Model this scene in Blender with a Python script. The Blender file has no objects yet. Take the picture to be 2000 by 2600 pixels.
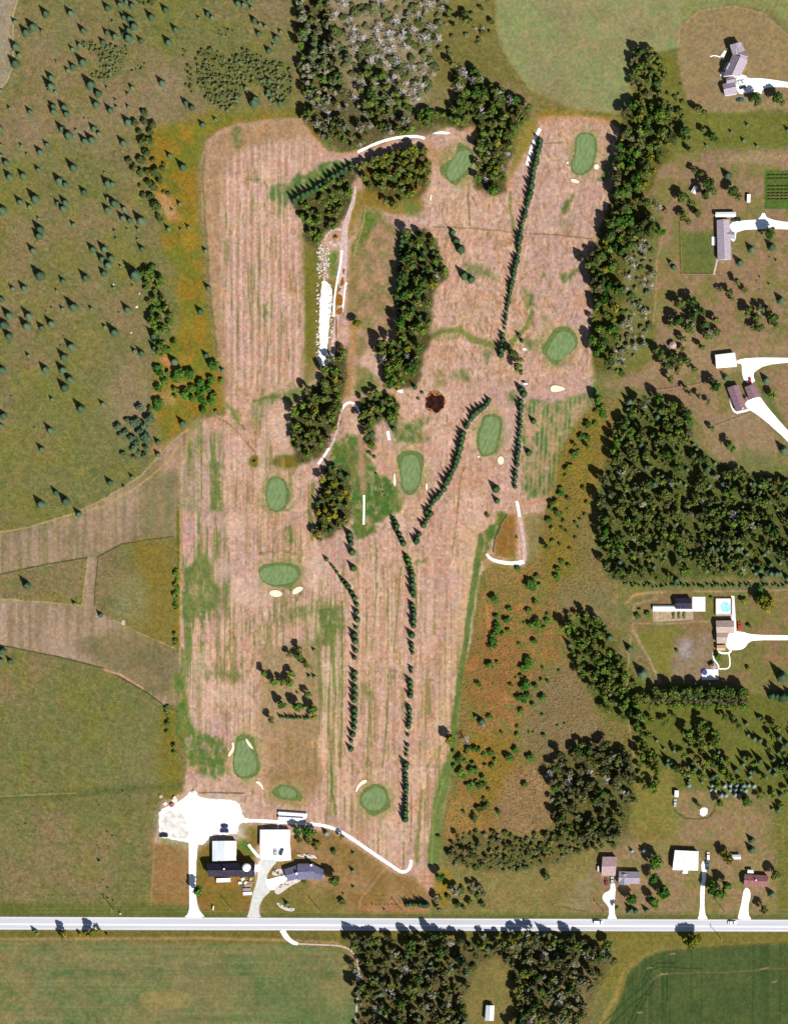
import bpy, math, random
import numpy as np
from mathutils import Vector
random.seed(7)
rng = np.random.RandomState(11)
SC = bpy.context.scene
COL = SC.collection
S = 0.22                      # metres per survey unit (one unit = 1/2000 of the mapped width)
CX, CY, CH = 150.0, -190.0, 1900.0   # aircraft position, metres

# ------------------------------------------------------------------ camera, sky, sun, exposure
cam_d = bpy.data.cameras.new('camera')
cam = bpy.data.objects.new('camera', cam_d); COL.objects.link(cam)
cam.location = (CX, CY, CH); cam.rotation_euler = (0, 0, 0)
cam_d.sensor_fit = 'HORIZONTAL'; cam_d.sensor_width = 36.0
cam_d.lens = 36.0 * CH / 440.0
cam_d.shift_x = (0 - CX) / 440.0
cam_d.shift_y = (0 - CY) / 440.0
cam_d.clip_start = 10; cam_d.clip_end = 20000
SC.camera = cam
SUN_DIR = Vector((0.60, -0.74, 0.0)).normalized()     # towards the sun on the ground
SUN_EL = math.radians(44)
W = bpy.data.worlds.new('World'); SC.world = W; W.use_nodes = True
nt = W.node_tree; bg = nt.nodes['Background']
sky = nt.nodes.new('ShaderNodeTexSky'); sky.sky_type = 'NISHITA'; sky.sun_disc = False
sky.sun_elevation = SUN_EL
sky.sun_rotation = math.atan2(SUN_DIR.x, SUN_DIR.y)
nt.links.new(sky.outputs[0], bg.inputs[0]); bg.inputs[1].default_value = 0.05
sd = bpy.data.lights.new('sun', 'SUN'); sd.energy = 5.0; sd.angle = math.radians(0.5); sd.color = (1.0, 0.965, 0.90)
sun = bpy.data.objects.new('sun', sd); COL.objects.link(sun)
v = Vector((SUN_DIR.x * math.cos(SUN_EL), SUN_DIR.y * math.cos(SUN_EL), math.sin(SUN_EL)))
sun.rotation_euler = v.to_track_quat('Z', 'Y').to_euler(); sun.location = v * 900
SC.view_settings.view_transform = 'Standard'; SC.view_settings.look = 'None'
SC.view_settings.exposure = 0.55; SC.view_settings.gamma = 1.0
SC.view_settings.use_curve_mapping = False
SC.render.engine = 'CYCLES'
SC.cycles.max_bounces = 4; SC.cycles.diffuse_bounces = 2
KK = 1.75                    # brightness a white matt surface reaches in this light

# ------------------------------------------------------------------ coordinates
def Z(k, pts):
    ox, oy = ((k - 1) % 4) * 500.0, ((k - 1) // 4) * 650.0
    return [(ox + p[0] / 3.36, oy + p[1] / 3.36) for p in pts]
def F(pts): return [(p[0] * 2000 / 1680.0, p[1] * 2000 / 1680.0) for p in pts]
def Zo(ox, oy, s, pts): return [(ox + p[0] / s, oy + p[1] / s) for p in pts]
def w2(p, h=0.0):            # survey unit -> metres; a point seen at height h is brought back under the lens line
    x, y = (p[0] - 1000) * S, (1300 - p[1]) * S
    t = h / CH
    return (x + (CX - x) * t, y + (CY - y) * t)

# ------------------------------------------------------------------ helpers
def lin(c):
    return tuple((x / 255 / 12.92) if x / 255 < 0.04045 else ((x / 255 + 0.055) / 1.055) ** 2.4 for x in c)
def alb(c, k=None):          # colour as seen in full sun -> base colour
    k = k or KK
    return tuple(min(0.9, x / k) for x in lin(c))
def tag(o, label=None, cat=None, group=None, kind=None):
    if label: o['label'] = label
    if cat: o['category'] = cat
    if group: o['group'] = group
    if kind: o['kind'] = kind
    return o
def obj(name, me, parent=None, mat=None, loc=None):
    o = bpy.data.objects.new(name, me); COL.objects.link(o)
    if mat is not None and me is not None and not me.materials: me.materials.append(mat)
    if parent is not None: o.parent = parent
    if loc is not None: o.location = loc
    return o
def empty(name, loc, rz=0.0, **kw):
    o = bpy.data.objects.new(name, None); COL.objects.link(o)
    o.location = loc; o.rotation_euler = (0, 0, rz); o.empty_display_size = 0.5
    return tag(o, **kw)
def np_mesh(name, V, Q=None, T=None, tint=None):
    me = bpy.data.meshes.new(name)
    V = np.asarray(V, dtype=np.float32); me.vertices.add(len(V)); me.vertices.foreach_set('co', V.ravel())
    idx = []; st = []; n = 0
    if Q is not None and len(Q): Q = np.asarray(Q, np.int32); idx.append(Q.ravel()); st.append(np.arange(len(Q)) * 4); n = len(Q) * 4
    if T is not None and len(T): T = np.asarray(T, np.int32); idx.append(T.ravel()); st.append(n + np.arange(len(T)) * 3)
    idx = np.concatenate(idx).astype(np.int32); st = np.concatenate(st).astype(np.int32)
    me.loops.add(len(idx)); me.loops.foreach_set('vertex_index', idx)
    me.polygons.add(len(st)); me.polygons.foreach_set('loop_start', st)
    me.update(calc_edges=True)
    if tint is not None:
        a = me.attributes.new('tint', 'FLOAT', 'POINT'); a.data.foreach_set('value', np.asarray(tint, np.float32))
    me.validate()
    return me
class MB:
    def __init__(s): s.v = []; s.f = []
    def add(s, vs, fs):
        b = len(s.v); s.v += [tuple(v) for v in vs]; s.f += [tuple(i + b for i in f) for f in fs]; return s
    def box(s, x0, y0, z0, x1, y1, z1):
        v = [(x, y, z) for z in (z0, z1) for y in (y0, y1) for x in (x0, x1)]
        return s.add(v, [(0, 2, 3, 1), (4, 5, 7, 6), (0, 1, 5, 4), (2, 6, 7, 3), (0, 4, 6, 2), (1, 3, 7, 5)])
    def prism(s, poly, z0, z1):
        n = len(poly); a = sum(poly[i][0] * poly[(i + 1) % n][1] - poly[(i + 1) % n][0] * poly[i][1] for i in range(n))
        if a < 0: poly = poly[::-1]
        v = [(p[0], p[1], z0) for p in poly] + [(p[0], p[1], z1) for p in poly]
        return s.add(v, [tuple(range(n))[::-1], tuple(range(n, 2 * n))] + [(i, (i + 1) % n, n + (i + 1) % n, n + i) for i in range(n)])
    def tube(s, a, b, r0, r1=None, n=6, cap=True):
        r1 = r0 if r1 is None else r1
        a = Vector(a); b = Vector(b); d = (b - a).normalized()
        u = d.cross(Vector((0, 0, 1))); u = Vector((1, 0, 0)) if u.length < 1e-3 else u.normalized(); w = d.cross(u)
        v = [a + (u * math.cos(t) + w * math.sin(t)) * r0 for t in [6.2832 * i / n for i in range(n)]]
        v += [b + (u * math.cos(t) + w * math.sin(t)) * r1 for t in [6.2832 * i / n for i in range(n)]]
        f = [(i, n + i, n + (i + 1) % n, (i + 1) % n) for i in range(n)]
        if cap: f += [tuple(range(n)), tuple(range(n, 2 * n))[::-1]]
        return s.add(v, f)
    def mesh(s, name):
        me = bpy.data.meshes.new(name); me.from_pydata(s.v, [], s.f); me.update(); return me
    def part(s, name, parent, mat, loc=None): return obj(name, s.mesh(name), parent, mat, loc)

# ------------------------------------------------------------------ materials
def newmat(name):
    m = bpy.data.materials.new(name); m.use_nodes = True
    return m, m.node_tree, m.node_tree.nodes['Principled BSDF']
def mat(name, c, c2=None, scale=1.0, rough=0.85, detail=4, bump=0.0, metal=0.0, ramp=(0.35, 0.65), spec=0.2, stretch=None):
    """procedural: two tones mixed by a noise in metres"""
    m, nt, b = newmat(name)
    b.inputs['Roughness'].default_value = rough; b.inputs['Metallic'].default_value = metal
    b.inputs['Specular IOR Level'].default_value = spec
    c2 = c2 or tuple(x * 0.82 for x in c)
    tc = nt.nodes.new('ShaderNodeTexCoord'); mp = nt.nodes.new('ShaderNodeMapping'); no = nt.nodes.new('ShaderNodeTexNoise')
    nt.links.new(tc.outputs['Object'], mp.inputs[0]); nt.links.new(mp.outputs[0], no.inputs['Vector'])
    if stretch: mp.inputs['Scale'].default_value = stretch
    no.inputs['Scale'].default_value = scale; no.inputs['Detail'].default_value = detail
    r = nt.nodes.new('ShaderNodeValToRGB'); r.color_ramp.elements[0].position = ramp[0]; r.color_ramp.elements[1].position = ramp[1]
    r.color_ramp.elements[0].color = (*c2, 1); r.color_ramp.elements[1].color = (*c, 1)
    nt.links.new(no.outputs[0], r.inputs[0]); nt.links.new(r.outputs[0], b.inputs['Base Color'])
    if bump:
        bu = nt.nodes.new('ShaderNodeBump'); bu.inputs['Strength'].default_value = bump; bu.inputs['Distance'].default_value = 0.3
        nt.links.new(no.outputs[0], bu.inputs['Height']); nt.links.new(bu.outputs[0], b.inputs['Normal'])
    return m
def foliage(name, cols, var=0.5):
    """leaf material: tone from the tree's own random value and from each leaf's tint"""
    m, nt, b = newmat(name)
    b.inputs['Roughness'].default_value = 0.75; b.inputs['Specular IOR Level'].default_value = 0.15
    oi = nt.nodes.new('ShaderNodeObjectInfo'); at = nt.nodes.new('ShaderNodeAttribute'); at.attribute_name = 'tint'
    ad = nt.nodes.new('ShaderNodeMath'); ad.operation = 'MULTIPLY_ADD'; ad.inputs[1].default_value = var
    nt.links.new(oi.outputs['Random'], ad.inputs[0]); nt.links.new(at.outputs['Fac'], ad.inputs[2])
    r = nt.nodes.new('ShaderNodeValToRGB')
    while len(r.color_ramp.elements) < len(cols): r.color_ramp.elements.new(0.5)
    for i, c in enumerate(cols):
        r.color_ramp.elements[i].position = i / (len(cols) - 1); r.color_ramp.elements[i].color = (*c, 1)
    nt.links.new(ad.outputs[0], r.inputs[0]); nt.links.new(r.outputs[0], b.inputs['Base Color'])
    return m
def plain(name, c, rough=0.5, metal=0.0, spec=0.5):
    return mat(name, c, tuple(x * 0.9 for x in c), 1.5, rough, 2, 0, metal, (0.3, 0.7), spec)
M = {}
M['gravel'] = mat('white_gravel', (0.84, 0.835, 0.82), (0.60, 0.585, 0.555), 0.9, 0.95, 8, 0.2, ramp=(0.28, 0.5))
M['lot_gravel'] = mat('lot_gravel', (0.84, 0.835, 0.82), (0.52, 0.50, 0.46), 0.16, 0.95, 12, 0.2, ramp=(0.30, 0.47))
M['gravel_dull'] = mat('worn_gravel', (0.62, 0.60, 0.57), (0.40, 0.37, 0.34), 0.35, 0.95, 9, 0.2, ramp=(0.3, 0.62))
M['asphalt_pale'] = mat('pale_asphalt', (0.50, 0.50, 0.475), (0.42, 0.42, 0.40), 0.5, 0.9, 6)
M['road'] = mat('bleached_asphalt', (0.455, 0.455, 0.50), (0.39, 0.39, 0.43), 0.25, 0.9, 8, 0.05, stretch=(0.06, 1.0, 1.0))
M['line'] = mat('road_paint', (0.82, 0.82, 0.80), (0.70, 0.70, 0.70), 0.7, 0.7, 4)
M['concrete'] = mat('white_concrete', (0.72, 0.71, 0.70), (0.58, 0.57, 0.56), 0.6, 0.9, 6)
M['path'] = mat('crushed_limestone', (0.82, 0.81, 0.78), (0.62, 0.60, 0.56), 1.2, 0.95, 8, 0.15, ramp=(0.3, 0.5))
M['clay_path'] = mat('clay_path', alb((236, 214, 212)), alb((206, 168, 158)), 0.8, 0.95, 8)
M['sand'] = mat('bunker_sand', (0.72, 0.63, 0.47), (0.60, 0.50, 0.36), 0.9, 0.95, 7, 0.25)
M['lip'] = mat('bunker_lip_turf', alb((176, 140, 96)), alb((132, 112, 66)), .8, .95, 6)
M['rust_water'] = mat('rust_stained_mud', alb((150, 88, 20)), alb((175, 120, 40)), 0.6, 0.25, 6, spec=0.5)
M['pond'] = mat('peat_water', alb((38, 20, 16)), alb((75, 36, 22)), 0.45, 0.12, 5, spec=0.5)
M['pond_bank'] = mat('pond_bank_clay', alb((204, 136, 84)), alb((92, 62, 30)), 0.9, 0.95, 9, 0.3, ramp=(.4, .6))
M['green'] = mat('putting_green_turf', alb((142, 162, 112)), alb((118, 144, 88)), 0.5, 0.9, 9, stretch=(1.3, 0.6, 1))
def mown_green():
    m = M['green']; nt = m.node_tree; b = nt.nodes['Principled BSDF']; w_ = nt.nodes.new('ShaderNodeTexWave'); w_.inputs['Scale'].default_value = .12; w_.inputs['Distortion'].default_value = 1.5; w_.inputs['Detail'].default_value = 3
    g = nt.nodes.new('ShaderNodeNewGeometry'); mp = nt.nodes.new('ShaderNodeMapping'); mp.inputs['Rotation'].default_value = (0, 0, .5); nt.links.new(g.outputs['Position'], mp.inputs[0]); nt.links.new(mp.outputs[0], w_.inputs[0])
    mr = nt.nodes.new('ShaderNodeMapRange'); mr.inputs[3].default_value = .95; mr.inputs[4].default_value = 1.05; nt.links.new(w_.outputs[1], mr.inputs[0])
    vm = nt.nodes.new('ShaderNodeVectorMath'); vm.operation = 'SCALE'; src = b.inputs['Base Color'].links[0].from_socket; nt.links.new(src, vm.inputs[0]); nt.links.new(mr.outputs[0], vm.inputs['Scale']); nt.links.new(vm.outputs[0], b.inputs['Base Color'])
mown_green()
M['fringe'] = mat('green_collar_turf', alb((124, 138, 78)), alb((94, 118, 56)), 0.6, 0.9, 10)
M['bark'] = mat('tree_bark', (0.13, 0.11, 0.09), (0.07, 0.06, 0.05), 3, 0.95)
M['deadwood'] = mat('dead_wood', (0.52, 0.48, 0.475), (0.34, 0.31, 0.30), 2, 0.9)
def G(*c): return [alb(x) for x in c]
M['leaf'] = foliage('broadleaf_foliage', G((48, 72, 30), (74, 104, 44), (102, 124, 52), (134, 142, 70)))
M['leaf_dull'] = foliage('dull_broadleaf_foliage', G((58, 66, 38), (84, 90, 52), (108, 110, 64), (136, 132, 92)))
M['leaf_yellow'] = foliage('yellow_green_foliage', G((88, 100, 28), (116, 128, 34), (146, 146, 42), (168, 164, 54)))
M['leaf_bright'] = foliage('bright_green_foliage', G((44, 84, 26), (64, 112, 36), (92, 134, 44), (122, 152, 54)))
M['leaf_grey'] = foliage('grey_green_foliage', G((74, 88, 54), (104, 118, 78), (138, 144, 106), (176, 172, 146)))
M['spruce'] = foliage('spruce_needles', G((62, 86, 60), (82, 108, 78), (104, 126, 94), (112, 132, 88)))
M['cedar'] = foliage('cedar_needles', G((46, 74, 44), (58, 90, 52), (72, 104, 60), (84, 114, 62)))
M['spruce_blue'] = foliage('blue_spruce_needles', G((120, 140, 130), (142, 160, 152), (160, 176, 170), (170, 184, 180)))
M['shrub'] = foliage('shrub_foliage', G((62, 78, 34), (80, 96, 44), (98, 108, 52), (112, 118, 60)))
M['shrub_grey'] = foliage('dull_shrub_foliage', G((80, 90, 54), (100, 110, 66), (120, 126, 80), (146, 146, 102)))
M['weed'] = foliage('dry_weeds', G((98, 104, 48), (130, 116, 62), (158, 122, 74), (96, 108, 48)))
M['white_metal'] = mat('white_sheet_metal', (0.84, 0.84, 0.83), (0.78, 0.78, 0.78), 0.4, 0.5, 3)
M['pale_metal'] = mat('pale_grey_sheet_metal', (0.60, 0.63, 0.67), (0.50, 0.53, 0.58), 0.5, 0.5, 3, stretch=(3, .2, 1))
M['roof_lilac'] = mat('pale_shingles', alb((200, 186, 200)), alb((180, 166, 180)), 0.9, 0.9, 8)
M['roof_grey'] = mat('grey_shingles', alb((190, 180, 194)), alb((164, 156, 170)), 0.9, 0.9, 8)
M['roof_slate'] = mat('slate_grey_shingles', alb((138, 138, 168)), alb((114, 114, 144)), 0.9, 0.9, 8)
M['roof_dark'] = mat('dark_shingles', alb((72, 66, 86)), alb((52, 48, 66)), 0.7, 0.85, 8)
M['roof_brown'] = mat('brown_shingles', alb((168, 134, 144)), alb((144, 112, 124)), 0.9, 0.9, 8)
M['roof_red'] = mat('red_brown_shingles', alb((176, 122, 124)), alb((146, 98, 100)), 0.9, 0.9, 8)
M['roof_beige'] = mat('beige_shingles', alb((216, 196, 182)), alb((192, 168, 158)), 0.9, 0.9, 8)
M['roof_pink'] = mat('faded_red_metal', alb((206, 176, 176)), alb((190, 156, 158)), 0.5, 0.6, 4)
M['roof_peach'] = mat('peach_metal', alb((238, 200, 160)), alb((220, 180, 140)), 0.5, 0.6, 4)
M['siding'] = mat('white_siding', (0.80, 0.79, 0.77), (0.70, 0.69, 0.67), 0.6, 0.7, 3)
M['trim'] = plain('white_trim', (0.8, 0.8, 0.79))
M['glass'] = plain('dark_window_glass', (0.03, 0.04, 0.05), 0.08)
M['door'] = mat('painted_door', (0.35, 0.22, 0.16), None, 2, 0.5)
M['brick'] = mat('chimney_masonry', (0.55, 0.50, 0.46), (0.4, 0.33, 0.3), 3)
M['wood'] = mat('weathered_wood', (0.36, 0.28, 0.20), (0.24, 0.18, 0.13), 2, 0.9)
M['deck'] = mat('pale_deck_boards', (0.74, 0.70, 0.68), (0.62, 0.57, 0.55), 1.0, 0.8)
M['rail'] = mat('brown_deck_rail', (0.28, 0.17, 0.14), None, 1.5, 0.8)
M['tyre'] = plain('tyre_rubber', (0.02, 0.02, 0.02), 0.9)
M['rock'] = mat('limestone_rock', (0.54, 0.49, 0.44), (0.42, 0.37, 0.34), 1.5, 0.95, 6, 0.3)
M['pool'] = mat('pool_water', (0.12, 0.55, 0.78), (0.45, 0.78, 0.88), 0.8, 0.08, 3, spec=0.5)
M['solar'] = mat('blue_pool_cover', (0.05, 0.07, 0.28), None, 1, 0.4)
M['lamp'] = plain('headlight_glass', (0.8, 0.8, 0.8), 0.1)
for n, c in (('white', (.82, .82, .82)), ('blue', (.03, .035, .10)), ('black', (.015, .017, .022)), ('red', (.55, .03, .03)), ('silver', (.45, .47, .5)), ('maroon', (.22, .05, .04)), ('pink', (.55, .30, .28)), ('teal', (.04, .12, .18))):
    M['paint_' + n] = plain(n + '_car_paint', c, 0.3, 0.1)

# ------------------------------------------------------------------ ground cover survey (colour of grass, straw, clay... no light in it)
X0, Y0, DP = -200.0, -200.0, 2.0
MW, MH = 1200, 1500
gx = X0 + (np.arange(MW) + 0.5) * DP; gy = Y0 + (np.arange(MH) + 0.5) * DP
GX, GY = np.meshgrid(gx, gy)
def noise(sx, sy=None, seed=0, rot=0.0, oct=1):
    sy = sy or sx; out = 0; amp = 1.0; tot = 0
    for o in range(oct):
        r = np.random.RandomState(seed * 17 + o)
        c, s = math.cos(rot), math.sin(rot)
        u = ((GX * c + GY * s) / sx) + 1000; v_ = ((-GX * s + GY * c) / sy) + 1000
        iu = np.floor(u).astype(int); iv = np.floor(v_).astype(int); fu = u - iu; fv = v_ - iv
        fu = fu * fu * (3 - 2 * fu); fv = fv * fv * (3 - 2 * fv)
        T = r.rand(512, 512); a = T[iv % 512, iu % 512]; b = T[iv % 512, (iu + 1) % 512]; cc = T[(iv + 1) % 512, iu % 512]; d = T[(iv + 1) % 512, (iu + 1) % 512]
        out = out + amp * ((a * (1 - fu) + b * fu) * (1 - fv) + (cc * (1 - fu) + d * fu) * fv); tot += amp
        amp *= 0.55; sx /= 2.1; sy /= 2.1
    return (out / tot).astype(np.float32)
def ss(a, lo, hi):
    t = np.clip((a - lo) / (hi - lo), 0, 1); return t * t * (3 - 2 * t)
N_big = noise(170, seed=1, oct=4); N_mid = noise(60, seed=2, oct=4); N_small = noise(16, seed=3, oct=3)
N_fine = noise(6, seed=4, oct=2); N_b2 = noise(240, seed=5, oct=5); N_str = noise(7, 160, seed=6, oct=2); N_str2 = noise(14, 260, seed=7, oct=2)
N_strh = noise(180, 8, seed=8, oct=2); N_m2 = noise(40, seed=9, oct=4); WX = (noise(30, seed=21, oct=3) - .5) * 2 + (noise(7, seed=23, oct=2) - .5) * 1.1; WY = (noise(30, seed=22, oct=3) - .5) * 2 + (noise(7, seed=24, oct=2) - .5) * 1.1
LW = ss(N_fine, .3, .7) * .5 + .5 * ss(N_small, .3, .7)
RGB = np.zeros((MH, MW, 3), np.float32); CLS = np.zeros((MH, MW), np.uint8)
def C(*c): return np.array(c, np.float32)
def mixc(a, b, n): return a * (1 - n[..., None]) + b * n[..., None]
def inside(poly, x, y):
    r = np.zeros(x.shape, bool); n = len(poly)
    for i in range(n):
        (xa, ya), (xb, yb) = poly[i], poly[(i + 1) % n]
        if ya == yb: continue
        c = ((ya > y) != (yb > y)) & (x < (xb - xa) * (y - ya) / (yb - ya) + xa)
        r ^= c
    return r
def blur(m, r):
    r = int(round(r))
    if r < 1: return m
    for _ in range(2):
        for ax in (0, 1):
            p = np.pad(m, [(r + 1, r) if a == ax else (0, 0) for a in (0, 1)], mode='edge')
            c = np.cumsum(p, axis=ax)
            m = (c[2 * r + 1:] - c[:-2 * r - 1]) / (2 * r + 1) if ax == 0 else (c[:, 2 * r + 1:] - c[:, :-2 * r - 1]) / (2 * r + 1)
    return m
def win(x0, y0, x1, y1):
    i0 = max(0, int((x0 - X0) / DP)); i1 = min(MW, int((x1 - X0) / DP) + 2)
    j0 = max(0, int((y0 - Y0) / DP)); j1 = min(MH, int((y1 - Y0) / DP) + 2)
    return slice(j0, j1), slice(i0, i1)
def paint(poly, c1, c2=None, n=None, feather=3, warp=5, op=1.0, cls=None, amt=None):
    xs = [p[0] for p in poly]; ys = [p[1] for p in poly]; g = feather * 2 + warp + 6
    w = win(min(xs) - g, min(ys) - g, max(xs) + g, max(ys) + g)
    if w[0].stop <= w[0].start or w[1].stop <= w[1].start: return
    ins = inside(poly, GX[w] + WX[w] * warp, GY[w] + WY[w] * warp)
    m = blur(ins.astype(np.float32), feather / DP) * op
    if amt is not None: m = m * amt[w]
    col = C(*c1) if c2 is None else mixc(C(*c1), C(*c2), (N_mid if n is None else n)[w])
    RGB[w] = RGB[w] * (1 - m[..., None]) + col * m[..., None]
    if cls is not None: CLS[w][m > 0.45] = cls
def stroke(pl, width, c1, feather=1.5, warp=1.5, op=1.0, amt=None, cls=None):
    xs = [p[0] for p in pl]; ys = [p[1] for p in pl]; g = width + feather * 2 + warp + 6
    w = win(min(xs) - g, min(ys) - g, max(xs) + g, max(ys) + g)
    if w[0].stop <= w[0].start or w[1].stop <= w[1].start: return
    x = GX[w] + WX[w] * warp; y = GY[w] + WY[w] * warp; d = np.full(x.shape, 1e9)
    for a, b in zip(pl[:-1], pl[1:]):
        dx, dy = b[0] - a[0], b[1] - a[1]; L = dx * dx + dy * dy + 1e-9
        t = np.clip(((x - a[0]) * dx + (y - a[1]) * dy) / L, 0, 1)
        d = np.minimum(d, np.hypot(x - a[0] - t * dx, y - a[1] - t * dy))
    m = np.clip((width / 2 + feather / 2 - d) / feather, 0, 1) * op
    if amt is not None: m = m * amt[w]
    RGB[w] = RGB[w] * (1 - m[..., None]) + C(*c1) * m[..., None]
    if cls is not None: CLS[w][m > 0.4] = cls
def blob(cx, cy, r, *a, **k):
    rx, ry = (r if isinstance(r, tuple) else (r, r))
    paint([(cx + rx * math.cos(t), cy + ry * math.sin(t)) for t in [i * .5236 for i in range(12)]], *a, **k)
# base meadow: olive grass, straw-brown and yellow-green drifts
RGB[:] = mixc(C(124, 122, 74), C(142, 124, 88), ss(N_b2, .44, .66))
RGB[:] = mixc(RGB, C(128, 126, 56), ss(N_mid, .52, .72) * .55)
RGB[:] = mixc(RGB, C(98, 108, 60), ss(N_m2, .52, .75) * .5)
RGB[:] = mixc(RGB, C(156, 136, 92), ss(noise(12, 7, seed=61, rot=.5, oct=3), .56, .75) * .5); RGB[:] = mixc(RGB, C(96, 102, 50), ss(noise(10, 6, seed=62, rot=.4, oct=3), .56, .75) * .5)
MEADOW, FAIR, FIELD, LAWN, SCRUB, WOOD, CROP, VERGE = 0, 1, 2, 3, 4, 5, 6, 7
OL = (118, 116, 66)
# meadow patches upper left
for (x, y, rx, ry) in ((75, 330, 45, 50), (115, 120, 25, 90), (210, 330, 60, 40), (300, 290, 60, 50), (185, 50, 20, 30), (420, 220, 60, 40), (690, 30, 30, 35), (400, 290, 50, 40), (330, 1010, 60, 90)):
    blob(x, y, (rx, ry), (158, 134, 112), feather=22, warp=22, op=.55)
for (x, y, rx, ry) in ((30, 500, 80, 60), (210, 880, 30, 60), (40, 1130, 60, 60), (150, 1000, 40, 60), (280, 640, 40, 30)):
    blob(x, y, (rx, ry), (128, 128, 56), feather=26, warp=26, op=.5)
paint([(-200, -200)] + Z(1, [(170, -60), (150, 0), (100, 120), (95, 400), (90, 560), (60, 680), (0, 760)]) + [(-200, 240)], (176, 154, 134), (150, 140, 112), N_mid, 2, 3, cls=FIELD)
stroke(Z(1, [(150, 0), (110, 130), (110, 560), (60, 690), (0, 750)]), 3, (200, 182, 140))
stroke(Z(1, [(100, 300), (200, 350), (240, 440), (200, 560), (100, 660), (95, 800)]), 2.5, (160, 140, 84), op=.6)
paint(Z(1, [(690, 345), (760, 335), (850, 390), (1090, 390), (1120, 460), (1030, 560), (1050, 620), (950, 680), (860, 700), (790, 650), (870, 560), (850, 470), (740, 430)]), (104, 108, 60), (122, 124, 72), N_small, 5, 8)
paint(Z(2, [(0, 470), (60, 400), (130, 400), (220, 470), (300, 480), (400, 420), (520, 470), (760, 540), (820, 600), (830, 760), (760, 900), (640, 880), (560, 740), (420, 700), (380, 850), (280, 960), (140, 900), (60, 830), (10, 700)]), (104, 108, 58), (120, 122, 68), N_small, 5, 8)
# golden / orange old-field band west of the course
paint(F([(318, 275), (430, 258), (560, 243), (650, 250), (700, 300), (440, 280), (425, 340), (420, 420), (430, 520), (440, 640), (460, 760), (480, 800), (485, 880), (440, 880), (400, 905), (370, 960), (345, 940), (330, 870), (325, 780), (380, 700), (375, 560), (340, 540), (350, 450), (312, 380)]), (150, 122, 44), (122, 122, 46), ss(noise(34, seed=86, oct=4), .38, .62), 9, 10, cls=MEADOW)
paint(F([(560, 243), (650, 250), (650, 225), (470, 238), (380, 250), (440, 262)]), (128, 122, 44), None, None, 9, 8, .7)
paint(Z(1, [(1300, 1640), (1400, 1640), (1500, 1700), (1530, 1880), (1440, 1890), (1390, 1780)]), (198, 156, 112), (170, 128, 70), N_small, 4, 6)
paint(Z(5, [(1360, 780), (1420, 860), (1530, 950), (1480, 1000), (1400, 930), (1360, 870)]), (190, 134, 90), None, None, 4, 4)
for (x, y, r) in ((400, 1000, 14), (455, 985, 16), (392, 1140, 16), (410, 960, 12), (425, 1010, 22)):
    blob(x, y, r, (186, 140, 90), feather=6, warp=8, op=.8)
# west crop strips
wb1 = F([(-170, 1150), (0, 1135), (60, 1125), (160, 1095), (230, 1060), (300, 1015), (350, 965), (385, 925), (420, 893), (455, 890), (390, 1000), (378, 1030), (377, 1145), (260, 1160), (200, 1183), (180, 1190), (0, 1225), (-170, 1260)])
paint(wb1, (170, 144, 120), (142, 126, 94), ss(N_str + N_mid * .6, .5, 1.1), 1.5, 1.5, cls=FIELD)
paint(F([(300, 1015), (385, 925), (430, 893), (380, 1000), (377, 1145), (300, 1150)]), (112, 118, 76), (156, 128, 98), N_str, 8, 4, .8)
paint(F([(330, 960), (385, 925), (395, 960), (385, 1000), (345, 1010)]), (190, 150, 130), None, None, 6, 4, .7)
wb2 = F([(-170, 1265), (0, 1278), (175, 1293), (182, 1240), (188, 1190), (210, 1188), (205, 1250), (205, 1300), (250, 1330), (330, 1370), (382, 1392), (382, 1500), (350, 1505), (310, 1475), (220, 1425), (120, 1400), (0, 1376), (-170, 1340)])
paint(wb2, (178, 152, 130), (150, 130, 102), ss(N_str + N_mid * .6, .5, 1.1), 1.5, 1.5, cls=FIELD)
paint(F([(150, 1370), (260, 1340), (382, 1395), (382, 1500), (310, 1475), (220, 1425)]), (108, 108, 70), (146, 124, 90), N_m2, 12, 5, .85)
stroke(F([(-170, 1340), (0, 1376), (120, 1400), (220, 1425), (310, 1475), (350, 1505), (380, 1520)]), 2.6, (66, 66, 40), 1.5, 1)
stroke(F([(-170, 1260), (0, 1225), (100, 1203), (186, 1189)]), 2.6, (66, 70, 40), 1.5, 1)
stroke(F([(207, 1188), (260, 1160), (310, 1152), (370, 1144)]), 2.6, (66, 70, 40), 1.5, 1); stroke(F([(209, 1190), (203, 1250), (202, 1290)]), 2.4, (76, 80, 46), 1.5, 1)
for l in ([(0, 1135), (60, 1125), (160, 1095), (230, 1060), (300, 1015), (360, 950), (400, 915)], [(0, 1278), (90, 1284), (175, 1293), (188, 1190)], [(240, 1322), (300, 1352), (375, 1385)]):
    stroke(F(l), 3.5, (186, 164, 112), 1.5, 1.5)
stroke(F([(222, 1428), (260, 1442), (305, 1468)]), 5, (196, 158, 128), 2, 2)
paint(F([(275, 1160), (370, 1148), (376, 1380), (330, 1368), (255, 1325), (300, 1250)]), (146, 122, 50), (128, 116, 62), N_m2, 14, 12, .9)
paint(F([(240, 1240), (310, 1240), (320, 1340), (250, 1320)]), (150, 146, 112), (132, 126, 78), N_small, 12, 10, .7)
paint(F([(345, 1510), (384, 1520), (385, 1700), (350, 1720), (330, 1640)]), (138, 124, 44), (114, 110, 44), N_m2, 10, 8, .9)
paint(F([(260, 1550), (340, 1560), (350, 1680), (240, 1690)]), (136, 136, 92), (122, 118, 68), N_m2, 18, 14, .6)
stroke(F([(-100, 1702), (0, 1702), (150, 1695), (380, 1676)]), 16, (98, 106, 58), 12, 5, .7); stroke(F([(0, 1699), (160, 1692)]), 3, (176, 158, 96), 2, 2, .8)
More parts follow.
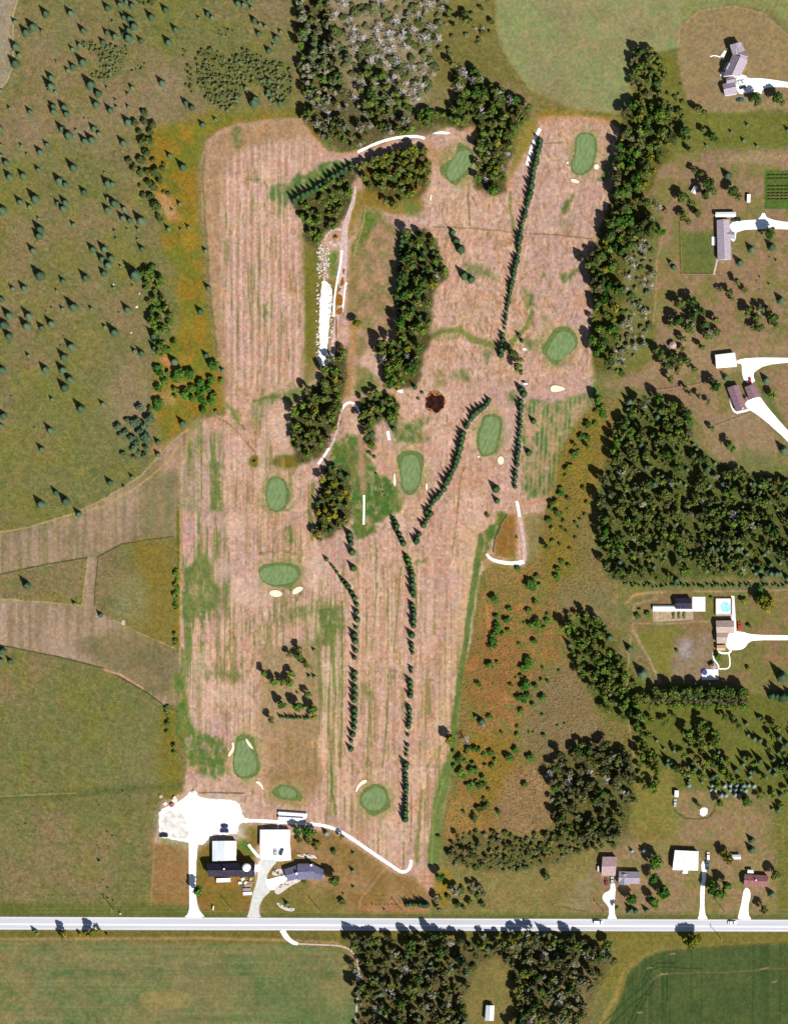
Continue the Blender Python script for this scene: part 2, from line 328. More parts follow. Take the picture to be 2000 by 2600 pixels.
paint(F([(325, 1790), (405, 1795), (402, 1950), (322, 1950)]), (170, 128, 92), (146, 118, 66), N_mid, 2, 1.5, cls=LAWN)
# golf course ground: straw-dry fairway turf
course = F([(440, 300), (465, 278), (500, 264), (570, 255), (645, 250), (662, 285), (700, 322), (760, 325), (830, 300), (900, 292), (960, 270), (1000, 250), (1020, 300), (1100, 330), (1110, 300), (1120, 262), (1160, 246), (1230, 243), (1290, 252), (1330, 280), (1350, 310), (1320, 400), (1310, 470), (1260, 560), (1265, 700), (1270, 815), (1240, 900), (1210, 960), (1192, 1030), (1162, 1090), (1155, 1180), (1110, 1212), (1045, 1205), (1022, 1230), (1005, 1370), (985, 1450), (975, 1560), (965, 1640), (942, 1750), (925, 1850), (918, 1925), (870, 1950), (555, 1955), (410, 1955), (405, 1800), (330, 1800), (345, 1710), (390, 1690), (400, 1620), (384, 1520), (380, 1250), (383, 1000), (402, 925), (440, 893), (482, 885), (476, 780), (455, 700), (447, 560), (432, 450), (430, 340)])
straw = np.array(0)
STRAW = mixc(C(212, 172, 154), C(196, 156, 132), ss(N_m2, .35, .65))
STRAW = mixc(STRAW, C(218, 184, 158), ss(noise(40, seed=31, oct=5), .50, .70) * .5)
STRAW = mixc(STRAW, C(146, 122, 72), ss(noise(6, 11, seed=32, oct=2), .60, .85) * .6)
STRAW = mixc(STRAW, C(236, 206, 176), ss(noise(5, 12, seed=33, oct=2), .60, .88) * .45); STRAW = mixc(STRAW, C(190, 132, 108), ss(noise(60, seed=34, oct=5), .56, .75) * .25)
STRAW = STRAW * (1 + (noise(4.5, 70, seed=35, oct=2) - .5) * .16)[..., None]
STRAW = mixc(STRAW, C(192, 156, 150), ss(N_big, .55, .7) * .5)
xs = [p[0] for p in course]; ys = [p[1] for p in course]
ins = blur(inside(course, GX + WX * 3, GY + WY * 3).astype(np.float32), 1)
RGB[:] = RGB * (1 - ins[..., None]) + STRAW * ins[..., None]; CLS[ins > .5] = FAIR
# mown lines running north-south
vs_ = ss(N_str, .54, .78) * ss(noise(50, seed=63, oct=4), .38, .62)
for pl in (F([(440, 330), (640, 460), (650, 800), (600, 960), (480, 880), (450, 560)]), F([(385, 900), (660, 1000), (760, 1700), (400, 1560)]), F([(740, 1130), (1000, 1200), (960, 1640), (870, 1920), (700, 1720)])):
    paint(pl, (128, 122, 66), None, None, 16, 10, .7, amt=vs_)
    paint(pl, (222, 188, 164), None, None, 16, 10, .4, amt=ss(N_str2, .55, .8))
GR = (104, 120, 62); GR2 = (92, 118, 64)
G_MIX = ss(noise(14, 26, seed=64, oct=4), .35, .65); G_AMT = .45 + .55 * ss(noise(11, 20, seed=65, oct=4), .30, .52)
def green(poly, op=.9, fe=6, wa=7, c=GR2, c2=(124, 128, 66), n=None):
    paint(poly, c, c2, G_MIX if n is None else (.5 * n + .5 * G_MIX), max(2, fe * .55), wa + 8, min(1, op * 1.12), amt=G_AMT)
# NW hole
paint(F([(425, 340), (440, 300), (500, 262), (645, 250), (660, 290), (540, 310), (500, 330), (478, 380), (470, 500), (478, 700), (490, 800), (480, 880), (455, 720), (440, 560), (428, 450)]), (158, 128, 86), (180, 146, 116), N_m2, 8, 6, .8)
stroke(F([(436, 330), (432, 380), (440, 520), (446, 600), (462, 760)]), 5, (106, 112, 62), 4, 4, .7)
paint(F([(640, 480), (690, 520), (680, 780), (640, 830), (655, 700), (652, 560)]), (134, 116, 62), (112, 112, 50), N_m2, 7, 6, .85)
green(Z(2, [(290, 1090), (380, 1080), (380, 1260), (340, 1270)]), .85); green(Z(2, [(590, 1640), (650, 1600), (850, 1500), (1060, 1420), (1340, 1340), (1300, 1400), (1140, 1500), (900, 1640), (780, 1700), (740, 1760), (620, 1700)]), 1, 5, 5, (86, 118, 60), (112, 128, 68))
stroke(Z(2, [(430, 1520), (560, 1530), (620, 1620)]), 6, (110, 120, 62), 5, 4, .7)
for p in ([(470, 1600), (520, 1720), (500, 1850), (440, 1800)], [(650, 1700), (720, 1700), (700, 1900), (650, 1850)]): green(Z(2, p), .55, 6, 6)
paint(Z(2, [(660, 1220), (960, 1170), (1000, 1300), (960, 1420), (760, 1480), (700, 1580), (560, 1540), (440, 1440), (430, 1330)]), (214, 178, 154), (196, 158, 132), N_small, 5, 4, .8)
green(Z(6, [(560, 400), (600, 400), (600, 570), (570, 570)]), .8, 3, 3)
green(Z(6, [(600, 1170), (700, 1180), (820, 1100), (1000, 980), (900, 1160), (800, 1260), (720, 1230), (560, 1300), (480, 1280)]), .75); green(Z(6, [(280, 1330), (340, 1300), (370, 1400), (330, 1430)]), .6); green(Z(6, [(440, 1280), (560, 1290), (540, 1500), (460, 1450)]), .55, 7, 8)
paint(Z(6, [(580, 1280), (740, 1270), (820, 1300), (830, 1640), (740, 1690), (620, 1600)]), (214, 176, 150), (200, 160, 136), N_small, 4, 4, .9)
# ponds with mown rings
for z, r in (((765, 1755), (130, 62)), ((495, 1750), (60, 50))):
    c = Z(6, [z])[0]; blob(c[0], c[1], (r[0] / 3.36, r[1] / 3.36), (96, 106, 42), feather=3, warp=2); blob(c[0], c[1], (r[0] / 5, r[1] / 5), (128, 106, 36), feather=3, warp=3)
# ground by the quarry and between it and the centre wood
zq0 = lambda L_: Zo(686, 305, 2.687, L_)
paint(zq0([(600, 600), (760, 640), (900, 760), (860, 900), (850, 1400), (720, 1490), (590, 1650), (535, 1300), (535, 1000), (590, 780)]), (172, 138, 108), (136, 124, 78), ss(noise(18, seed=71, oct=4), .35, .65), 4, 6, .9)
paint(zq0([(570, 470), (760, 480), (920, 520), (1050, 510), (1040, 600), (900, 640), (760, 620), (640, 570), (560, 800), (530, 760)]), (156, 122, 52), (122, 120, 52), N_small, 4, 8, .85)
paint(zq0([(900, 540), (1010, 550), (1020, 640), (930, 660)]), (112, 124, 62), None, None, 5, 6, .8); paint(zq0([(640, 620), (760, 650), (690, 740), (620, 720)]), (112, 132, 64), None, None, 3, 4, .9); stroke(zq0([(660, 580), (640, 680), (580, 800), (550, 900), (545, 1100)]), 3, (206, 172, 120), 2, 2, .8)
paint(zq0([(560, 860), (620, 760), (640, 850), (590, 960), (550, 1100)]), (104, 118, 56), None, None, 5, 6, .6, amt=G_AMT); paint(zq0([(580, 1650), (760, 1760), (760, 1840), (560, 1850), (570, 1740)]), (124, 126, 66), (150, 128, 86), G_MIX, 4, 6, .8); paint(zq0([(1090, 1430), (1340, 1400), (1340, 1480), (1100, 1510)]), (120, 126, 62), None, None, 4, 6, .5, amt=G_AMT)
paint(zq0([(220, 920), (330, 940), (320, 1300), (300, 1650), (240, 1600), (225, 1300)]), (142, 118, 60), (112, 116, 52), N_small, 4, 5, .85)
# streaked mowing in the south fairways and broad stripes in the north-west one
S1 = ss(noise(5, 240, seed=72, oct=2), .56, .78) * ss(noise(80, seed=73, oct=4), .42, .60); S2 = ss(noise(6, 300, seed=74, oct=2), .58, .82); S3 = ss(noise(4, 260, seed=75, oct=2), .6, .85)
for pl in (F([(385, 900), (480, 890), (640, 990), (740, 1130), (870, 1110), (870, 1920), (700, 1760), (400, 1600)]), F([(880, 1200), (1030, 1200), (990, 1400), (960, 1640), (880, 1900), (870, 1500)])):
    paint(pl, (124, 122, 62), None, None, 8, 6, .62, amt=S1); paint(pl, (228, 194, 170), None, None, 8, 6, .5, amt=S2); paint(pl, (170, 124, 94), None, None, 8, 6, .4, amt=S3)
nwf = F([(478, 345), (560, 300), (640, 300), (680, 330), (600, 400), (630, 470), (648, 560), (655, 700), (640, 820), (500, 830), (478, 700), (470, 500)])
SB = ss(np.sin(GX * .36 + N_mid * 1.5) * .5 + .5 + (N_str - .5) * .9, .35, .85)
paint(nwf, (222, 186, 170), None, None, 6, 4, .6, amt=SB); paint(nwf, (176, 138, 112), None, None, 6, 4, .45, amt=(1 - SB) * ss(N_str, .3, .6)); paint(nwf, (112, 118, 60), None, None, 6, 4, .6, amt=ss(noise(7, 90, seed=76, oct=2), .66, .82))
gl = F([(392, 950), (470, 920), (470, 1100), (460, 1180), (500, 1240), (470, 1310), (430, 1420), (400, 1560), (388, 1450), (386, 1100)])
paint(gl, (104, 126, 62), None, None, 8, 10, .85, amt=ss(noise(7, 150, seed=77, oct=2), .46, .66) * ss(noise(60, seed=78, oct=4), .36, .55))
paint(F([(640, 1300), (720, 1270), (725, 1500), (690, 1520), (650, 1420)]), (104, 126, 58), None, None, 8, 10, .8, amt=ss(noise(6, 150, seed=79, oct=2), .44, .66)); paint(F([(690, 1500), (725, 1500), (720, 1740), (695, 1740)]), (112, 122, 60), None, None, 6, 6, .7, amt=ss(noise(6, 150, seed=80, oct=2), .5, .7))
paint(F([(460, 1290), (640, 1270), (700, 1230), (690, 1320), (520, 1350)]), (116, 124, 64), None, None, 8, 10, .6, amt=ss(noise(6, 40, seed=81, oct=2), .5, .7)); paint(F([(400, 1420), (550, 1400), (560, 1440), (410, 1470)]), (120, 122, 62), None, None, 8, 10, .6, amt=ss(noise(6, 40, seed=82, oct=2), .5, .7))
zs = lambda L_: Zo(381, 889, 1.2477, L_)
for l, wd, c in (([(210, 215), (260, 240), (310, 300), (340, 345)], 3, (132, 92, 54)), ([(245, 170), (265, 210), (300, 250)], 9, (104, 122, 64)), ([(330, 160), (390, 145), (450, 165)], 9, (102, 122, 64)), ([(515, 430), (508, 520), (512, 600)], 11, (110, 116, 56)), ([(440, 560), (452, 610)], 9, (104, 122, 60)), ([(395, 500), (440, 505), (470, 470)], 7, (110, 126, 66)), ([(120, 790), (160, 850), (170, 900)], 7, (112, 122, 62)), ([(100, 950), (100, 1080), (130, 1200)], 9, (104, 130, 56)), ([(350, 640), (420, 640), (480, 655)], 4, (140, 110, 70)), ([(480, 750), (460, 800)], 6, (112, 124, 60)), ([(540, 900), (520, 940), (440, 945), (320, 940)], 3, (200, 172, 130)), ([(140, 230), (90, 380), (90, 480)], 3, (176, 150, 84)), ([(170, 215), (230, 235), (270, 260)], 3, (178, 152, 90))):
    stroke(zs(l), wd, c, 3, 6, .8, amt=.35 + .65 * G_AMT)
for (x, y, rx, ry) in ((230, 700, 26, 34), (330, 760, 60, 40), (270, 560, 34, 40), (160, 1010, 20, 60), (250, 1090, 60, 30), (520, 700, 30, 40), (270, 320, 18, 60), (400, 240, 24, 44)):
    c = zs([(x, y)])[0]; blob(c[0], c[1], (rx, ry), (222, 188, 168), feather=9, warp=20, op=.6)
stroke(zs([(545, 360), (500, 400), (470, 430), (465, 500)]), 22, (216, 178, 154), 8, 8, .7)
for k, (x0, y0, x1, y1) in enumerate(((612, 560, 640, 690), (600, 700, 640, 1000), (610, 1010, 600, 1235), (668, 760, 662, 1235), (840, 640, 860, 900), (795, 650, 805, 1000), (850, 900, 840, 1235), (790, 1000, 790, 1235))):
    stroke(zs([(x0, y0), (x1, y1)]), 5, (226, 190, 164), 3, 4, .5)
ef = F([(930, 420), (1020, 400), (1080, 420), (1160, 260), (1300, 270), (1320, 320), (1300, 470), (1255, 560), (1262, 800), (1120, 820), (920, 830), (925, 600)])
for sd_, rt, c, o in ((91, .35, (146, 116, 76), .5), (92, -.5, (150, 122, 80), .5), (93, .1, (232, 198, 176), .45), (94, 1.2, (228, 192, 166), .4)):
    paint(ef, c, None, None, 8, 4, o, amt=ss(noise(4.5, 34, seed=sd_, rot=rt, oct=2), .62, .82))
# lower-left greens
green(Z(9, [(1560, 480), (1680, 420), (1680, 900), (1600, 960), (1550, 900)]), .85, 5, 4, n=N_str); green(Z(10, [(0, 340), (120, 400), (130, 500), (200, 700), (180, 850), (0, 880)]), .8, 8, 8, n=N_str)
green(Z(5, [(1640, 1400), (1690, 1380), (1690, 2184), (1500, 2184), (1580, 1700)]), .35, 8, 6, n=N_str)
green(Z(6, [(0, 1420), (50, 1420), (60, 1700), (0, 1750)]), .5); green(Z(6, [(120, 1760), (200, 1780), (220, 2184), (90, 2184), (150, 2000)]), .8, 5, 4, n=N_str)
green(Z(9, [(1480, 1380), (1560, 1360), (1600, 1700), (1680, 1990), (1680, 2184), (1600, 2140), (1520, 1880), (1500, 1600)]), 1, 5, 4, (94, 122, 56), (126, 132, 64)); stroke(Z(9, [(1560, 1300), (1580, 1560), (1640, 1800), (1690, 1950)]), 4, (150, 150, 84), 3, 3, .7)
green(Z(10, [(0, 1880), (180, 1900), (230, 2000), (250, 2184), (0, 2184)]), 1, 5, 5, (90, 120, 60), (120, 128, 68), N_str); green(Z(14, [(0, 0), (250, 0), (330, 90), (200, 100), (60, 80), (0, 60)]), .8, 6, 8, (88, 122, 60))
stroke(Z(9, [(1520, 0), (1520, 480)]), 8, (112, 110, 36), 2, 1.5, .95); stroke(Z(9, [(1515, 500), (1505, 1150)]), 14, (134, 118, 36), 6, 4, .8); stroke(Z(9, [(1548, 0), (1550, 600)]), 4, (172, 138, 96), 2, 1.5, .8)
stroke(Z(5, [(1600, 1500), (1700, 1420)]), 5, (168, 150, 84), 3, 3, .7); stroke(Z(5, [(1540, 1600), (1440, 1740), (1290, 1880), (1100, 2020), (900, 2130), (740, 2175)]), 4.5, (182, 156, 104), 2, 2)
# around the lower greens: ragged green tufts, lines
green(Z(10, [(640, 870), (900, 820), (1080, 720), (1130, 760), (1000, 860), (760, 930)]), .5, 9, 12, n=N_str); green(Z(10, [(1060, 820), (1240, 800), (1240, 1000), (1150, 1120), (1000, 1160), (920, 1140), (1050, 1040)]), .85, 6, 6, n=N_str)
green(Z(10, [(40, 1380), (380, 1360), (390, 1420), (60, 1440)]), .5, 8, 9, n=N_str); green(Z(10, [(1400, 1470), (1500, 1450), (1500, 1570), (1410, 1570)]), .7)
for x0, y0, x1, y1, wd in ((1240, 750, 1225, 2184, 4.5), (1045, 1150, 1045, 1900, 4), (1530, 300, 1510, 1150, 3), (1480, 1450, 1440, 2184, 3), (1650, 1350, 1580, 2184, 3.5), (165, 120, 160, 400, 3), (760, 100, 765, 380, 3), (1100, 780, 1090, 1300, 3)):
    stroke(Z(10, [(x0, y0), ((x0 + x1) / 2 + 6, (y0 + y1) / 2), (x1, y1)]), wd, (112, 118, 58), 2.5, 3, .75)
for x0, y0, x1, y1, wd in ((1085, 1150, 1085, 2184, 5), (1200, 1000, 1190, 2184, 5), (1560, 400, 1490, 1500, 4), (1620, 900, 1560, 2000, 4)):
    stroke(Z(10, [(x0, y0), (x1, y1)]), wd, (218, 184, 156), 3, 2, .7)
stroke(Z(14, [(1150, 0), (1150, 200), (1180, 380)]), 8, (112, 130, 54), 4, 4, .85); stroke(Z(14, [(1210, 0), (1205, 380)]), 5, (220, 188, 160), 3, 2, .7); stroke(Z(14, [(1095, 0), (1090, 350)]), 6, (214, 180, 152), 3, 2, .6)
paint(Z(10, [(520, 1150), (900, 1100), (1040, 1160), (1040, 1900), (1010, 1960), (520, 1920), (540, 1500)]), (166, 140, 104), (150, 130, 88), N_m2, 8, 6, .75)
paint(Z(10, [(560, 1940), (900, 1930), (1030, 2000), (1060, 2300), (900, 2330), (600, 2300)]), (160, 124, 88), (140, 118, 72), N_m2, 8, 6, .6); paint(Z(14, [(560, 0), (1050, 0), (1060, 200), (900, 330), (620, 330)]), (170, 134, 94), (146, 124, 76), N_m2, 10, 8, .7)
stroke(Z(14, [(20, 212), (400, 215)]), 3, (92, 84, 42), 2, 1)
# course middle: paths edges, green hollow
green(F([(735, 925), (772, 930), (790, 980), (820, 1020), (862, 1062), (850, 1098), (800, 1110), (795, 1142), (765, 1150), (750, 1120), (742, 1050), (700, 990), (690, 1000), (720, 940)]), 1, 5, 5, (80, 116, 52), (108, 120, 60))
paint(F([(762, 925), (775, 940), (782, 1050), (770, 1060), (764, 1000)]), (190, 146, 116), None, None, 3, 3, .9); paint(F([(745, 960), (756, 960), (756, 1020), (748, 1020)]), (150, 126, 80), None, None, 4, 4, .6)
green(Z(7, [(0, 1430), (120, 1440), (240, 1380), (330, 1370), (250, 1480), (290, 1560), (180, 1620), (0, 1610)]), .9); green(Z(7, [(0, 2060), (90, 2080), (40, 2184), (0, 2184)]), .9, 4, 4)
stroke(Z(7, [(300, 690), (430, 640), (560, 620), (640, 690), (760, 740), (860, 775)]), 14, (112, 126, 58), 7, 6, .8); stroke(Z(7, [(980, 790), (1050, 680), (1130, 600), (1180, 480)]), 12, (112, 126, 58), 6, 5, .85)
green(Z(7, [(1100, 270), (1180, 300), (1190, 380), (1220, 440), (1150, 470), (1100, 400)]), .85, 4, 5); green(Z(7, [(1290, 130), (1320, 140), (1300, 190), (1275, 170)]), .9, 3, 2); green(Z(7, [(1420, 180), (1500, 150), (1560, 100), (1580, 130), (1500, 200), (1430, 210)]), .9, 3, 4); green(Z(7, [(1250, 490), (1320, 520), (1330, 600), (1270, 550)]), .7)
green(Z(7, [(1130, 700), (1230, 700), (1240, 780), (1140, 780)]), .8); green(Z(7, [(490, 1010), (640, 980), (660, 1040), (600, 1070), (500, 1050)]), .75); green(Z(7, [(350, 990), (440, 1000), (420, 1100), (350, 1090)]), .6)
green(Z(7, [(640, 60), (720, 90), (900, 180), (920, 230), (760, 200), (640, 140)]), .6, 8, 8); green(Z(7, [(600, 380), (640, 400), (630, 440), (600, 430)]), .4); green(Z(7, [(740, 780), (830, 800), (810, 920), (760, 880)]), .6)
green(Z(7, [(950, 1180), (1040, 1140), (1050, 1230), (1000, 1260)]), .8); green(Z(3, [(1440, 1760), (1500, 1700), (1550, 1620), (1540, 1700), (1480, 1820), (1430, 1810)]), .9, 3, 3); green(Z(4, [(60, 1540), (100, 1430), (130, 1340), (180, 1340), (150, 1480), (90, 1550)]), .95, 3, 3); green(Z(3, [(1440, 1880), (1520, 1880), (1510, 1970), (1430, 1950)]), .5)
for l, wd in (([(635, 1560), (630, 1700), (650, 1920)], 4), ([(340, 1935), (700, 1945), (1020, 1975)], 2.5), ([(1130, 1990), (1350, 2000), (1680, 2030)], 3), ([(1280, 1220), (1440, 1215)], 2)):
    stroke(Z(3, l), wd, (110, 104, 60), 2.5, 3, .75)
stroke(Z(3, [(1000, 1640), (990, 1760), (1010, 1880), (1030, 2000)]), 7, (112, 122, 58), 4, 4, .7); stroke(Z(3, [(1230, 1400), (1180, 1700), (1120, 2184)]), 5, (222, 184, 160), 3, 2, .6)
stroke(Z(7, [(540, 2184), (560, 1900), (600, 1700), (640, 1500), (700, 1400), (820, 1310)]), 4, (196, 150, 118), 2, 2, .8); stroke(Z(7, [(545, 2184), (570, 1880), (600, 1800)]), 2.5, (110, 104, 56), 1.5, 2, .8)
stroke(Z(11, [(545, 0), (520, 200), (480, 450)]), 2.5, (120, 110, 60), 2, 2, .7); green(Z(11, [(190, 390), (280, 400), (270, 440), (200, 430)]), .6, 3, 3); stroke(Z(11, [(60, 480), (40, 700), (0, 1200)]), 3, (108, 116, 56), 2, 2, .8)
paint(Z(11, [(560, 150), (780, 30), (740, 420), (660, 800), (560, 1080), (500, 1400), (420, 1800), (380, 2184), (230, 2184), (420, 1500), (500, 900), (600, 500)]), (220, 186, 148), (206, 170, 130), N_str2, 10, 6, .6)
stroke(Z(11, [(360, 2184), (400, 2000), (330, 2100), (280, 2184)]), 6, (130, 124, 62), 5, 4, .5)
stroke(Z(11, [(740, 200), (700, 520), (650, 830), (600, 1200), (550, 1500), (510, 1850), (470, 2184)]), 15, (112, 124, 60), 4, 3, .95)
stroke(Z(11, [(750, 230), (715, 480), (660, 820), (625, 1100), (560, 1450), (530, 1600), (530, 1850), (490, 2184)]), 9, (94, 122, 64), 4, 4, .85)
stroke(Z(15, [(460, 0), (400, 200), (370, 420), (350, 620), (330, 820)]), 30, (104, 126, 62), 10, 5, .9); stroke(Z(15, [(420, 100), (340, 420), (320, 820)]), 4, (150, 158, 92), 3, 2, .6); stroke(Z(15, [(240, 200), (210, 500), (200, 800)]), 8, (120, 128, 60), 5, 4, .8)
paint(Z(15, [(90, 900), (380, 820), (380, 1130), (90, 1170)]), (206, 166, 140), (182, 134, 106), N_str, 3, 3, .8)
# small triangle + striped field in the east of the course
green(Z(7, [(1140, 1240), (1250, 1250), (1680, 1170), (1660, 1400), (1500, 1600), (1430, 1750), (1400, 1900), (1300, 2060), (1120, 2080), (1080, 1700), (1100, 1450)]), .95, 5, 4, (88, 124, 66), (156, 142, 98), None)
paint(Z(7, [(1140, 1240), (1250, 1250), (1680, 1170), (1660, 1400), (1500, 1600), (1430, 1750), (1400, 1900), (1300, 2060), (1120, 2080), (1080, 1700), (1100, 1450)]), (186, 150, 116), None, None, 4, 4, .8, amt=ss(np.sin((GX + GY * .045) * .55) * .5 + noise(26, seed=68, oct=3) * 1.1, .55, .95)); paint(Z(7, [(1110, 1300), (1260, 1420), (1250, 1620), (1110, 1500)]), (204, 162, 132), None, None, 3, 8, .8, amt=ss(N_small, .35, .6))
green(Z(8, [(0, 1060), (60, 1090), (70, 1160), (0, 1180)]), 1, 3, 3, (90, 134, 58)); stroke(Z(7, [(1460, 1780), (1400, 1920), (1320, 2080), (1100, 2120)]), 4, (196, 142, 92), 2, 2)
paint(Z(11, [(960, 20), (1040, 20), (1040, 400), (860, 380), (860, 220)]), (160, 116, 64), (140, 108, 52), N_small, 3, 3); paint(Z(11, [(1090, 20), (1300, 10), (1280, 330), (1230, 500), (1130, 460), (1130, 200)]), (128, 122, 74), (166, 138, 100), N_str, 3, 3)
green(Z(11, [(960, 0), (780, 360), (740, 480), (770, 200), (850, 60), (860, 0)]), .9, 4, 4, (104, 118, 50), (84, 116, 56)); stroke(Z(11, [(960, 20), (900, 120), (860, 220), (845, 340)]), 3, (58, 78, 36), 1.5, 1.5)
# top-right hole margin
paint(F([(1100, 300), (1150, 246), (1300, 252), (1350, 300), (1310, 262), (1230, 250), (1150, 256), (1125, 275)]), (188, 130, 66), None, None, 4, 3, .7)
paint(Z(3, [(1120, 1040), (1240, 1000), (1210, 1120), (1130, 1280), (1060, 1400), (960, 1560), (930, 1580), (1000, 1380), (1050, 1150)]), (124, 126, 46), (150, 126, 62), N_m2, 5, 4, .9)
paint(Z(3, [(250, 1180), (330, 1260), (440, 1300), (540, 1200), (430, 1420), (390, 1440), (330, 1400), (280, 1280)]), (180, 140, 92), None, None, 6, 5, .7); paint(Z(3, [(560, 1000), (650, 1000), (700, 1120), (560, 1110)]), (196, 144, 108), None, None, 4, 4, .8)
green(Z(2, [(1220, 1250), (1290, 1210), (1360, 1280), (1200, 1300)]), .9, 3, 3, (88, 120, 50)); stroke(Z(2, [(1100, 1320), (1350, 1290), (1680, 1210)]), 9, (206, 158, 122), 4, 4, .9)
green(Z(2, [(1440, 1740), (1600, 1820), (1480, 1960), (1420, 2080), (1330, 2184), (1400, 1950)]), .8, 5, 5, (98, 120, 50)); stroke(Z(2, [(1450, 1740), (1420, 1900), (1340, 2184)]), 3, (200, 178, 112), 2, 2, .7)
paint(Z(2, [(1380, 1800), (1420, 1500), (1680, 1620), (1680, 1800), (1500, 1720)]), (134, 112, 48), (150, 120, 56), N_m2, 8, 6, .8); paint(Z(6, [(1290, 600), (1400, 0), (1310, 0), (1280, 300)]), (150, 124, 78), None, None, 4, 4, .6)
paint(Z(6, [(1300, 560), (1380, 560), (1340, 900), (1310, 1200), (1230, 1230), (1290, 900)]), (178, 134, 82), None, None, 5, 5, .8); green(Z(6, [(1340, 1100), (1500, 1000), (1560, 1150), (1350, 1180)]), .6)
# limestone cut and its clay track
zl = lambda p: Zo(740, 560, 5.75, p)
paint(zl([(380, 850), (700, 850), (660, 1300), (560, 1700), (560, 2130), (370, 2130), (350, 1800), (380, 1300)]), (150, 124, 62), (126, 112, 52), N_small, 4, 4)
paint(zl([(200, 420), (400, 420), (400, 850), (370, 1300), (330, 2000), (200, 2050), (200, 900)]), (132, 116, 54), (108, 114, 46), N_m2, 5, 5); paint(zl([(520, 480), (690, 420), (660, 820), (540, 800)]), (82, 124, 34), (120, 124, 70), N_small, 4, 4, .9)
# woodland floors
WOODS = {}
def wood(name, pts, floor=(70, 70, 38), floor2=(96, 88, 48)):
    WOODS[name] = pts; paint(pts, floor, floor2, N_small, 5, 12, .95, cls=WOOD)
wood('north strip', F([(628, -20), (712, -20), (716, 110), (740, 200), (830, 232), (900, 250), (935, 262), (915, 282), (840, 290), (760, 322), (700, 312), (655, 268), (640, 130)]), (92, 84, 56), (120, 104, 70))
paint(F([(690, -80), (870, -80), (960, -80), (950, 60), (930, 180), (880, 240), (760, 220), (720, 130)]), (172, 152, 126), (126, 116, 76), N_small, 8, 8, cls=MEADOW)
paint(F([(860, -80), (1055, -80), (1060, 60), (1090, 130), (1140, 200), (1000, 150), (940, 200), (900, 120)]), (136, 124, 72), (114, 110, 58), N_small, 8, 8, cls=MEADOW)
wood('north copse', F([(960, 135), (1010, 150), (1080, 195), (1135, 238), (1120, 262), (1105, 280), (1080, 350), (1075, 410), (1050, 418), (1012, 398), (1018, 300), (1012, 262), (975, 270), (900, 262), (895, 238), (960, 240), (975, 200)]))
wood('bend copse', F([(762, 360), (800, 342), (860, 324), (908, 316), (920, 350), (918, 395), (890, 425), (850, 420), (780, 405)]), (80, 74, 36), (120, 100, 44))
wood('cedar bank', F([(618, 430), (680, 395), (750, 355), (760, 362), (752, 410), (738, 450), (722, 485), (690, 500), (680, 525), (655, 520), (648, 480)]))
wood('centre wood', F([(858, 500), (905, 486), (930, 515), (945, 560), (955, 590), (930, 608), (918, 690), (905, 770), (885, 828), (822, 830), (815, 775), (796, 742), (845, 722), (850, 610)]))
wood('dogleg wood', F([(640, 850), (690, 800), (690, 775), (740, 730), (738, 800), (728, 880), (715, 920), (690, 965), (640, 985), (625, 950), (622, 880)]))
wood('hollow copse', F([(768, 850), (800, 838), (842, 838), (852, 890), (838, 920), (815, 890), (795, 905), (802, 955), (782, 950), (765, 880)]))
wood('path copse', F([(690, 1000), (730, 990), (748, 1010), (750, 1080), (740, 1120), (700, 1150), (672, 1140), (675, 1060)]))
paint(F([(1400, 110), (1440, 112), (1460, 200), (1475, 290), (1410, 350), (1330, 300), (1345, 200)]), (124, 124, 56), (112, 112, 50), N_small, 6, 8, cls=MEADOW)
paint(F([(1300, 500), (1400, 470), (1396, 660), (1372, 745), (1320, 812), (1262, 812), (1270, 640)]), (114, 118, 62), (132, 122, 82), N_small, 6, 8, cls=MEADOW)
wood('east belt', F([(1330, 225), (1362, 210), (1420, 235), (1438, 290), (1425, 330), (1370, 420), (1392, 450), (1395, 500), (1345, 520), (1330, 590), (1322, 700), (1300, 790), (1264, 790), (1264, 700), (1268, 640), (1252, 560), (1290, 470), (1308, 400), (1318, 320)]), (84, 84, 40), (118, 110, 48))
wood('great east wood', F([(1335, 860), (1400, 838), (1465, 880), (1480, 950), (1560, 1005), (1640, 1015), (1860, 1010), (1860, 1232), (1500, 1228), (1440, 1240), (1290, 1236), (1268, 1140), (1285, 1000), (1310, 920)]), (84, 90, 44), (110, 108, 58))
paint(F([(1330, 1430), (1400, 1462), (1560, 1465), (1860, 1490), (1860, 1690), (1680, 1690), (1400, 1680), (1350, 1620), (1270, 1520)]), (116, 116, 52), (104, 108, 50), N_small, 5, 6, cls=MEADOW)
paint(F([(1450, 1610), (1560, 1600), (1560, 1640), (1440, 1650)]), (142, 124, 78), None, None, 8, 8, .7)
wood('farm wood', F([(1205, 1320), (1240, 1308), (1290, 1330), (1325, 1400), (1345, 1440), (1360, 1480), (1375, 1560), (1345, 1545), (1270, 1510), (1210, 1390)]), (86, 92, 44), (112, 110, 50))
wood('south-east copse', F([(1165, 1640), (1230, 1578), (1340, 1600), (1360, 1690), (1330, 1780), (1270, 1800), (1180, 1752)]), (88, 86, 46), (120, 108, 62))
wood('south wood', F([(752, 2000), (1140, 1992), (1290, 2002), (1310, 2050), (1260, 2130), (1230, 2350), (768, 2350), (762, 2080)]), (84, 80, 50), (118, 104, 64))
paint(F([(1010, 2060), (1060, 2040), (1100, 2070), (1100, 2350), (1010, 2350), (990, 2150)]), (124, 120, 66), (136, 118, 72), N_m2, 8, 8, cls=MEADOW)
paint(Z(15, [(1350, 1750), (1680, 1650), (1680, 2250), (1250, 2250)]), (150, 130, 96), (126, 112, 66), N_small, 10, 10, .7, cls=MEADOW)
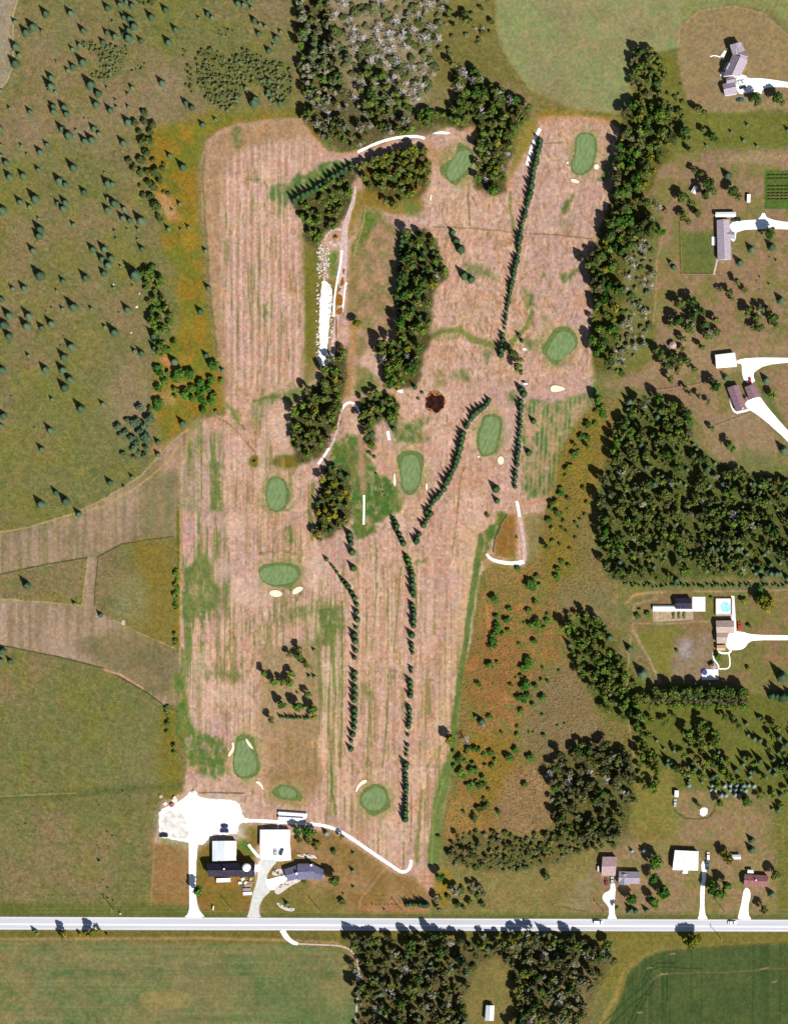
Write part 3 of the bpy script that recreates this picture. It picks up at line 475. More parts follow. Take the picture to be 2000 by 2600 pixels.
wood('scrub thicket', F([(945, 1800), (1000, 1770), (1150, 1780), (1180, 1750), (1260, 1800), (1200, 1840), (1100, 1860), (960, 1850)]), (104, 96, 54), (130, 112, 66))
# NE fields and house lots
paint(F([(1052, -200), (1460, -200), (1470, 60), (1445, 100), (1400, 112), (1350, 108), (1344, 220), (1315, 243), (1215, 228), (1130, 192), (1085, 130), (1060, 70)]), (142, 150, 98), (150, 140, 100), ss(N_mid * .6 + N_fine * .5, .4, .7), 1.5, 2, cls=FIELD)
paint(F([(1460, -200), (1880, -200), (1880, 100), (1690, 60), (1640, 20), (1560, 10), (1490, 20), (1450, 60)]), (144, 145, 92), (134, 138, 86), N_m2, 6, 6, cls=FIELD)
paint(F([(1444, 110), (1446, 60), (1490, 20), (1560, 12), (1625, 25), (1680, 75), (1880, 130), (1880, 240), (1640, 232), (1530, 242), (1470, 222), (1452, 170)]), (164, 138, 106), (142, 126, 84), N_m2, 2, 3, cls=LAWN)
stroke(F([(1446, 100), (1450, 60), (1490, 22), (1560, 13), (1625, 26), (1680, 75)]), 3, (196, 174, 124), 2, 2, .5)
stroke(F([(1055, 0), (1060, 80), (1100, 150), (1150, 200), (1215, 228), (1310, 242), (1336, 220), (1346, 150)]), 5, (160, 140, 80), 3, 3, .5)
paint(F([(1160, 232), (1310, 248), (1340, 262), (1250, 244), (1140, 246)]), (168, 132, 54), (140, 124, 44), N_small, 4, 3, .9)
paint(F([(1460, 242), (1860, 242), (1860, 310), (1560, 315), (1480, 300)]), (124, 122, 58), (108, 114, 50), N_small, 4, 4, cls=MEADOW)
paint(F([(1470, 330), (1560, 318), (1680, 318), (1860, 318), (1860, 1010), (1640, 1010), (1560, 1000), (1490, 950), (1470, 870), (1410, 835), (1270, 825), (1300, 805), (1380, 770), (1400, 700), (1395, 560), (1415, 480), (1400, 360)]), (156, 128, 98), (128, 120, 72), ss(N_m2, .40, .66), 3, 4, cls=LAWN)
paint(F([(1560, 325), (1860, 320), (1860, 345), (1640, 350), (1530, 345)]), (172, 142, 116), None, None, 6, 4, .7); paint(F([(1630, 362), (1860, 362), (1860, 445), (1630, 445)]), (82, 116, 50), (100, 112, 52), N_strh, 1, .5)
paint(F([(1450, 495), (1525, 495), (1525, 585), (1452, 582)]), (92, 112, 52), (112, 116, 60), N_m2, 3, 3, .85); paint(F([(1395, 770), (1480, 700), (1500, 740), (1560, 730), (1860, 745), (1860, 760), (1560, 760), (1450, 800), (1290, 828)]), (164, 136, 106), None, None, 10, 8, .7)
paint(F([(1380, 640), (1400, 720), (1370, 790), (1290, 820), (1340, 760)]), (116, 116, 54), None, None, 6, 6, .7); paint(F([(1500, 880), (1620, 880), (1680, 960), (1620, 990), (1520, 980)]), (166, 140, 112), (146, 126, 92), N_m2, 8, 8, .8)
stroke(F([(1415, 500), (1400, 560), (1398, 640), (1392, 690)]), 4, (184, 152, 112), 3, 2, .7)
paint(F([(1590, 950), (1700, 1010), (1560, 1005)]), (104, 118, 62), None, None, 8, 8, .6); paint(Z(8, [(1390, 1000), (1430, 1000), (1520, 1200), (1640, 1420), (1600, 1420), (1480, 1230)]), (84, 108, 52), None, None, 5, 3, .7)
# east scrubland
paint(F([(1195, 960), (1250, 880), (1285, 850), (1325, 850), (1305, 920), (1280, 1000), (1262, 1140), (1285, 1240), (1240, 1310), (1205, 1330), (1212, 1400), (1268, 1520), (1355, 1560), (1395, 1650), (1350, 1600), (1230, 1580), (1160, 1640), (1180, 1752), (1150, 1782), (1000, 1772), (942, 1800), (955, 1700), (975, 1600), (985, 1450), (1010, 1360), (1030, 1215), (1115, 1215), (1160, 1180), (1165, 1090), (1192, 1030)]), (160, 118, 68), (132, 122, 68), ss(noise(18, seed=83, oct=4), .35, .65), 4, 4, cls=SCRUB)
paint(F([(1030, 1215), (1200, 1100), (1240, 1250), (1180, 1500), (1000, 1760), (950, 1780), (990, 1450)]), (112, 124, 48), None, None, 10, 10, .7, amt=ss(noise(24, seed=84, oct=4), .52, .66)); paint(F([(1040, 1250), (1150, 1260), (1130, 1550), (1000, 1640), (990, 1450)]), (200, 130, 84), None, None, 10, 10, .7, amt=ss(noise(20, seed=85, oct=4), .52, .68))
paint(F([(1195, 960), (1260, 870), (1310, 920), (1280, 1000), (1250, 1080), (1255, 1180), (1180, 1260), (1155, 1200), (1165, 1090)]), (122, 116, 46), (146, 122, 44), N_m2, 12, 8, .9)
paint(F([(1190, 1230), (1285, 1240), (1240, 1310), (1205, 1330), (1180, 1290)]), (126, 118, 78), (140, 130, 98), N_small, 10, 8, .8); paint(F([(1215, 1100), (1262, 1100), (1285, 1240), (1230, 1240)]), (128, 122, 80), None, None, 12, 8, .7)
paint(F([(1150, 1440), (1215, 1410), (1268, 1520), (1340, 1560), (1300, 1600), (1230, 1580), (1160, 1640), (1120, 1620), (1110, 1540)]), (146, 126, 98), (128, 114, 80), N_small, 12, 8, .9); paint(F([(1270, 1520), (1360, 1565), (1380, 1620), (1300, 1590)]), (124, 118, 64), None, None, 8, 6, .8)
paint(F([(1020, 1560), (1090, 1580), (1090, 1700), (1050, 1720), (1030, 1760), (1010, 1740), (1030, 1640), (960, 1600)]), (158, 126, 42), (140, 116, 46), N_small, 10, 8, .85); paint(F([(1080, 1650), (1150, 1640), (1180, 1750), (1130, 1785), (1060, 1770), (1060, 1710)]), (168, 140, 100), (150, 118, 92), N_small, 8, 6, .9)
paint(F([(955, 1700), (1010, 1690), (1030, 1760), (950, 1790)]), (176, 134, 76), None, None, 8, 6, .6); paint(F([(1030, 1350), (1110, 1350), (1120, 1440), (1040, 1520), (990, 1500), (1000, 1400)]), (168, 112, 66), (150, 108, 60), N_small, 10, 8, .7)
paint(F([(1020, 1170), (1115, 1212), (1090, 1260), (1040, 1240)]), (160, 132, 78), None, None, 6, 4, .7)
paint(F([(940, 1850), (1000, 1850), (1100, 1865), (1200, 1845), (1270, 1800), (1300, 1830), (1240, 1890), (1200, 1940), (1220, 1952), (930, 1952), (930, 1900)]), (134, 126, 68), (148, 130, 86), N_small, 6, 6, cls=MEADOW)
paint(F([(930, 1860), (960, 1850), (960, 1930), (925, 1935)]), (156, 128, 44), None, None, 8, 6, .8)
# SE house lots
paint(F([(1220, 1952), (1215, 1930), (1250, 1880), (1290, 1820), (1350, 1790), (1430, 1790), (1435, 1690), (1560, 1690), (1640, 1750), (1660, 1950)]), (156, 130, 96), (132, 124, 74), ss(N_m2, .40, .66), 3, 3, cls=LAWN)
paint(F([(1640, 1680), (1860, 1680), (1860, 1952), (1660, 1952), (1655, 1780)]), (126, 122, 60), (112, 114, 56), N_small, 4, 4, cls=MEADOW); paint(F([(1360, 1640), (1440, 1640), (1440, 1790), (1370, 1800), (1340, 1760)]), (126, 124, 56), (146, 126, 70), N_small, 6, 6, .9)
paint(F([(1430, 1800), (1580, 1800), (1580, 1830), (1430, 1830)]), (132, 112, 74), None, None, 4, 4, .5); paint(F([(1590, 1830), (1640, 1820), (1640, 1900), (1590, 1900)]), (158, 132, 96), None, None, 8, 6, .5); paint(F([(1530, 1770), (1580, 1750), (1600, 1800), (1540, 1800)]), (158, 134, 94), None, None, 8, 6, .6)
stroke(Z(16, [(700, 340), (730, 380), (800, 430), (900, 440), (1000, 430), (1050, 370), (1060, 300)]), 3.5, (84, 90, 46), 2, 1.5, .9); stroke(Z(16, [(1250, 260), (1330, 370), (1460, 470), (1640, 490), (1640, 700)]), 3, (150, 128, 80), 2, 2, .8); stroke(Z(16, [(700, 340), (665, 580), (650, 740)]), 3, (150, 132, 80), 2, 2, .8)
stroke(Z(15, [(1650, 700), (1640, 870), (1500, 1060), (1450, 1190)]), 4, (160, 130, 66), 2, 2, .8); paint(Z(15, [(1640, 880), (1690, 800), (1690, 1250), (1450, 1200), (1500, 1070)]), (136, 132, 88), (154, 132, 98), N_mid, 2, 2, cls=LAWN)
# farm lot
paint(F([(1345, 1270), (1400, 1262), (1480, 1258), (1860, 1262), (1860, 1500), (1690, 1490), (1600, 1478), (1500, 1450), (1400, 1460), (1345, 1340)]), (148, 122, 86), (122, 118, 66), ss(N_m2, .35, .65), 4, 5, cls=LAWN)
paint(F([(1350, 1345), (1435, 1345), (1430, 1440), (1400, 1450)]), (118, 122, 54), (138, 126, 60), N_m2, 3, 3, .9); paint(F([(1435, 1362), (1520, 1350), (1525, 1400), (1500, 1450), (1432, 1450)]), (158, 134, 116), (140, 122, 92), N_small, 5, 5, .9)
blob(1740, 1650, (18, 26), (172, 160, 158), feather=6, warp=5, op=.8); stroke(F([(1350, 1345), (1380, 1400), (1408, 1455)]), 7, (172, 146, 120), 2.5, 2); stroke(F([(1335, 1290), (1350, 1270), (1420, 1262)]), 6, (182, 148, 108), 3, 3, .9)
stroke(F([(1350, 1320), (1352, 1290), (1400, 1278)]), 7, (166, 140, 108), 3, 2, .9); stroke(F([(1352, 1330), (1440, 1330), (1520, 1325)]), 4, (172, 146, 118), 3, 2, .8); stroke(F([(1350, 1330), (1337, 1420), (1338, 1500), (1345, 1580), (1355, 1640)]), 5, (172, 146, 100), 2.5, 2, .9)
stroke(F([(1285, 1500), (1290, 1490), (1335, 1510)]), 4, (160, 130, 90), 2, 2, .7); stroke(F([(1480, 1262), (1700, 1258)]), 4, (186, 152, 122), 3, 2, .8); stroke(F([(1268, 1545), (1275, 1600)]), 4, (160, 134, 84), 2, 2, .7)
# clubhouse lawns
paint(F([(560, 1800), (700, 1770), (740, 1795), (850, 1865), (880, 1870), (925, 1920), (915, 1955), (555, 1955), (550, 1900)]), (146, 118, 68), (160, 128, 92), ss(N_m2, .3, .7), 4, 4, cls=LAWN); paint(F([(560, 1900), (640, 1880), (700, 1900), (760, 1955), (555, 1955)]), (112, 118, 56), (140, 118, 66), N_m2, 10, 8, .8)
paint(F([(425, 1800), (545, 1790), (545, 1900), (530, 1955), (430, 1955), (412, 1900), (415, 1860)]), (146, 112, 56), (120, 112, 50), ss(N_m2, .3, .7), 4, 4, cls=LAWN); paint(Z(14, [(360, 600), (420, 620), (520, 760), (430, 720), (360, 680)]), (92, 128, 52), None, None, 3, 3, .9)
paint(Z(14, [(380, 470), (530, 490), (530, 700), (440, 600), (370, 560)]), (150, 118, 62), (118, 118, 54), N_m2, 4, 4); paint(F([(770, 1930), (915, 1920), (915, 1945), (770, 1950)]), (176, 122, 86), None, None, 4, 3, .6)
stroke(Z(14, [(1600, 860), (1480, 1020), (1390, 1130), (1380, 1260)]), 6, (184, 142, 104), 3, 2, .6); stroke(Z(13, [(1320, 560), (1300, 900), (1285, 1200)]), 3, (176, 150, 96), 2, 2, .7); paint(Z(13, [(1370, 600), (1600, 640), (1600, 670), (1370, 640)]), (106, 130, 44), None, None, 3, 2, .9)
# south of the road
paint([(-200, 2362), (900, 2362), (1560, 2366), (2200, 2370), (2200, 2392), (1550, 2400), (900, 2400), (-200, 2380)], (108, 104, 54), (130, 118, 58), N_small, 3, 2, cls=VERGE)
paint([(-200, 2290), (480, 2300), (520, 2318), (2200, 2326), (2200, 2340), (-200, 2330)], (112, 112, 56), (98, 108, 54), N_small, 4, 2, cls=VERGE)
sw = F([(-170, 2012), (300, 2012), (600, 2014), (700, 2022), (745, 2045), (762, 2075), (760, 2360), (-170, 2360)])
paint(sw, (134, 126, 84), (112, 122, 76), ss(noise(110, 70, seed=51, oct=4), .35, .65), 2, 1.5, cls=CROP); paint(sw, (86, 114, 64), None, None, 2, 1.5, .6, amt=ss(noise(60, 26, seed=52, oct=4), .55, .8)); paint(sw, (150, 138, 92), None, None, 2, 1.5, .35, amt=ss(noise(300, 3.5, seed=53), .6, .8))
stroke(F([(-170, 2004), (430, 2002), (620, 2006), (720, 2012), (758, 2045), (765, 2100)]), 8, (170, 140, 96), 4, 2, .8)
paint(F([(300, 2120), (340, 2112), (405, 2125), (385, 2150), (320, 2158), (296, 2138)]), (158, 144, 88), (146, 130, 80), N_small, 3, 3, .8)
se = F([(1340, 2080), (1372, 2048), (1410, 2032), (1500, 2022), (1690, 2012), (1880, 2010), (1880, 2360), (1220, 2360), (1300, 2184), (1325, 2130)])
paint(se, (76, 94, 52), (88, 98, 56), N_m2, 1.5, 1.5, cls=CROP); paint(se, (60, 84, 44), None, None, 2, 2, .6, amt=ss(noise(5, 400, seed=54), .5, .8)); stroke(F([(1230, 2350), (1300, 2184), (1325, 2130), (1340, 2080), (1372, 2048), (1410, 2032), (1500, 2022), (1690, 2010)]), 3, (92, 92, 44), 2, 1)
stroke(F([(1280, 2184), (1312, 2130), (1330, 2070), (1368, 2038), (1410, 2022)]), 11, (164, 138, 76), 5, 3, .8); paint(F([(1300, 1990), (1680, 1990), (1860, 1995), (1860, 2008), (1500, 2018), (1400, 2024), (1340, 2060), (1300, 2120), (1270, 2180), (1300, 2050)]), (134, 122, 58), (124, 116, 54), N_small, 4, 4, .8)
for k, l in enumerate(([(440, 1820), (490, 1720), (560, 1670), (720, 1665)], [(470, 1840), (500, 1740), (580, 1700), (800, 1710), (950, 1715)], [(500, 1840), (560, 1780), (640, 1760), (900, 1750), (1200, 1745), (1500, 1720), (1690, 1710)], [(100, 2184), (300, 1990), (420, 1890), (480, 1820)], [(180, 2184), (340, 2030), (460, 1930), (540, 1820)], [(360, 2184), (420, 2060), (480, 1950), (530, 1850)], [(320, 2184), (370, 2080), (440, 1960)], [(610, 1780), (612, 1980)], [(650, 1780), (652, 1980)], [(480, 1950), (480, 2184)])):
    stroke(Z(16, l), 3.2 if k % 2 == 0 else 2.2, (44, 62, 34) if k not in (2, 9) else (128, 112, 76), 1.8, 1.5, .75)
for (x, y, r) in ((620, 1760, 8), (500, 1710, 5), (690, 1590, 8), (420, 2085, 6), (1480, 1715, 10), (1560, 1830, 6)): stroke(Z(16, [(x - r * 3, y + 4), (x + r * 3, y - 2)]), 4.5, (166, 142, 110), 2, 2, .8)
# straw-coloured shoulders of paths and lots
for l, wd in ((Z(15, [(1210, 1400), (1230, 1470), (1200, 1550)]), 7),): stroke(l, wd, (196, 180, 150), 2, 2)
for cx_, cy_, rx_, ry_ in ((1166, 413, 46, 62), (1483, 388, 38, 62), (1418, 876, 54, 56), (1245, 1103, 40, 62), (1042, 1205, 42, 66), (700, 1256, 38, 54), (712, 1460, 62, 40), (628, 1925, 44, 62), (953, 2032, 46, 48), (732, 2015, 44, 26)):
    blob(cx_, cy_, (rx_, ry_), (118, 128, 66), feather=7, warp=16, op=.75, amt=G_AMT); blob(cx_, cy_, (rx_ * 1.25, ry_ * 1.2), (214, 176, 140), feather=9, warp=18, op=.25)
lot_ = Zo(390, 1980, 6.72, [(60, 600), (180, 440), (460, 320), (640, 150), (740, 230), (900, 290), (1200, 290), (1400, 310), (1560, 430), (1600, 700), (1540, 960), (1300, 1000), (1000, 1000), (700, 1160), (100, 1040)])
paint(lot_, (226, 214, 204), (176, 160, 138), N_small, 10, 14, .75)
for q, wd in ((Z(14, [(0, 560), (110, 560), (60, 680), (0, 740)]), 0), (Z(14, [(420, 640), (540, 780), (530, 1260), (430, 1262), (520, 900)]), 0)): paint(q, (196, 178, 154), None, None, 6, 6, .6, amt=ss(N_small, .3, .6))
# overall fine mottling of the plant cover
m = 1 + (N_m2 - .5) * .14 + (N_fine - .5) * .26 + (rng.rand(MH, MW).astype(np.float32) - .5) * .13
av = RGB.mean(2, keepdims=True); RGB[:] = av + (RGB - av) * 1.04; RGB[..., 0] *= 1 + (noise(5, seed=66, oct=2) - .5) * .08; RGB[..., 1] *= 1 + (noise(5, seed=67, oct=2) - .5) * .10
RGB *= m[..., None]; RGB[..., 0] *= 1 + (N_small - .5) * .08; RGB[..., 2] *= 1 - (N_small - .5) * .10
A = np.clip(RGB / 255, 0, 1); L = np.where(A < .04045, A / 12.92, ((A + .055) / 1.055) ** 2.4) / KK
E = np.where(L < .0031308, L * 12.92, 1.055 * np.power(np.maximum(L, 1e-6), 1 / 2.4) - .055)
img = bpy.data.images.new('ground_cover_survey', MW, MH, alpha=False)
buf = np.ones((MH, MW, 4), np.float32); buf[..., :3] = E[::-1]
img.pixels.foreach_set(buf.ravel()); img.update(); img.pack()
def ground_mat(name, k1, k2, sc1, bump):
    m, nt, b = newmat(name); b.inputs['Roughness'].default_value = 0.95; b.inputs['Specular IOR Level'].default_value = 0.05
    g = nt.nodes.new('ShaderNodeNewGeometry'); mp = nt.nodes.new('ShaderNodeMapping')
    wx0, wy1 = (X0 - 1000) * S, (1300 - Y0) * S; sx, sy = MW * DP * S, MH * DP * S
    mp.inputs['Scale'].default_value = (1 / sx, 1 / sy, 1); mp.inputs['Location'].default_value = (-wx0 / sx, -(wy1 - sy) / sy, 0)
    it = nt.nodes.new('ShaderNodeTexImage'); it.image = img; it.extension = 'EXTEND'; it.interpolation = 'Linear'
    nt.links.new(g.outputs['Position'], mp.inputs[0]); nt.links.new(mp.outputs[0], it.inputs[0])
    n1 = nt.nodes.new('ShaderNodeTexNoise'); n1.inputs['Scale'].default_value = sc1; n1.inputs['Detail'].default_value = 6; n1.inputs['Roughness'].default_value = .75
    nt.links.new(g.outputs['Position'], n1.inputs['Vector'])
    mr = nt.nodes.new('ShaderNodeMapRange'); mr.inputs[1].default_value = .3; mr.inputs[2].default_value = .7; mr.inputs[3].default_value = k1; mr.inputs[4].default_value = k2
    nt.links.new(n1.outputs[0], mr.inputs[0])
    vm = nt.nodes.new('ShaderNodeVectorMath'); vm.operation = 'SCALE'; nt.links.new(it.outputs[0], vm.inputs[0]); nt.links.new(mr.outputs[0], vm.inputs['Scale'])
    nt.links.new(vm.outputs[0], b.inputs['Base Color'])
    bu = nt.nodes.new('ShaderNodeBump'); bu.inputs['Strength'].default_value = bump; bu.inputs['Distance'].default_value = .5
    nt.links.new(n1.outputs[0], bu.inputs['Height']); nt.links.new(bu.outputs[0], b.inputs['Normal'])
    return m
GM = {MEADOW: ('meadow', 'olive and straw coloured rough meadow west and around the golf course', .76, 1.24, .9, .6),
      FAIR: ('fairway', 'dry pinkish straw fairway turf with green streaks', .87, 1.13, 1.1, .35),
      FIELD: ('hay_field', 'mown hay field with pale straw stripes and grassy green tone', .9, 1.1, 1.0, .2),
      LAWN: ('lawn', 'dry brown mown lawns around the houses and clubhouse', .86, 1.14, .8, .3),
      SCRUB: ('scrubland', 'orange and grey-brown scrubland east of the course', .72, 1.28, .7, .9),
      WOOD: ('woodland_floor', 'dark leafy ground under the woods', .7, 1.3, .7, .8),
      CROP: ('crop_field', 'green crop fields south of the road', .9, 1.1, 1.1, .3),
      VERGE: ('road_verge', 'grassy ditch and verge beside the road', .8, 1.2, 1.0, .5)}
CS = 8.0; nxg, nyg = int(MW * DP / CS), int(MH * DP / CS)
cc = CLS[2::4, 2::4][:nyg, :nxg]
vx = (X0 + np.arange(nxg + 1) * CS - 1000) * S; vy = (1300 - (Y0 + np.arange(nyg + 1) * CS)) * S
VX, VY = np.meshgrid(vx, vy); VID = np.arange((nxg + 1) * (nyg + 1)).reshape(nyg + 1, nxg + 1)
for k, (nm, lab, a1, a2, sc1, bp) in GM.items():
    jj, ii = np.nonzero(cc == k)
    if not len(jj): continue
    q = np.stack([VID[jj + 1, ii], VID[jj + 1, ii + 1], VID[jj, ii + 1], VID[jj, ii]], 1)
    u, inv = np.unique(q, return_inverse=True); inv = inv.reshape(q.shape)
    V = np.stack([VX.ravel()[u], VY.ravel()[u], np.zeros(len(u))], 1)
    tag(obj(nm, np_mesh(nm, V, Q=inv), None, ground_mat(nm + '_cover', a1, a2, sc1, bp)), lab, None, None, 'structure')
gb = MB(); bx0, bx1, by0, by1 = vx[0], vx[-1], vy[-1], vy[0]; R_ = 6000
gb.add([(-R_, -R_, 0), (R_, -R_, 0), (R_, by0, 0), (-R_, by0, 0)], [(0, 1, 2, 3)]); gb.add([(-R_, by1, 0), (R_, by1, 0), (R_, R_, 0), (-R_, R_, 0)], [(0, 1, 2, 3)])
gb.add([(-R_, by0, 0), (bx0, by0, 0), (bx0, by1, 0), (-R_, by1, 0)], [(0, 1, 2, 3)]); gb.add([(bx1, by0, 0), (R_, by0, 0), (R_, by1, 0), (bx1, by1, 0)], [(0, 1, 2, 3)])
tag(obj('ground', gb.mesh('ground'), None, mat('open_farmland', alb((124, 120, 76)), alb((146, 128, 92)), .02, .95, 10)), 'open farmland running out to the horizon', kind='structure')

# ------------------------------------------------------------------ sheets: road, drives, paths, greens, sand
def smooth(pts, n=3, closed=True):
    for _ in range(n):
        o = []; m = len(pts)
        for i in range(m if closed else m - 1):
            a, b = pts[i], pts[(i + 1) % m]
            o += [(a[0] * .75 + b[0] * .25, a[1] * .75 + b[1] * .25), (a[0] * .25 + b[0] * .75, a[1] * .25 + b[1] * .75)]
        pts = o if closed else [pts[0]] + o + [pts[-1]]
    return pts
def jag(pts, amp):
    return [(p[0] + random.uniform(-amp, amp), p[1] + random.uniform(-amp, amp)) for p in pts]
import mathutils.geometry as mg
PAVED = []
def slab(name, pts, z, m, label, kind='structure', cat=None, thick=.05, sm=2, am=.4, group=None, parent=None):
    pts = jag(smooth(pts, sm), am) if sm else pts
    PAVED.append(pts)
    P = [w2(p) for p in pts]; n = len(P)
    tri = mg.tessellate_polygon([[Vector((p[0], p[1], 0)) for p in P]])
    V = [(p[0], p[1], z) for p in P] + [(p[0], p[1], z - thick) for p in P]
    fs = []
    for t in tri:
        a, b, c = [P[i] for i in t]
        cr = (b[0] - a[0]) * (c[1] - a[1]) - (c[0] - a[0]) * (b[1] - a[1])
        fs.append(tuple(t) if cr > 0 else tuple(t)[::-1])
    A_ = sum(P[i][0] * P[(i + 1) % n][1] - P[(i + 1) % n][0] * P[i][1] for i in range(n))
    for i in range(n):
        j = (i + 1) % n; fs.append((i, n + i, n + j, j) if A_ > 0 else (i, j, n + j, n + i))
    me = bpy.data.meshes.new(name); me.from_pydata(V, [], fs); me.update()
    return tag(obj(name, me, parent, m), label, cat, group, kind)
def ribbon(pl, w):
    pl = smooth(pl, 2, False); L_, R2 = [], []
    for i, p in enumerate(pl):
        a = pl[max(0, i - 1)]; b = pl[min(len(pl) - 1, i + 1)]
        dx, dy = b[0] - a[0], b[1] - a[1]; l = math.hypot(dx, dy) or 1
        ww = (w(i / (len(pl) - 1)) if callable(w) else w) / 2 * random.uniform(.92, 1.08)
        L_.append((p[0] - dy / l * ww, p[1] + dx / l * ww)); R2.append((p[0] + dy / l * ww, p[1] - dx / l * ww))
    return L_ + R2[::-1]
roadN = lambda x: 2328.5 + (x) * 7.5 / 2000; roadS = lambda x: 2361.5 + x * 5.0 / 2000
slab('road', [(x, roadN(x)) for x in (-2500, 0, 1000, 2000, 4500)] + [(x, roadS(x)) for x in (4500, 2000, 1000, 0, -2500)], .10, M['road'], 'pale bleached two-lane asphalt road crossing the photo', sm=0, thick=.14)
mid = lambda x: (roadN(x) + roadS(x)) / 2 + 2.6
slab('centre_line', [(x, mid(x) - 1.6) for x in (-2500, 0, 2000, 4500)] + [(x, mid(x) + 1.6) for x in (4500, 2000, 0, -2500)], .125, M['line'], 'bright painted centre strip of the road', sm=0, thick=.02)
slab('edge_line', [(x, roadN(x) + 2.4) for x in (-2500, 0, 2000, 4500)] + [(x, roadN(x) + 3.1) for x in (4500, 2000, 0, -2500)], .125, M['line'], 'white edge line on the north side of the road', sm=0, thick=.02)
slab('edge_line', [(x, roadS(x) - 3.1) for x in (-2500, 0, 2000, 4500)] + [(x, roadS(x) - 2.4) for x in (4500, 2000, 0, -2500)], .125, M['line'], 'white edge line on the south side of the road', sm=0, thick=.02)
slab('gravel_lot', Zo(390, 1980, 6.72, [(90, 560), (180, 480), (300, 450), (460, 360), (540, 300), (640, 190), (720, 180), (740, 270), (900, 330), (1200, 335), (1360, 350), (1480, 420), (1500, 560), (1540, 660), (1700, 680), (1700, 730), (1500, 735), (1450, 800), (1440, 920), (1300, 930), (1150, 950), (1040, 920), (970, 960), (900, 1075), (780, 1120), (620, 1080), (500, 1050), (280, 1010), (110, 990), (90, 780)]), .03, M['lot_gravel'], 'wide bright white gravel parking lot of the golf club', am=1.4)
slab('worn_gravel', Zo(390, 1980, 6.72, [(120, 680), (250, 520), (420, 480), (560, 700), (600, 900), (570, 1020), (300, 990), (120, 960)]), .038, M['gravel_dull'], 'grey worn western side of the gravel lot', am=1.6)
slab('driveway', [(479, 2110), (506, 2112), (499, 2170), (497, 2260), (500, 2300), (510, 2318), (522, 2331), (466, 2331), (478, 2322), (481, 2300), (480, 2240)], .04, M['gravel'], 'white gravel driveway from the road up to the parking lot', sm=1)
slab('driveway', Z(14, [(525, 770), (700, 782), (640, 850), (605, 900), (595, 960), (640, 1045), (570, 1105), (530, 1180), (528, 1240), (552, 1282), (420, 1282), (442, 1240), (460, 1150), (482, 1060), (510, 980), (520, 900)]), .045, M['asphalt_pale'], 'pale grey curved driveway between barn and curved house', sm=1)
slab('concrete_pad', Z(14, [(580, 955), (640, 945), (740, 915), (785, 925), (770, 962), (690, 1020), (650, 1050), (605, 1035)]), .055, M['gravel'], 'white parking pad at the west end of the curved house', sm=1)
slab('concrete_pad', Z(14, [(537, 655), (795, 655), (805, 790), (700, 800), (650, 785), (537, 785)]), .052, M['concrete'], 'concrete apron south of the large white shed', sm=0)
slab('concrete_pad', Z(14, [(498, 828), (536, 826), (536, 888), (498, 890)]), .058, M['concrete'], 'small white pad at the east door of the dark barn', sm=0)
slab('footpath', ribbon(Z(14, [(440, 655), (480, 710), (530, 765)]), 7), .06, M['path'], 'short gravel footpath north-west of the barn driveway', sm=0)
slab('footpath', ribbon(Z(14, [(692, 475), (692, 515)]), 4), .06, M['path'], 'short link from the cart path to the large white shed', sm=0)
slab('cart_path', ribbon(Z(14, [(330, 450), (480, 450), (700, 462), (900, 475), (1080, 490), (1210, 535), (1330, 610), (1500, 730), (1680, 850)]) + [(1004, 2206), (1016, 2214), (1028, 2215), (1038, 2208), (1043, 2196), (1043, 2184)], 8), .034, M['path'], 'white cart path curving from the lot to the first tee', sm=0)
slab('cart_path', ribbon(Z(6, [(1035, 1775), (1100, 1680), (1160, 1600), (1200, 1460), (1225, 1340), (1260, 1268), (1310, 1248), (1355, 1275), (1380, 1330), (1378, 1360)]), lambda t: 7 - 3 * math.sin(t * 3.1)), .034, M['clay_path'], 'hooked pale cart path in the middle of the course', sm=0)
slab('cart_path', ribbon(Z(6, [(1035, 1775), (1090, 1700), (1125, 1640)]), 5.5), .042, M['path'], 'bright southern end of the hooked cart path', sm=0)
slab('cart_path', ribbon(Z(6, [(1240, 1300), (1265, 1262), (1310, 1246), (1355, 1270), (1382, 1330)]), 6), .044, M['path'], 'bright curved top of the hooked cart path', sm=0)
slab('cart_path', ribbon([(924, 1257), (924, 1300), (923, 1332)], 5), .034, M['path'], 'thin straight white path in the green hollow', sm=0)
slab('cart_path', ribbon(Z(7, [(1050, 2100), (1065, 2184)]) + Z(11, [(1085, 100), (1108, 260), (1115, 380), (1102, 440)]), 8.5), .034, M['clay_path'], 'pale path down the east side of the scrub triangle', sm=0)
slab('cart_path', ribbon(Z(7, [(1045, 2090), (1060, 2150)]) + Z(11, [(1070, 40)]), 7), .044, M['path'], 'bright northern tip of the triangle path', sm=0)
slab('cart_path', ribbon(Z(11, [(1108, 425), (1040, 440), (960, 436), (880, 422), (820, 400), (790, 358)]), lambda t: 11 - 5 * t), .046, M['path'], 'wide white path along the base of the scrub triangle', sm=0)
slab('cart_path', ribbon(Z(2, [(1370, 1295), (1500, 1232), (1600, 1196)]) + Z(3, [(20, 1172), (110, 1162), (200, 1160), (262, 1178)]), 7), .034, M['path'], 'white path along the north edge of the bend copse', sm=0)
slab('cart_path', Z(3, [(320, 1140), (360, 1125), (405, 1115), (485, 1130), (470, 1142), (400, 1140)]), .034, M['path'], 'short white path scrap west of the north tee', sm=1)
slab('cart_path', ribbon(Z(3, [(1246, 1095), (1205, 1175), (1170, 1270), (1145, 1370), (1132, 1410)]), 8), .034, M['path'], 'white path beside the north end of the cedar row', sm=0)
slab('cart_path', Z(7, [(1090, 790), (1120, 785), (1140, 800), (1110, 808)]), .034, M['path'], 'white scrap of path beside the divider trees', sm=1)
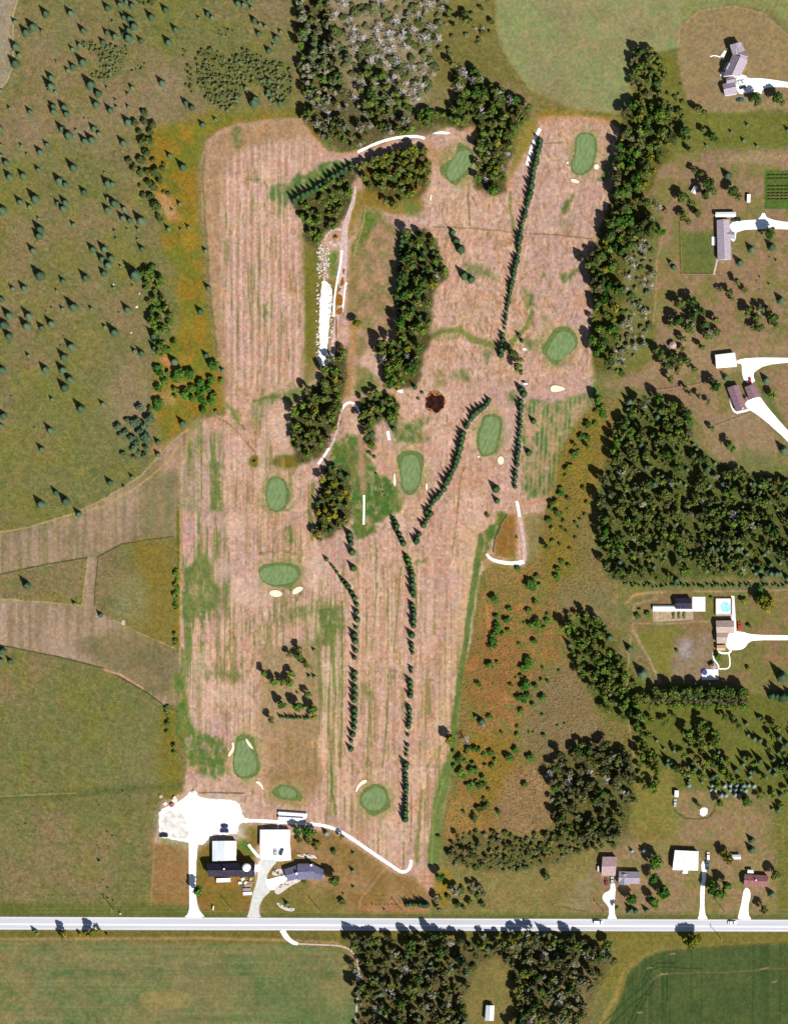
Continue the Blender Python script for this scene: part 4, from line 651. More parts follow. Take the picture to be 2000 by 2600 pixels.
slab('tee_pad', ribbon([(984, 1095), (988, 1117)], 7), .05, M['path'], 'narrow pale tee pad south of the hollow copse', sm=0)
slab('quarry_floor', zl([(480, 862), (440, 900), (425, 1100), (405, 1400), (398, 1600), (412, 1750), (420, 1850), (392, 2000), (400, 2090), (440, 2150), (490, 2105), (540, 2105), (522, 1850), (532, 1650), (560, 1450), (582, 1250), (600, 1050), (565, 930)]), .05, M['path'], 'long blinding white strip of bare limestone', am=1.2)
zq = lambda L_: Zo(686, 305, 2.687, L_)
slab('clay_track', ribbon(zq([(582, 450), (570, 540), (540, 630), (518, 700), (505, 760), (505, 830), (495, 880), (502, 950), (490, 1050), (482, 1150), (480, 1280), (455, 1330), (440, 1450), (430, 1560), (425, 1640)]), lambda t: 5 + 14 * math.sin(min(1, t * 1.9) * 1.5) if t < .62 else 10), .04, M['clay_path'], 'pinkish clay haul track beside the limestone strip', sm=0)
slab('clay_track', ribbon(zl([(770, 150), (700, 125), (620, 125), (550, 160), (505, 235), (480, 285)]), 5.5), .044, M['clay_path'], 'thin pale rim track north of the little hollow', sm=0)
slab('clay_track', ribbon(zl([(780, 300), (700, 330), (630, 370), (590, 340), (560, 300)]), 9), .044, M['clay_path'], 'pinkish bank south of the little hollow', sm=0)
slab('limestone_edge', ribbon(zl([(735, 430), (720, 600), (690, 760), (650, 960), (620, 1200), (618, 1400)]), 5), .048, M['path'], 'bright gravel edge of the clay track', sm=0)
slab('limestone_edge', ribbon(zl([(800, 900), (770, 1050), (760, 1200), (740, 1330)]), 4), .048, M['path'], 'bright gravel eastern edge of the clay track', sm=0)
for q in ([(740, 700), (785, 700), (770, 780), (750, 780)], [(745, 800), (775, 880), (760, 950), (700, 960), (720, 870)], [(680, 980), (740, 980), (720, 1020), (670, 1040)], [(650, 1080), (730, 1070), (755, 1180), (730, 1240), (650, 1240), (640, 1140)], [(660, 1290), (760, 1250), (740, 1360), (655, 1380)], [(640, 1400), (670, 1400), (665, 1760), (640, 1700)], [(610, 1780), (665, 1760), (665, 1860), (640, 1860)]):
    slab('rust_puddle', zl(q), .056, M['rust_water'], 'rust-orange stained water lying in the clay track', am=.6)
pc = Z(7, [(350, 1245)])[0]
slab('pond_bank', [(pc[0] + (27 + random.uniform(-3, 4)) * math.cos(t), pc[1] + (31 + random.uniform(-4, 3)) * math.sin(t)) for t in [i * .5236 for i in range(12)]], .03, M['pond_bank'], 'orange clay bank around the small dark pond', am=1.5)
slab('pond', Z(7, [(260, 1200), (300, 1210), (320, 1165), (350, 1200), (400, 1180), (436, 1205), (420, 1240), (432, 1290), (395, 1305), (375, 1345), (345, 1330), (320, 1300), (280, 1290), (262, 1260), (285, 1240)]), .05, M['pond'], 'small dark peat-brown pond in the middle of the course', am=1.2, sm=1)
qc = zl([(640, 225)])[0]
slab('pond', [(qc[0] + 9 * math.cos(t), qc[1] + 7 * math.sin(t)) for t in [i * .785 for i in range(8)]], .045, M['pond_bank'], 'little brown hollow inside the track loop', am=1.2)
slab('pond', [(qc[0] + 4.5 * math.cos(t), qc[1] + 3.5 * math.sin(t)) for t in [i * .785 for i in range(8)]], .055, M['pond'], 'dark water in the hollow inside the track loop', am=.8)
pm = Z(6, [(485, 1745)])[0]; slab('pond', [(pm[0] + 5 * math.cos(t), pm[1] + 4 * math.sin(t)) for t in [i * .785 for i in range(8)]], .04, M['pond'], 'tiny dark pool north of the fairway green', am=1)
greens = [
 ('rotated green below the north copse', Z(3, [(540, 1200), (620, 1240), (690, 1290), (672, 1370), (655, 1480), (590, 1510), (540, 1580), (510, 1580), (440, 1520), (390, 1470), (390, 1420), (450, 1380), (530, 1330)]), Z(3, [(600, 1270), (650, 1290), (665, 1360), (640, 1430), (560, 1500), (510, 1545), (462, 1530), (447, 1460), (480, 1390), (530, 1310)])),
 ('tall green in the north-east corner of the course', Z(3, [(1545, 1150), (1620, 1118), (1705, 1140), (1735, 1220), (1725, 1340), (1690, 1440), (1620, 1495), (1540, 1490), (1500, 1440), (1505, 1380), (1535, 1320), (1545, 1250)]), Z(3, [(1562, 1165), (1620, 1135), (1690, 1152), (1718, 1225), (1708, 1330), (1678, 1420), (1618, 1468), (1555, 1474), (1520, 1430), (1522, 1380), (1550, 1320), (1560, 1250)])),
 ('green with pointed south tip near the east belt', Z(7, [(1350, 640), (1400, 600), (1490, 600), (1550, 660), (1580, 750), (1520, 820), (1440, 870), (1400, 935), (1360, 930), (1300, 870), (1240, 780), (1300, 730)]), Z(7, [(1390, 655), (1480, 640), (1540, 700), (1545, 780), (1480, 840), (1430, 885), (1350, 885), (1300, 830), (1320, 780), (1355, 720)])),
 ('tall green ringed by the curved cedar row', Z(7, [(755, 1365), (830, 1340), (920, 1370), (930, 1450), (905, 1560), (882, 1680), (790, 1715), (730, 1700), (708, 1620), (700, 1520), (740, 1440)]), Z(7, [(775, 1385), (830, 1365), (895, 1390), (905, 1450), (880, 1560), (855, 1665), (790, 1695), (742, 1680), (728, 1610), (735, 1510), (760, 1440)])),
 ('oval green south of the small dark pond', Z(7, [(40, 1680), (140, 1650), (230, 1680), (262, 1730), (235, 1880), (205, 2000), (140, 2050), (60, 2010), (55, 1850), (20, 1740)]), Z(7, [(70, 1720), (140, 1690), (210, 1720), (225, 1850), (205, 1960), (140, 2010), (80, 1980), (60, 1840)])),
 ('oval green below the two ringed ponds', Z(6, [(620, 1880), (720, 1880), (775, 1950), (800, 2060), (760, 2160), (680, 2195), (610, 2165), (580, 2060), (590, 1950)]), Z(6, [(640, 1900), (710, 1895), (750, 1950), (762, 2050), (740, 2140), (680, 2175), (620, 2150), (592, 2060), (605, 1960)])),
 ('wide green with two bunkers on its south side', Z(10, [(520, 470), (600, 440), (700, 430), (860, 440), (895, 545), (820, 620), (800, 690), (770, 640), (680, 642), (590, 620), (530, 570)]), Z(10, [(560, 480), (700, 452), (830, 470), (870, 540), (830, 590), (730, 620), (640, 620), (560, 590), (532, 530)])),
 ('pear-shaped green north of the gravel lot', Z(10, [(330, 1905), (430, 1895), (490, 1930), (500, 2010), (530, 2100), (545, 2200), (500, 2260), (400, 2290), (320, 2250), (300, 2150), (320, 2040)]), Z(10, [(350, 1960), (410, 1940), (440, 2010), (490, 2080), (512, 2170), (480, 2230), (400, 2268), (335, 2230), (312, 2150), (330, 2050)])),
 ('round green at the south end of the course', Z(14, [(1440, 160), (1530, 130), (1620, 170), (1640, 270), (1660, 340), (1580, 380), (1510, 420), (1440, 380), (1380, 290), (1400, 210)]), Z(14, [(1450, 200), (1530, 160), (1605, 200), (1615, 290), (1570, 355), (1480, 370), (1410, 310), (1405, 240)])),
 ('small practice green beside the golf carts', Z(14, [(645, 190), (690, 140), (800, 145), (900, 215), (905, 285), (820, 282), (700, 272), (645, 240)]), Z(14, [(690, 175), (740, 160), (800, 170), (850, 215), (840, 255), (760, 255), (700, 235)]))]
for lab, fr, gr in greens:
    slab('green_collar', fr, .028, M['fringe'], 'darker collar turf around the ' + lab, am=1.5, sm=3)
    slab('putting_green', gr, .042, M['green'], lab, am=.3)
def ell(c, rx, ry, a=0, n=10): return [(c[0] + rx * math.cos(t) * math.cos(a) - ry * math.sin(t) * math.sin(a), c[1] + rx * math.cos(t) * math.sin(a) + ry * math.sin(t) * math.cos(a)) for t in [6.2832 * i / n for i in range(n)]]
bunk = [('flat oval bunker south of the north-east green', Z(3, [(1495, 1525), (1540, 1518), (1585, 1542), (1580, 1568), (1520, 1560)])),
 ('round bunker east of the north-east green', ell(Z(4, [(48, 1422)])[0], 8, 8)), ('narrow bunker east of the bend copse', Z(3, [(308, 1648), (332, 1660), (320, 1718), (300, 1718)])), ('tiny white sand spot west of the north-east green', ell(Z(3, [(1480, 1386)])[0], 4.5, 4)),
 ('teardrop bunker north of the striped field', Z(7, [(1335, 1112), (1365, 1098), (1420, 1105), (1480, 1137), (1410, 1162), (1350, 1167), (1328, 1140)])), ('round bunker south-east of the tall ringed green', ell(Z(7, [(911, 1745)])[0], 9.5, 12)), ('tiny bunker south-west of the tall ringed green', ell(Z(7, [(722, 1713)])[0], 5, 3.5)),
 ('slim bunker west of the oval green', Z(7, [(0, 1835), (15, 1870), (23, 1950), (5, 1972), (-12, 1935), (-6, 1870)])), ('slim bunker east of the oval green', ell(Z(7, [(279, 1970)])[0], 4, 11)),
 ('left oval bunker below the wide green', ell(Z(10, [(672, 697)])[0], 18, 10, .12)), ('right slanting bunker below the wide green', Z(10, [(803, 695), (828, 650), (880, 630), (918, 650), (880, 688), (830, 712)])),
 ('hook-shaped bunker west of the pear green', Z(10, [(292, 1965), (312, 1960), (325, 2000), (315, 2050), (282, 2095), (258, 2088), (272, 2050), (300, 2015)])), ('slanting bunker east of the pear green', Z(10, [(408, 1938), (424, 1928), (488, 2020), (472, 2032), (430, 1992)])),
 ('crescent bunker south-east of the pear green', Z(14, [(488, 126), (522, 106), (552, 128), (577, 192), (560, 197), (532, 150)])), ('crescent bunker north-west of the round green', Z(14, [(1412, 102), (1452, 98), (1452, 132), (1400, 152), (1362, 217), (1343, 208), (1368, 142)])),
 ('small sand spot north-east of the white tipped path', ell(Z(4, [(95, 1450)])[0], 3, 3))]
for lab, p in bunk:
    bk = slab('bunker', p, .05, M['sand'], lab, am=.3); P_ = [w2(q) for q in smooth(p, 2)]; lp = MB()
    for i in range(len(P_)): lp.tube((*P_[i], .06), (*P_[(i + 1) % len(P_)], .06), .16, .16, 5, False)
    obj('lip', lp.mesh('lip'), bk, M['lip'])
dr = [('north-east house', Z(4, [(1228, 690), (1262, 635), (1320, 640), (1335, 665), (1480, 665), (1700, 702), (1800, 720), (1800, 760), (1700, 742), (1500, 740), (1460, 765), (1455, 802), (1380, 775), (1290, 802), (1250, 790)])),
 ('long ranch house', Z(4, [(1180, 1895), (1290, 1880), (1400, 1875), (1440, 1858), (1470, 1800), (1510, 1868), (1700, 1895), (1800, 1897), (1800, 1957), (1700, 1955), (1540, 1950), (1240, 1960), (1232, 2050), (1205, 2062), (1180, 2000)])),
 ('white pole shed', Z(8, [(1245, 885), (1350, 865), (1690, 868), (1800, 870), (1800, 905), (1690, 905), (1480, 930), (1400, 985), (1380, 1010), (1402, 1085), (1310, 1080), (1285, 980), (1285, 918), (1245, 915)])),
 ('brown-roofed house', Z(8, [(1310, 1240), (1430, 1200), (1455, 1215), (1520, 1310), (1700, 1510), (1800, 1620), (1800, 1720), (1700, 1600), (1590, 1500), (1480, 1400), (1400, 1340), (1330, 1300)])),
 ('farmhouse', Z(12, [(1150, 1060), (1210, 1020), (1300, 1022), (1340, 1038), (1400, 1047), (1700, 1055), (1800, 1056), (1800, 1096), (1700, 1095), (1400, 1095), (1345, 1110), (1312, 1160), (1270, 1180), (1150, 1180)])),
 ('grey house by the road', Z(16, [(170, 975), (205, 980), (207, 1060), (197, 1240), (228, 1302), (138, 1302), (155, 1240), (150, 1180), (90, 1120), (112, 1068), (165, 1050)])),
 ('white-roofed building by the road', Z(16, [(940, 800), (980, 800), (986, 900), (966, 1040), (966, 1240), (1002, 1302), (903, 1302), (930, 1240), (930, 1020), (950, 930)])),
 ('red-roofed house by the road', Z(16, [(1308, 1025), (1350, 1030), (1362, 1090), (1340, 1180), (1342, 1250), (1375, 1304), (1245, 1304), (1268, 1220), (1282, 1150)]))]
for n_, p in dr: slab('driveway', p, .045, M['gravel'], 'white gravel driveway of the ' + n_, sm=1, am=.6)
slab('farm_track', ribbon(Z(14, [(730, 1385), (750, 1430), (800, 1485), (860, 1505)]), lambda t: 16 - 9 * t), .05, M['gravel'], 'white gravel field entrance south of the road', sm=0)
slab('farm_track', ribbon(Z(14, [(850, 1503), (1000, 1510), (1230, 1518), (1320, 1560), (1370, 1640), (1380, 1700), (1382, 1840), (1370, 1950), (1350, 2184)]), 4), .03, M['clay_path'], 'tan two-rut farm track along the south-west field', sm=0)
slab('farm_track', ribbon(Z(15, [(1210, 1392), (1232, 1450), (1210, 1500)]), 6), .05, M['path'], 'short pale lane into the south wood', sm=0)
slab('concrete_pad', Z(12, [(525, 792), (718, 792), (718, 828), (865, 830), (865, 725), (975, 725), (975, 850), (525, 848)]), .05, M['concrete'], 'white concrete yard around the dark farm shed', sm=0)
slab('garden_bed', Z(12, [(528, 850), (870, 850), (872, 918), (720, 930), (528, 940)]), .03, mat('dry_garden_soil', alb((206, 184, 160)), alb((172, 150, 108)), .5, .95, 7), 'pale garden plot south of the farm shed', sm=0)
slab('concrete_pad', Z(12, [(945, 1345), (1085, 1342), (1087, 1430), (945, 1434)]), .05, M['concrete'], 'pale patio slab south of the farm garden', sm=0)
slab('concrete_pad', Z(12, [(1195, 715), (1222, 718), (1240, 1020), (1200, 1022)]), .05, M['concrete'], 'narrow white walk east of the pool deck', sm=0)
slab('footpath', ribbon(Z(12, [(1040, 1200), (1045, 1260), (1090, 1310), (1085, 1340)]), 3.5), .05, M['path'], 'winding pale garden path of the farmhouse', sm=0)
slab('footpath', ribbon(Z(12, [(1090, 1340), (1185, 1340), (1185, 1250), (1170, 1200)]), 3), .05, M['path'], 'square pale garden path of the farmhouse', sm=0)
slab('footpath', ribbon(Z(12, [(1195, 1180), (1180, 1205), (1130, 1208), (1080, 1195)]), 5), .054, M['path'], 'curved white walk behind the farmhouse', sm=0)
slab('footpath', ribbon(Z(8, [(1185, 1210), (1215, 1340), (1300, 1325), (1350, 1310)]), 5), .05, M['path'], 'pale walk round the south end of the brown-roofed house', sm=0)
slab('footpath', ribbon(Z(8, [(1085, -10), (1070, 60), (1048, 160)]), 4.5), .05, M['clay_path'], 'pale path south from the long ranch house', sm=0)
slab('stone_bed', Z(14, [(660, 1030), (720, 985), (800, 960), (880, 940), (890, 965), (800, 1010), (740, 1050), (700, 1082), (665, 1070)]), .06, M['rock'], 'curved pale stone planting bed in front of the curved house', sm=1, am=1)
slab('stone_bed', Z(14, [(640, 900), (660, 870), (735, 862), (740, 895), (690, 925), (650, 920)]), .06, M['rock'], 'stone planting bed west of the curved house', sm=1, am=1)
slab('stone_bed', Z(14, [(675, 1155), (710, 1150), (760, 1195), (830, 1195), (830, 1225), (770, 1225), (700, 1190)]), .06, M['rock'], 'stone planting bed on the roadside lawn', sm=1, am=1)
slab('stone_bed', Z(14, [(850, 735), (1015, 745), (1025, 780), (990, 775), (860, 760)]), .06, M['rock'], 'stone border behind the curved house', sm=1, am=1)
slab('lime_heap', Z(16, [(925, 370), (940, 345), (985, 335), (1000, 360), (990, 400), (960, 415), (935, 405)]), .09, M['concrete'], 'white heap of rubble in the mown ring', sm=1, am=1.5)
slab('bare_patch', Z(9, [(1030, 930), (1070, 920), (1070, 970), (1045, 965)]), .03, M['clay_path'], 'pale bare patch in the orange meadow', sm=1, am=1)
exec_trees = True

# ------------------------------------------------------------------ tree meshes (crown radius 1, height 1)
def rdir(n):
    v = rng.normal(size=(n, 3)); return v / np.linalg.norm(v, axis=1)[:, None]
def leaf_quads(P, Nn, size):
    n = len(P); a = np.cross(Nn, rdir(n)); a /= np.linalg.norm(a, axis=1)[:, None] + 1e-9; b = np.cross(Nn, a)
    s = (size * rng.uniform(.6, 1.3, n))[:, None]; a = a * s; b = b * s * rng.uniform(.6, 1.0, n)[:, None]
    V = np.stack([P - a - b, P + a - b * .6, P + a * .7 + b, P - a * .8 + b * .9], 1).reshape(-1, 3)
    return V, np.arange(4 * n).reshape(n, 4)
def crown_broad(lobes, per, size, flat=.55, spread=.62, r0=.45):
    """uneven crown of leaf clumps round several limbs; xy radius 1, z 0..1 (scaled by height)"""
    Vs, Qs, Ts = [], [], []; off = 0
    for i in range(lobes):
        a = rng.uniform(0, 6.283); rr = spread * math.sqrt(rng.rand()) if i else 0
        z = .60 + .28 * (1 - rr) * rng.uniform(.3, 1.0) - .20 * rr * rng.rand(); c = np.array([rr * math.cos(a), rr * math.sin(a), z])
        lr = r0 * rng.uniform(.6, 1.1); d = rdir(per); d[:, 2] = np.abs(d[:, 2]) * 1.1 - .35
        P = c + d * np.array([lr, lr, lr * flat]) * rng.uniform(.72, 1.05, per)[:, None]
        Nn = d + rdir(per) * .45; Nn /= np.linalg.norm(Nn, axis=1)[:, None]
        sc = np.array([1, 1, .5])
        V, Q = leaf_quads(np.zeros((per, 3)), Nn, size); V = V * sc + np.repeat(P, 4, 0)
        Vs.append(V); Qs.append(Q + off); Ts.append(np.repeat(rng.uniform(0, .22, per), 4) + rng.uniform(0, .28)); off += len(V)
    return np.concatenate(Vs), np.concatenate(Qs), np.concatenate(Ts)
def crown_conifer(tiers, fans, slim=1.0):
    V, Q, T = [], [], []
    for t in range(tiers):
        f = t / tiers; z = .08 + .90 * f; r = (1 - f) ** .85 * 1.0 + .05
        n = max(5, int(fans * (1 - f * .55))); ph = rng.uniform(0, 6)
        for k in range(n):
            a = ph + 6.283 * k / n + rng.uniform(-.15, .15); rl = r * rng.uniform(.72, 1.08); w_ = 3.0 / n * rng.uniform(.8, 1.2)
            d = np.array([math.cos(a), math.sin(a), 0]); s_ = np.array([-math.sin(a), math.cos(a), 0])
            b = len(V); dz = .10 * (1 - f) + .02
            V += [np.array([0, 0, z + dz * .9]), d * rl * .6 - s_ * w_ * rl * .5 + [0, 0, z], d * rl + [0, 0, z - dz * .55], d * rl * .6 + s_ * w_ * rl * .5 + [0, 0, z]]
            Q.append((b, b + 1, b + 2, b + 3)); T += [rng.uniform(0, .35)] * 4
    n = 12; b = len(V)
    V += [np.array([(.86 - .12 * (k % 2)) * math.cos(6.283 * k / n), (.86 - .12 * (k % 2)) * math.sin(6.283 * k / n), .05]) for k in range(n)] + [np.array([0, 0, .95])]
    T += [.1] * (n + 1); tri = [(b + k, b + (k + 1) % n, b + n) for k in range(n)]
    return np.array(V), np.array(Q), np.array(tri), np.array(T)
def trunk_mesh(name, h=.6, r=.05, limbs=5):
    m = MB(); m.tube((0, 0, -.02), (0, 0, h), r, r * .4, 6)
    for i in range(limbs):
        a = i * 6.283 / max(1, limbs) + .4; z = h * (.45 + .1 * (i % 3)); m.tube((0, 0, z), (.45 * math.cos(a), .45 * math.sin(a), z + .18), r * .45, r * .2, 4)
    return m.mesh(name)
def bare_mesh(name, seed, n1=11, n2=5, th=.045):
    r = random.Random(seed); m = MB(); m.tube((0, 0, 0), (0, 0, .8), .045, .015, 5)
    for i in range(n1):
        a = i * 2.4 + r.uniform(-.4, .4); z = .35 + .5 * i / n1; L_ = r.uniform(.55, 1.0) * (1.1 - .5 * i / n1)
        e = Vector((L_ * math.cos(a), L_ * math.sin(a), min(1, z + r.uniform(.05, .25)))); s = Vector((0, 0, z)); m.tube(s, e, th, th * .4, 3, False)
        for j in range(n2):
            t = r.uniform(.35, .95); p = s.lerp(e, t); aa = a + r.choice((-1, 1)) * r.uniform(.4, 1.0); l = r.uniform(.2, .4)
            m.tube(p, p + Vector((l * math.cos(aa), l * math.sin(aa), r.uniform(.0, .12))), th * .6, th * .25, 3, False)
    return m
LIB = {}
def lib(kind, nvar, fn):
    LIB[kind] = []
    for i in range(nvar):
        r = fn(i); V, Q = r[0], r[1]; T, tint = (r[2], r[3]) if len(r) == 4 else (None, r[2])
        LIB[kind].append((V, Q, T, tint, np_mesh(kind + '_crown', V, Q, T, tint)))
lib('broad', 8, lambda i: crown_broad(11 + i % 5, 40, .15))
lib('broad_big', 5, lambda i: crown_broad(22, 48, .105, r0=.34, spread=.68))
lib('shrub', 5, lambda i: crown_broad(6 + i % 3, 32, .19, flat=.8, spread=.5, r0=.52))
lib('spruce', 6, lambda i: crown_conifer(9 + i % 3, 13))
lib('cedar', 5, lambda i: crown_conifer(8 + i % 2, 11))
TR_B = trunk_mesh('broadleaf_trunk'); TR_C = trunk_mesh('conifer_trunk', .85, .07, 0); TR_S = trunk_mesh('shrub_stems', .5, .07, 4)
BARE = [bare_mesh('b', s) for s in range(5)]; BARE_ME = [b.mesh('dead_branches') for b in BARE]
MATMESH = {}
def with_mat(me, m):
    k = (me.name, m.name)
    if k not in MATMESH:
        c = me.copy(); c.materials.clear(); c.materials.append(m); MATMESH[k] = c
    return MATMESH[k]
STEMS = {'broad': (TR_B, 'bark'), 'broad_big': (TR_B, 'bark'), 'shrub': (TR_S, 'bark'), 'spruce': (TR_C, 'bark'), 'cedar': (TR_C, 'bark')}
PLANTS = []   # (zone, kind, matkey, (px,py), radius m, height m)
def plant(zone, kind, mk, p, r, h=None):
    if h is None: h = {'spruce': 2.75, 'cedar': 3.1, 'broad': 2.8, 'broad_big': 1.9, 'shrub': 1.25, 'bare': 2.6}[kind] * r * random.uniform(.88, 1.12)
    PLANTS.append((zone, kind, mk, p, r, h))
def zl_list(k, L_, zone, kind, mk, f=1.0):
    for x, y, d in L_:
        p = Z(k, [(x, y)])[0]; plant(zone, kind, mk, p, d / 3.36 * S / 2 * f * random.uniform(.94, 1.06))
R1 = [(395,120,70),(605,115,75),(920,70,60),(1025,40,60),(1080,15,50),(1130,50,60),(1415,85,60),(1295,150,70),(1060,150,50),(1110,165,70),(1145,225,75),(1100,260,60),(1100,330,85),(1065,290,60),(985,315,65),(915,280,55),(715,265,60),(965,182,25),(130,185,50),(285,235,85),(225,280,80),(360,265,40),(1500,255,60),(1205,350,50),(1440,365,75),(880,360,55),(680,385,50),(620,420,45),(135,400,80),(165,470,45),(135,545,90),(485,525,25),(710,535,80),(625,570,60),(580,600,40),(440,665,60),(440,745,90),(475,785,45),(780,730,90),(840,800,70),(915,748,30),(1130,750,50),(1095,803,35),(1385,710,65),(85,925,35),(260,955,50),(455,910,60),(460,955,60),(550,920,75),(570,975,60),(825,895,70),(945,945,60),(990,855,28),(997,912,32),(1097,912,38),(1590,880,60),(1640,920,55),(722,1010,22),(1095,1045,75),(535,1105,65),(590,1160,85),(650,1108,28),(805,1100,60),(845,1140,50),(785,1195,80),(725,1205,65),(5,1100,60),(1055,1225,65),(185,1243,35),(345,1300,65),(403,1235,48),(232,1315,25),(55,1390,60),(85,1510,75),(200,1500,70),(330,1450,50),(630,1435,75),(895,1472,22),(510,1545,80),(560,1575,60),(920,1565,75),(960,1570,50),(720,1640,60),(175,1725,65),(305,1700,85),(255,1765,50),(560,1730,60),(495,1735,50),(540,1780,60),(920,1695,45),(980,1740,75),(1060,1780,50),(920,1790,65),(25,1800,90),(330,1865,30),(630,1918,42),(345,1960,75),(335,2015,75),(1050,1860,60),(1110,1880,55),(1205,1885,85),(980,1972,28),(1180,1955,32),(992,2035,28),(1088,1955,22),(1175,2042,25),(285,2140,60),(795,2130,70),(895,2130,75),(1215,2125,55),(1450,1330,55),(1565,1430,70),(1535,1740,42),(1470,1790,28),(1610,1940,40),(1545,1958,30),(1440,1955,45),(10,1330,50),(10,775,40),(10,1240,40)]
R5 = [(875,30,70),(950,20,65),(925,80,80),(345,170,100),(540,215,50),(735,190,75),(890,150,65),(1160,170,110),(110,280,45),(210,275,65),(15,370,60),(970,272,32),(1030,88,25),(1135,255,22),(485,295,28),(630,440,80),(780,450,38),(535,452,36),(445,445,22),(395,475,18),(1090,460,70),(1018,485,18),(80,510,75),(250,515,80),(230,600,80),(360,615,65),(440,580,70),(35,590,90),(80,685,80),(895,605,38),(980,655,85),(545,688,18),(610,775,80),(520,768,18),(550,865,75),(1150,815,50),(1210,830,60),(1325,790,65),(1320,690,80),(245,852,42),(20,975,80),(390,970,70),(540,975,80),(600,1055,70),(555,1125,80),(1490,905,70),(100,1200,18),(445,1222,38),(35,1365,75),(695,1305,80),(878,1265,48),(10,1450,50),(430,1488,62),(297,1470,20),(358,1650,60),(1560,1430,60),(1350,1590,50),(1350,1695,50),(940,1935,60),(480,2020,50),(565,2095,75),(350,2120,80),(1130,1890,40),(1060,1970,30)]
zl_list(1, R1, 'the north-west meadow', 'spruce', 'spruce', 1.1); zl_list(5, R5, 'the west meadow', 'spruce', 'spruce', 1.1)
zl_list(2, [(95,120,60),(130,150,50),(20,155,40),(350,30,70),(400,40,60),(445,10,60),(465,65,40),(490,175,60),(535,205,40),(585,225,45),(530,290,55),(680,325,70),(715,270,45),(655,385,35),(615,435,60),(490,880,110),(500,850,80),(620,690,60),(700,690,45),(690,740,40),(610,780,60),(710,880,60),(600,810,50),(630,850,45),(340,830,45),(50,1065,55),(160,1020,42),(75,2140,55),(420,750,50)], 'the top meadow', 'spruce', 'spruce')
zl_list(6, [(100,275,60),(30,475,65),(80,850,62),(220,975,45)], 'the golden meadow', 'spruce', 'spruce')
zl_list(9, [(675,20,70),(235,630,90),(640,785,45),(860,880,55),(25,1190,85),(10,1270,55),(90,1275,55)], 'the west crop strips', 'spruce', 'spruce'); zl_list(13, [(1050,205,20),(225,482,20),(162,545,12),(918,550,16),(963,585,20),(850,692,18),(850,800,34),(880,962,16),(858,985,12),(922,1032,24),(888,1087,18),(922,1118,22),(968,1138,22),(850,325,18),(300,1395,50)], 'the south-west meadow', 'spruce', 'spruce')
zl_list(4, [(1335,1065,40),(1195,1125,36),(1300,1200,44),(1415,1245,38),(985,1240,35),(880,1420,10),(1165,1500,85),(1540,2110,80),(1370,2130,80),(1680,1110,50)], 'the north-east yards', 'spruce', 'spruce'); zl_list(8, [(1270,60,75),(1150,1040,65),(1495,1060,75),(1645,1660,90),(1620,380,80),(1520,240,28),(1440,180,24),(1580,38,28),(1525,10,16),(1412,212,16),(1437,285,16),(330,1250,90),(705,95,60),(680,60,50)], 'the east yards', 'spruce', 'spruce')
zl_list(12, [(330,1170,70),(440,1380,110),(1630,1410,110),(1340,1905,50),(1380,20,60),(1510,1390,10),(1440,1760,60),(1210,1780,50),(1090,2050,45)], 'the farm lot', 'spruce', 'spruce'); zl_list(16, [(1370,620,70),(1370,700,80),(1620,230,60),(1600,360,70),(1540,1080,75),(340,1215,65),(380,1225,60),(475,1220,55),(320,1235,40),(830,130,50)], 'the roadside yards', 'spruce', 'spruce')
zl_list(14, [(1335,730,38),(1330,880,42),(1335,1020,34),(1250,1078,22),(1700,1170,14),(1435,1172,12),(1497,1168,18),(1530,1170,12),(1565,1170,14),(1600,1170,14),(1635,1170,15),(1665,1168,16),(1600,1212,26),(770,1165,50)], 'the clubhouse lawn', 'spruce', 'spruce')
# planted rows
def row(k, pts, sp, d, zone, mk='cedar', jit=.12, kind='cedar'):
    P = Z(k, pts) if k else pts; L_ = 0; seg = []
    for a, b in zip(P[:-1], P[1:]): seg.append((a, b, math.hypot(b[0] - a[0], b[1] - a[1])))
    tot = sum(s[2] for s in seg); n = max(1, int(round(tot / sp)))
    for i in range(n + 1):
        t = tot * i / n; j = 0
        while j < len(seg) - 1 and t > seg[j][2]: t -= seg[j][2]; j += 1
        a, b, l = seg[j]; f = t / l if l else 0
        dd = d(i / n) if callable(d) else d
        plant(zone, kind, mk, (a[0] + (b[0] - a[0]) * f + random.uniform(-1, 1) * sp * jit, a[1] + (b[1] - a[1]) * f + random.uniform(-1, 1) * sp * jit), dd * S / 2 * random.uniform(.74, 1.2))
DV = 'the long divider row'
row(3, [(1250, 1205), (1225, 1300), (1200, 1420), (1172, 1590)], 12, 19, DV); row(3, [(1162, 1650), (1130, 1760), (1100, 1880), (1075, 2010), (1060, 2150)], 12, 18, DV); row(7, [(1055, 10), (1040, 60), (1025, 150), (1000, 240), (985, 350), (965, 460), (955, 500)], 10.5, lambda t: 17 - 4 * t, DV); row(7, [(955, 540), (950, 560), (945, 620)], 10, 11, DV)
row(7, [(925, 670), (925, 720), (920, 780), (910, 850)], 12, 19, DV); row(7, [(1090, 1140), (1110, 1180)], 12, 22, DV); row(7, [(1085, 1240), (1080, 1340), (1075, 1440), (1070, 1540)], 12, 18, DV); row(7, [(1065, 1590), (1055, 1700), (1050, 1780)], 11.5, 17, DV); row(7, [(1040, 1840), (1035, 1910), (1032, 1970)], 12, 16, DV); row(7, [(1070, 680), (1090, 720)], 11, 12, DV)
CR = 'the curved row by the green'
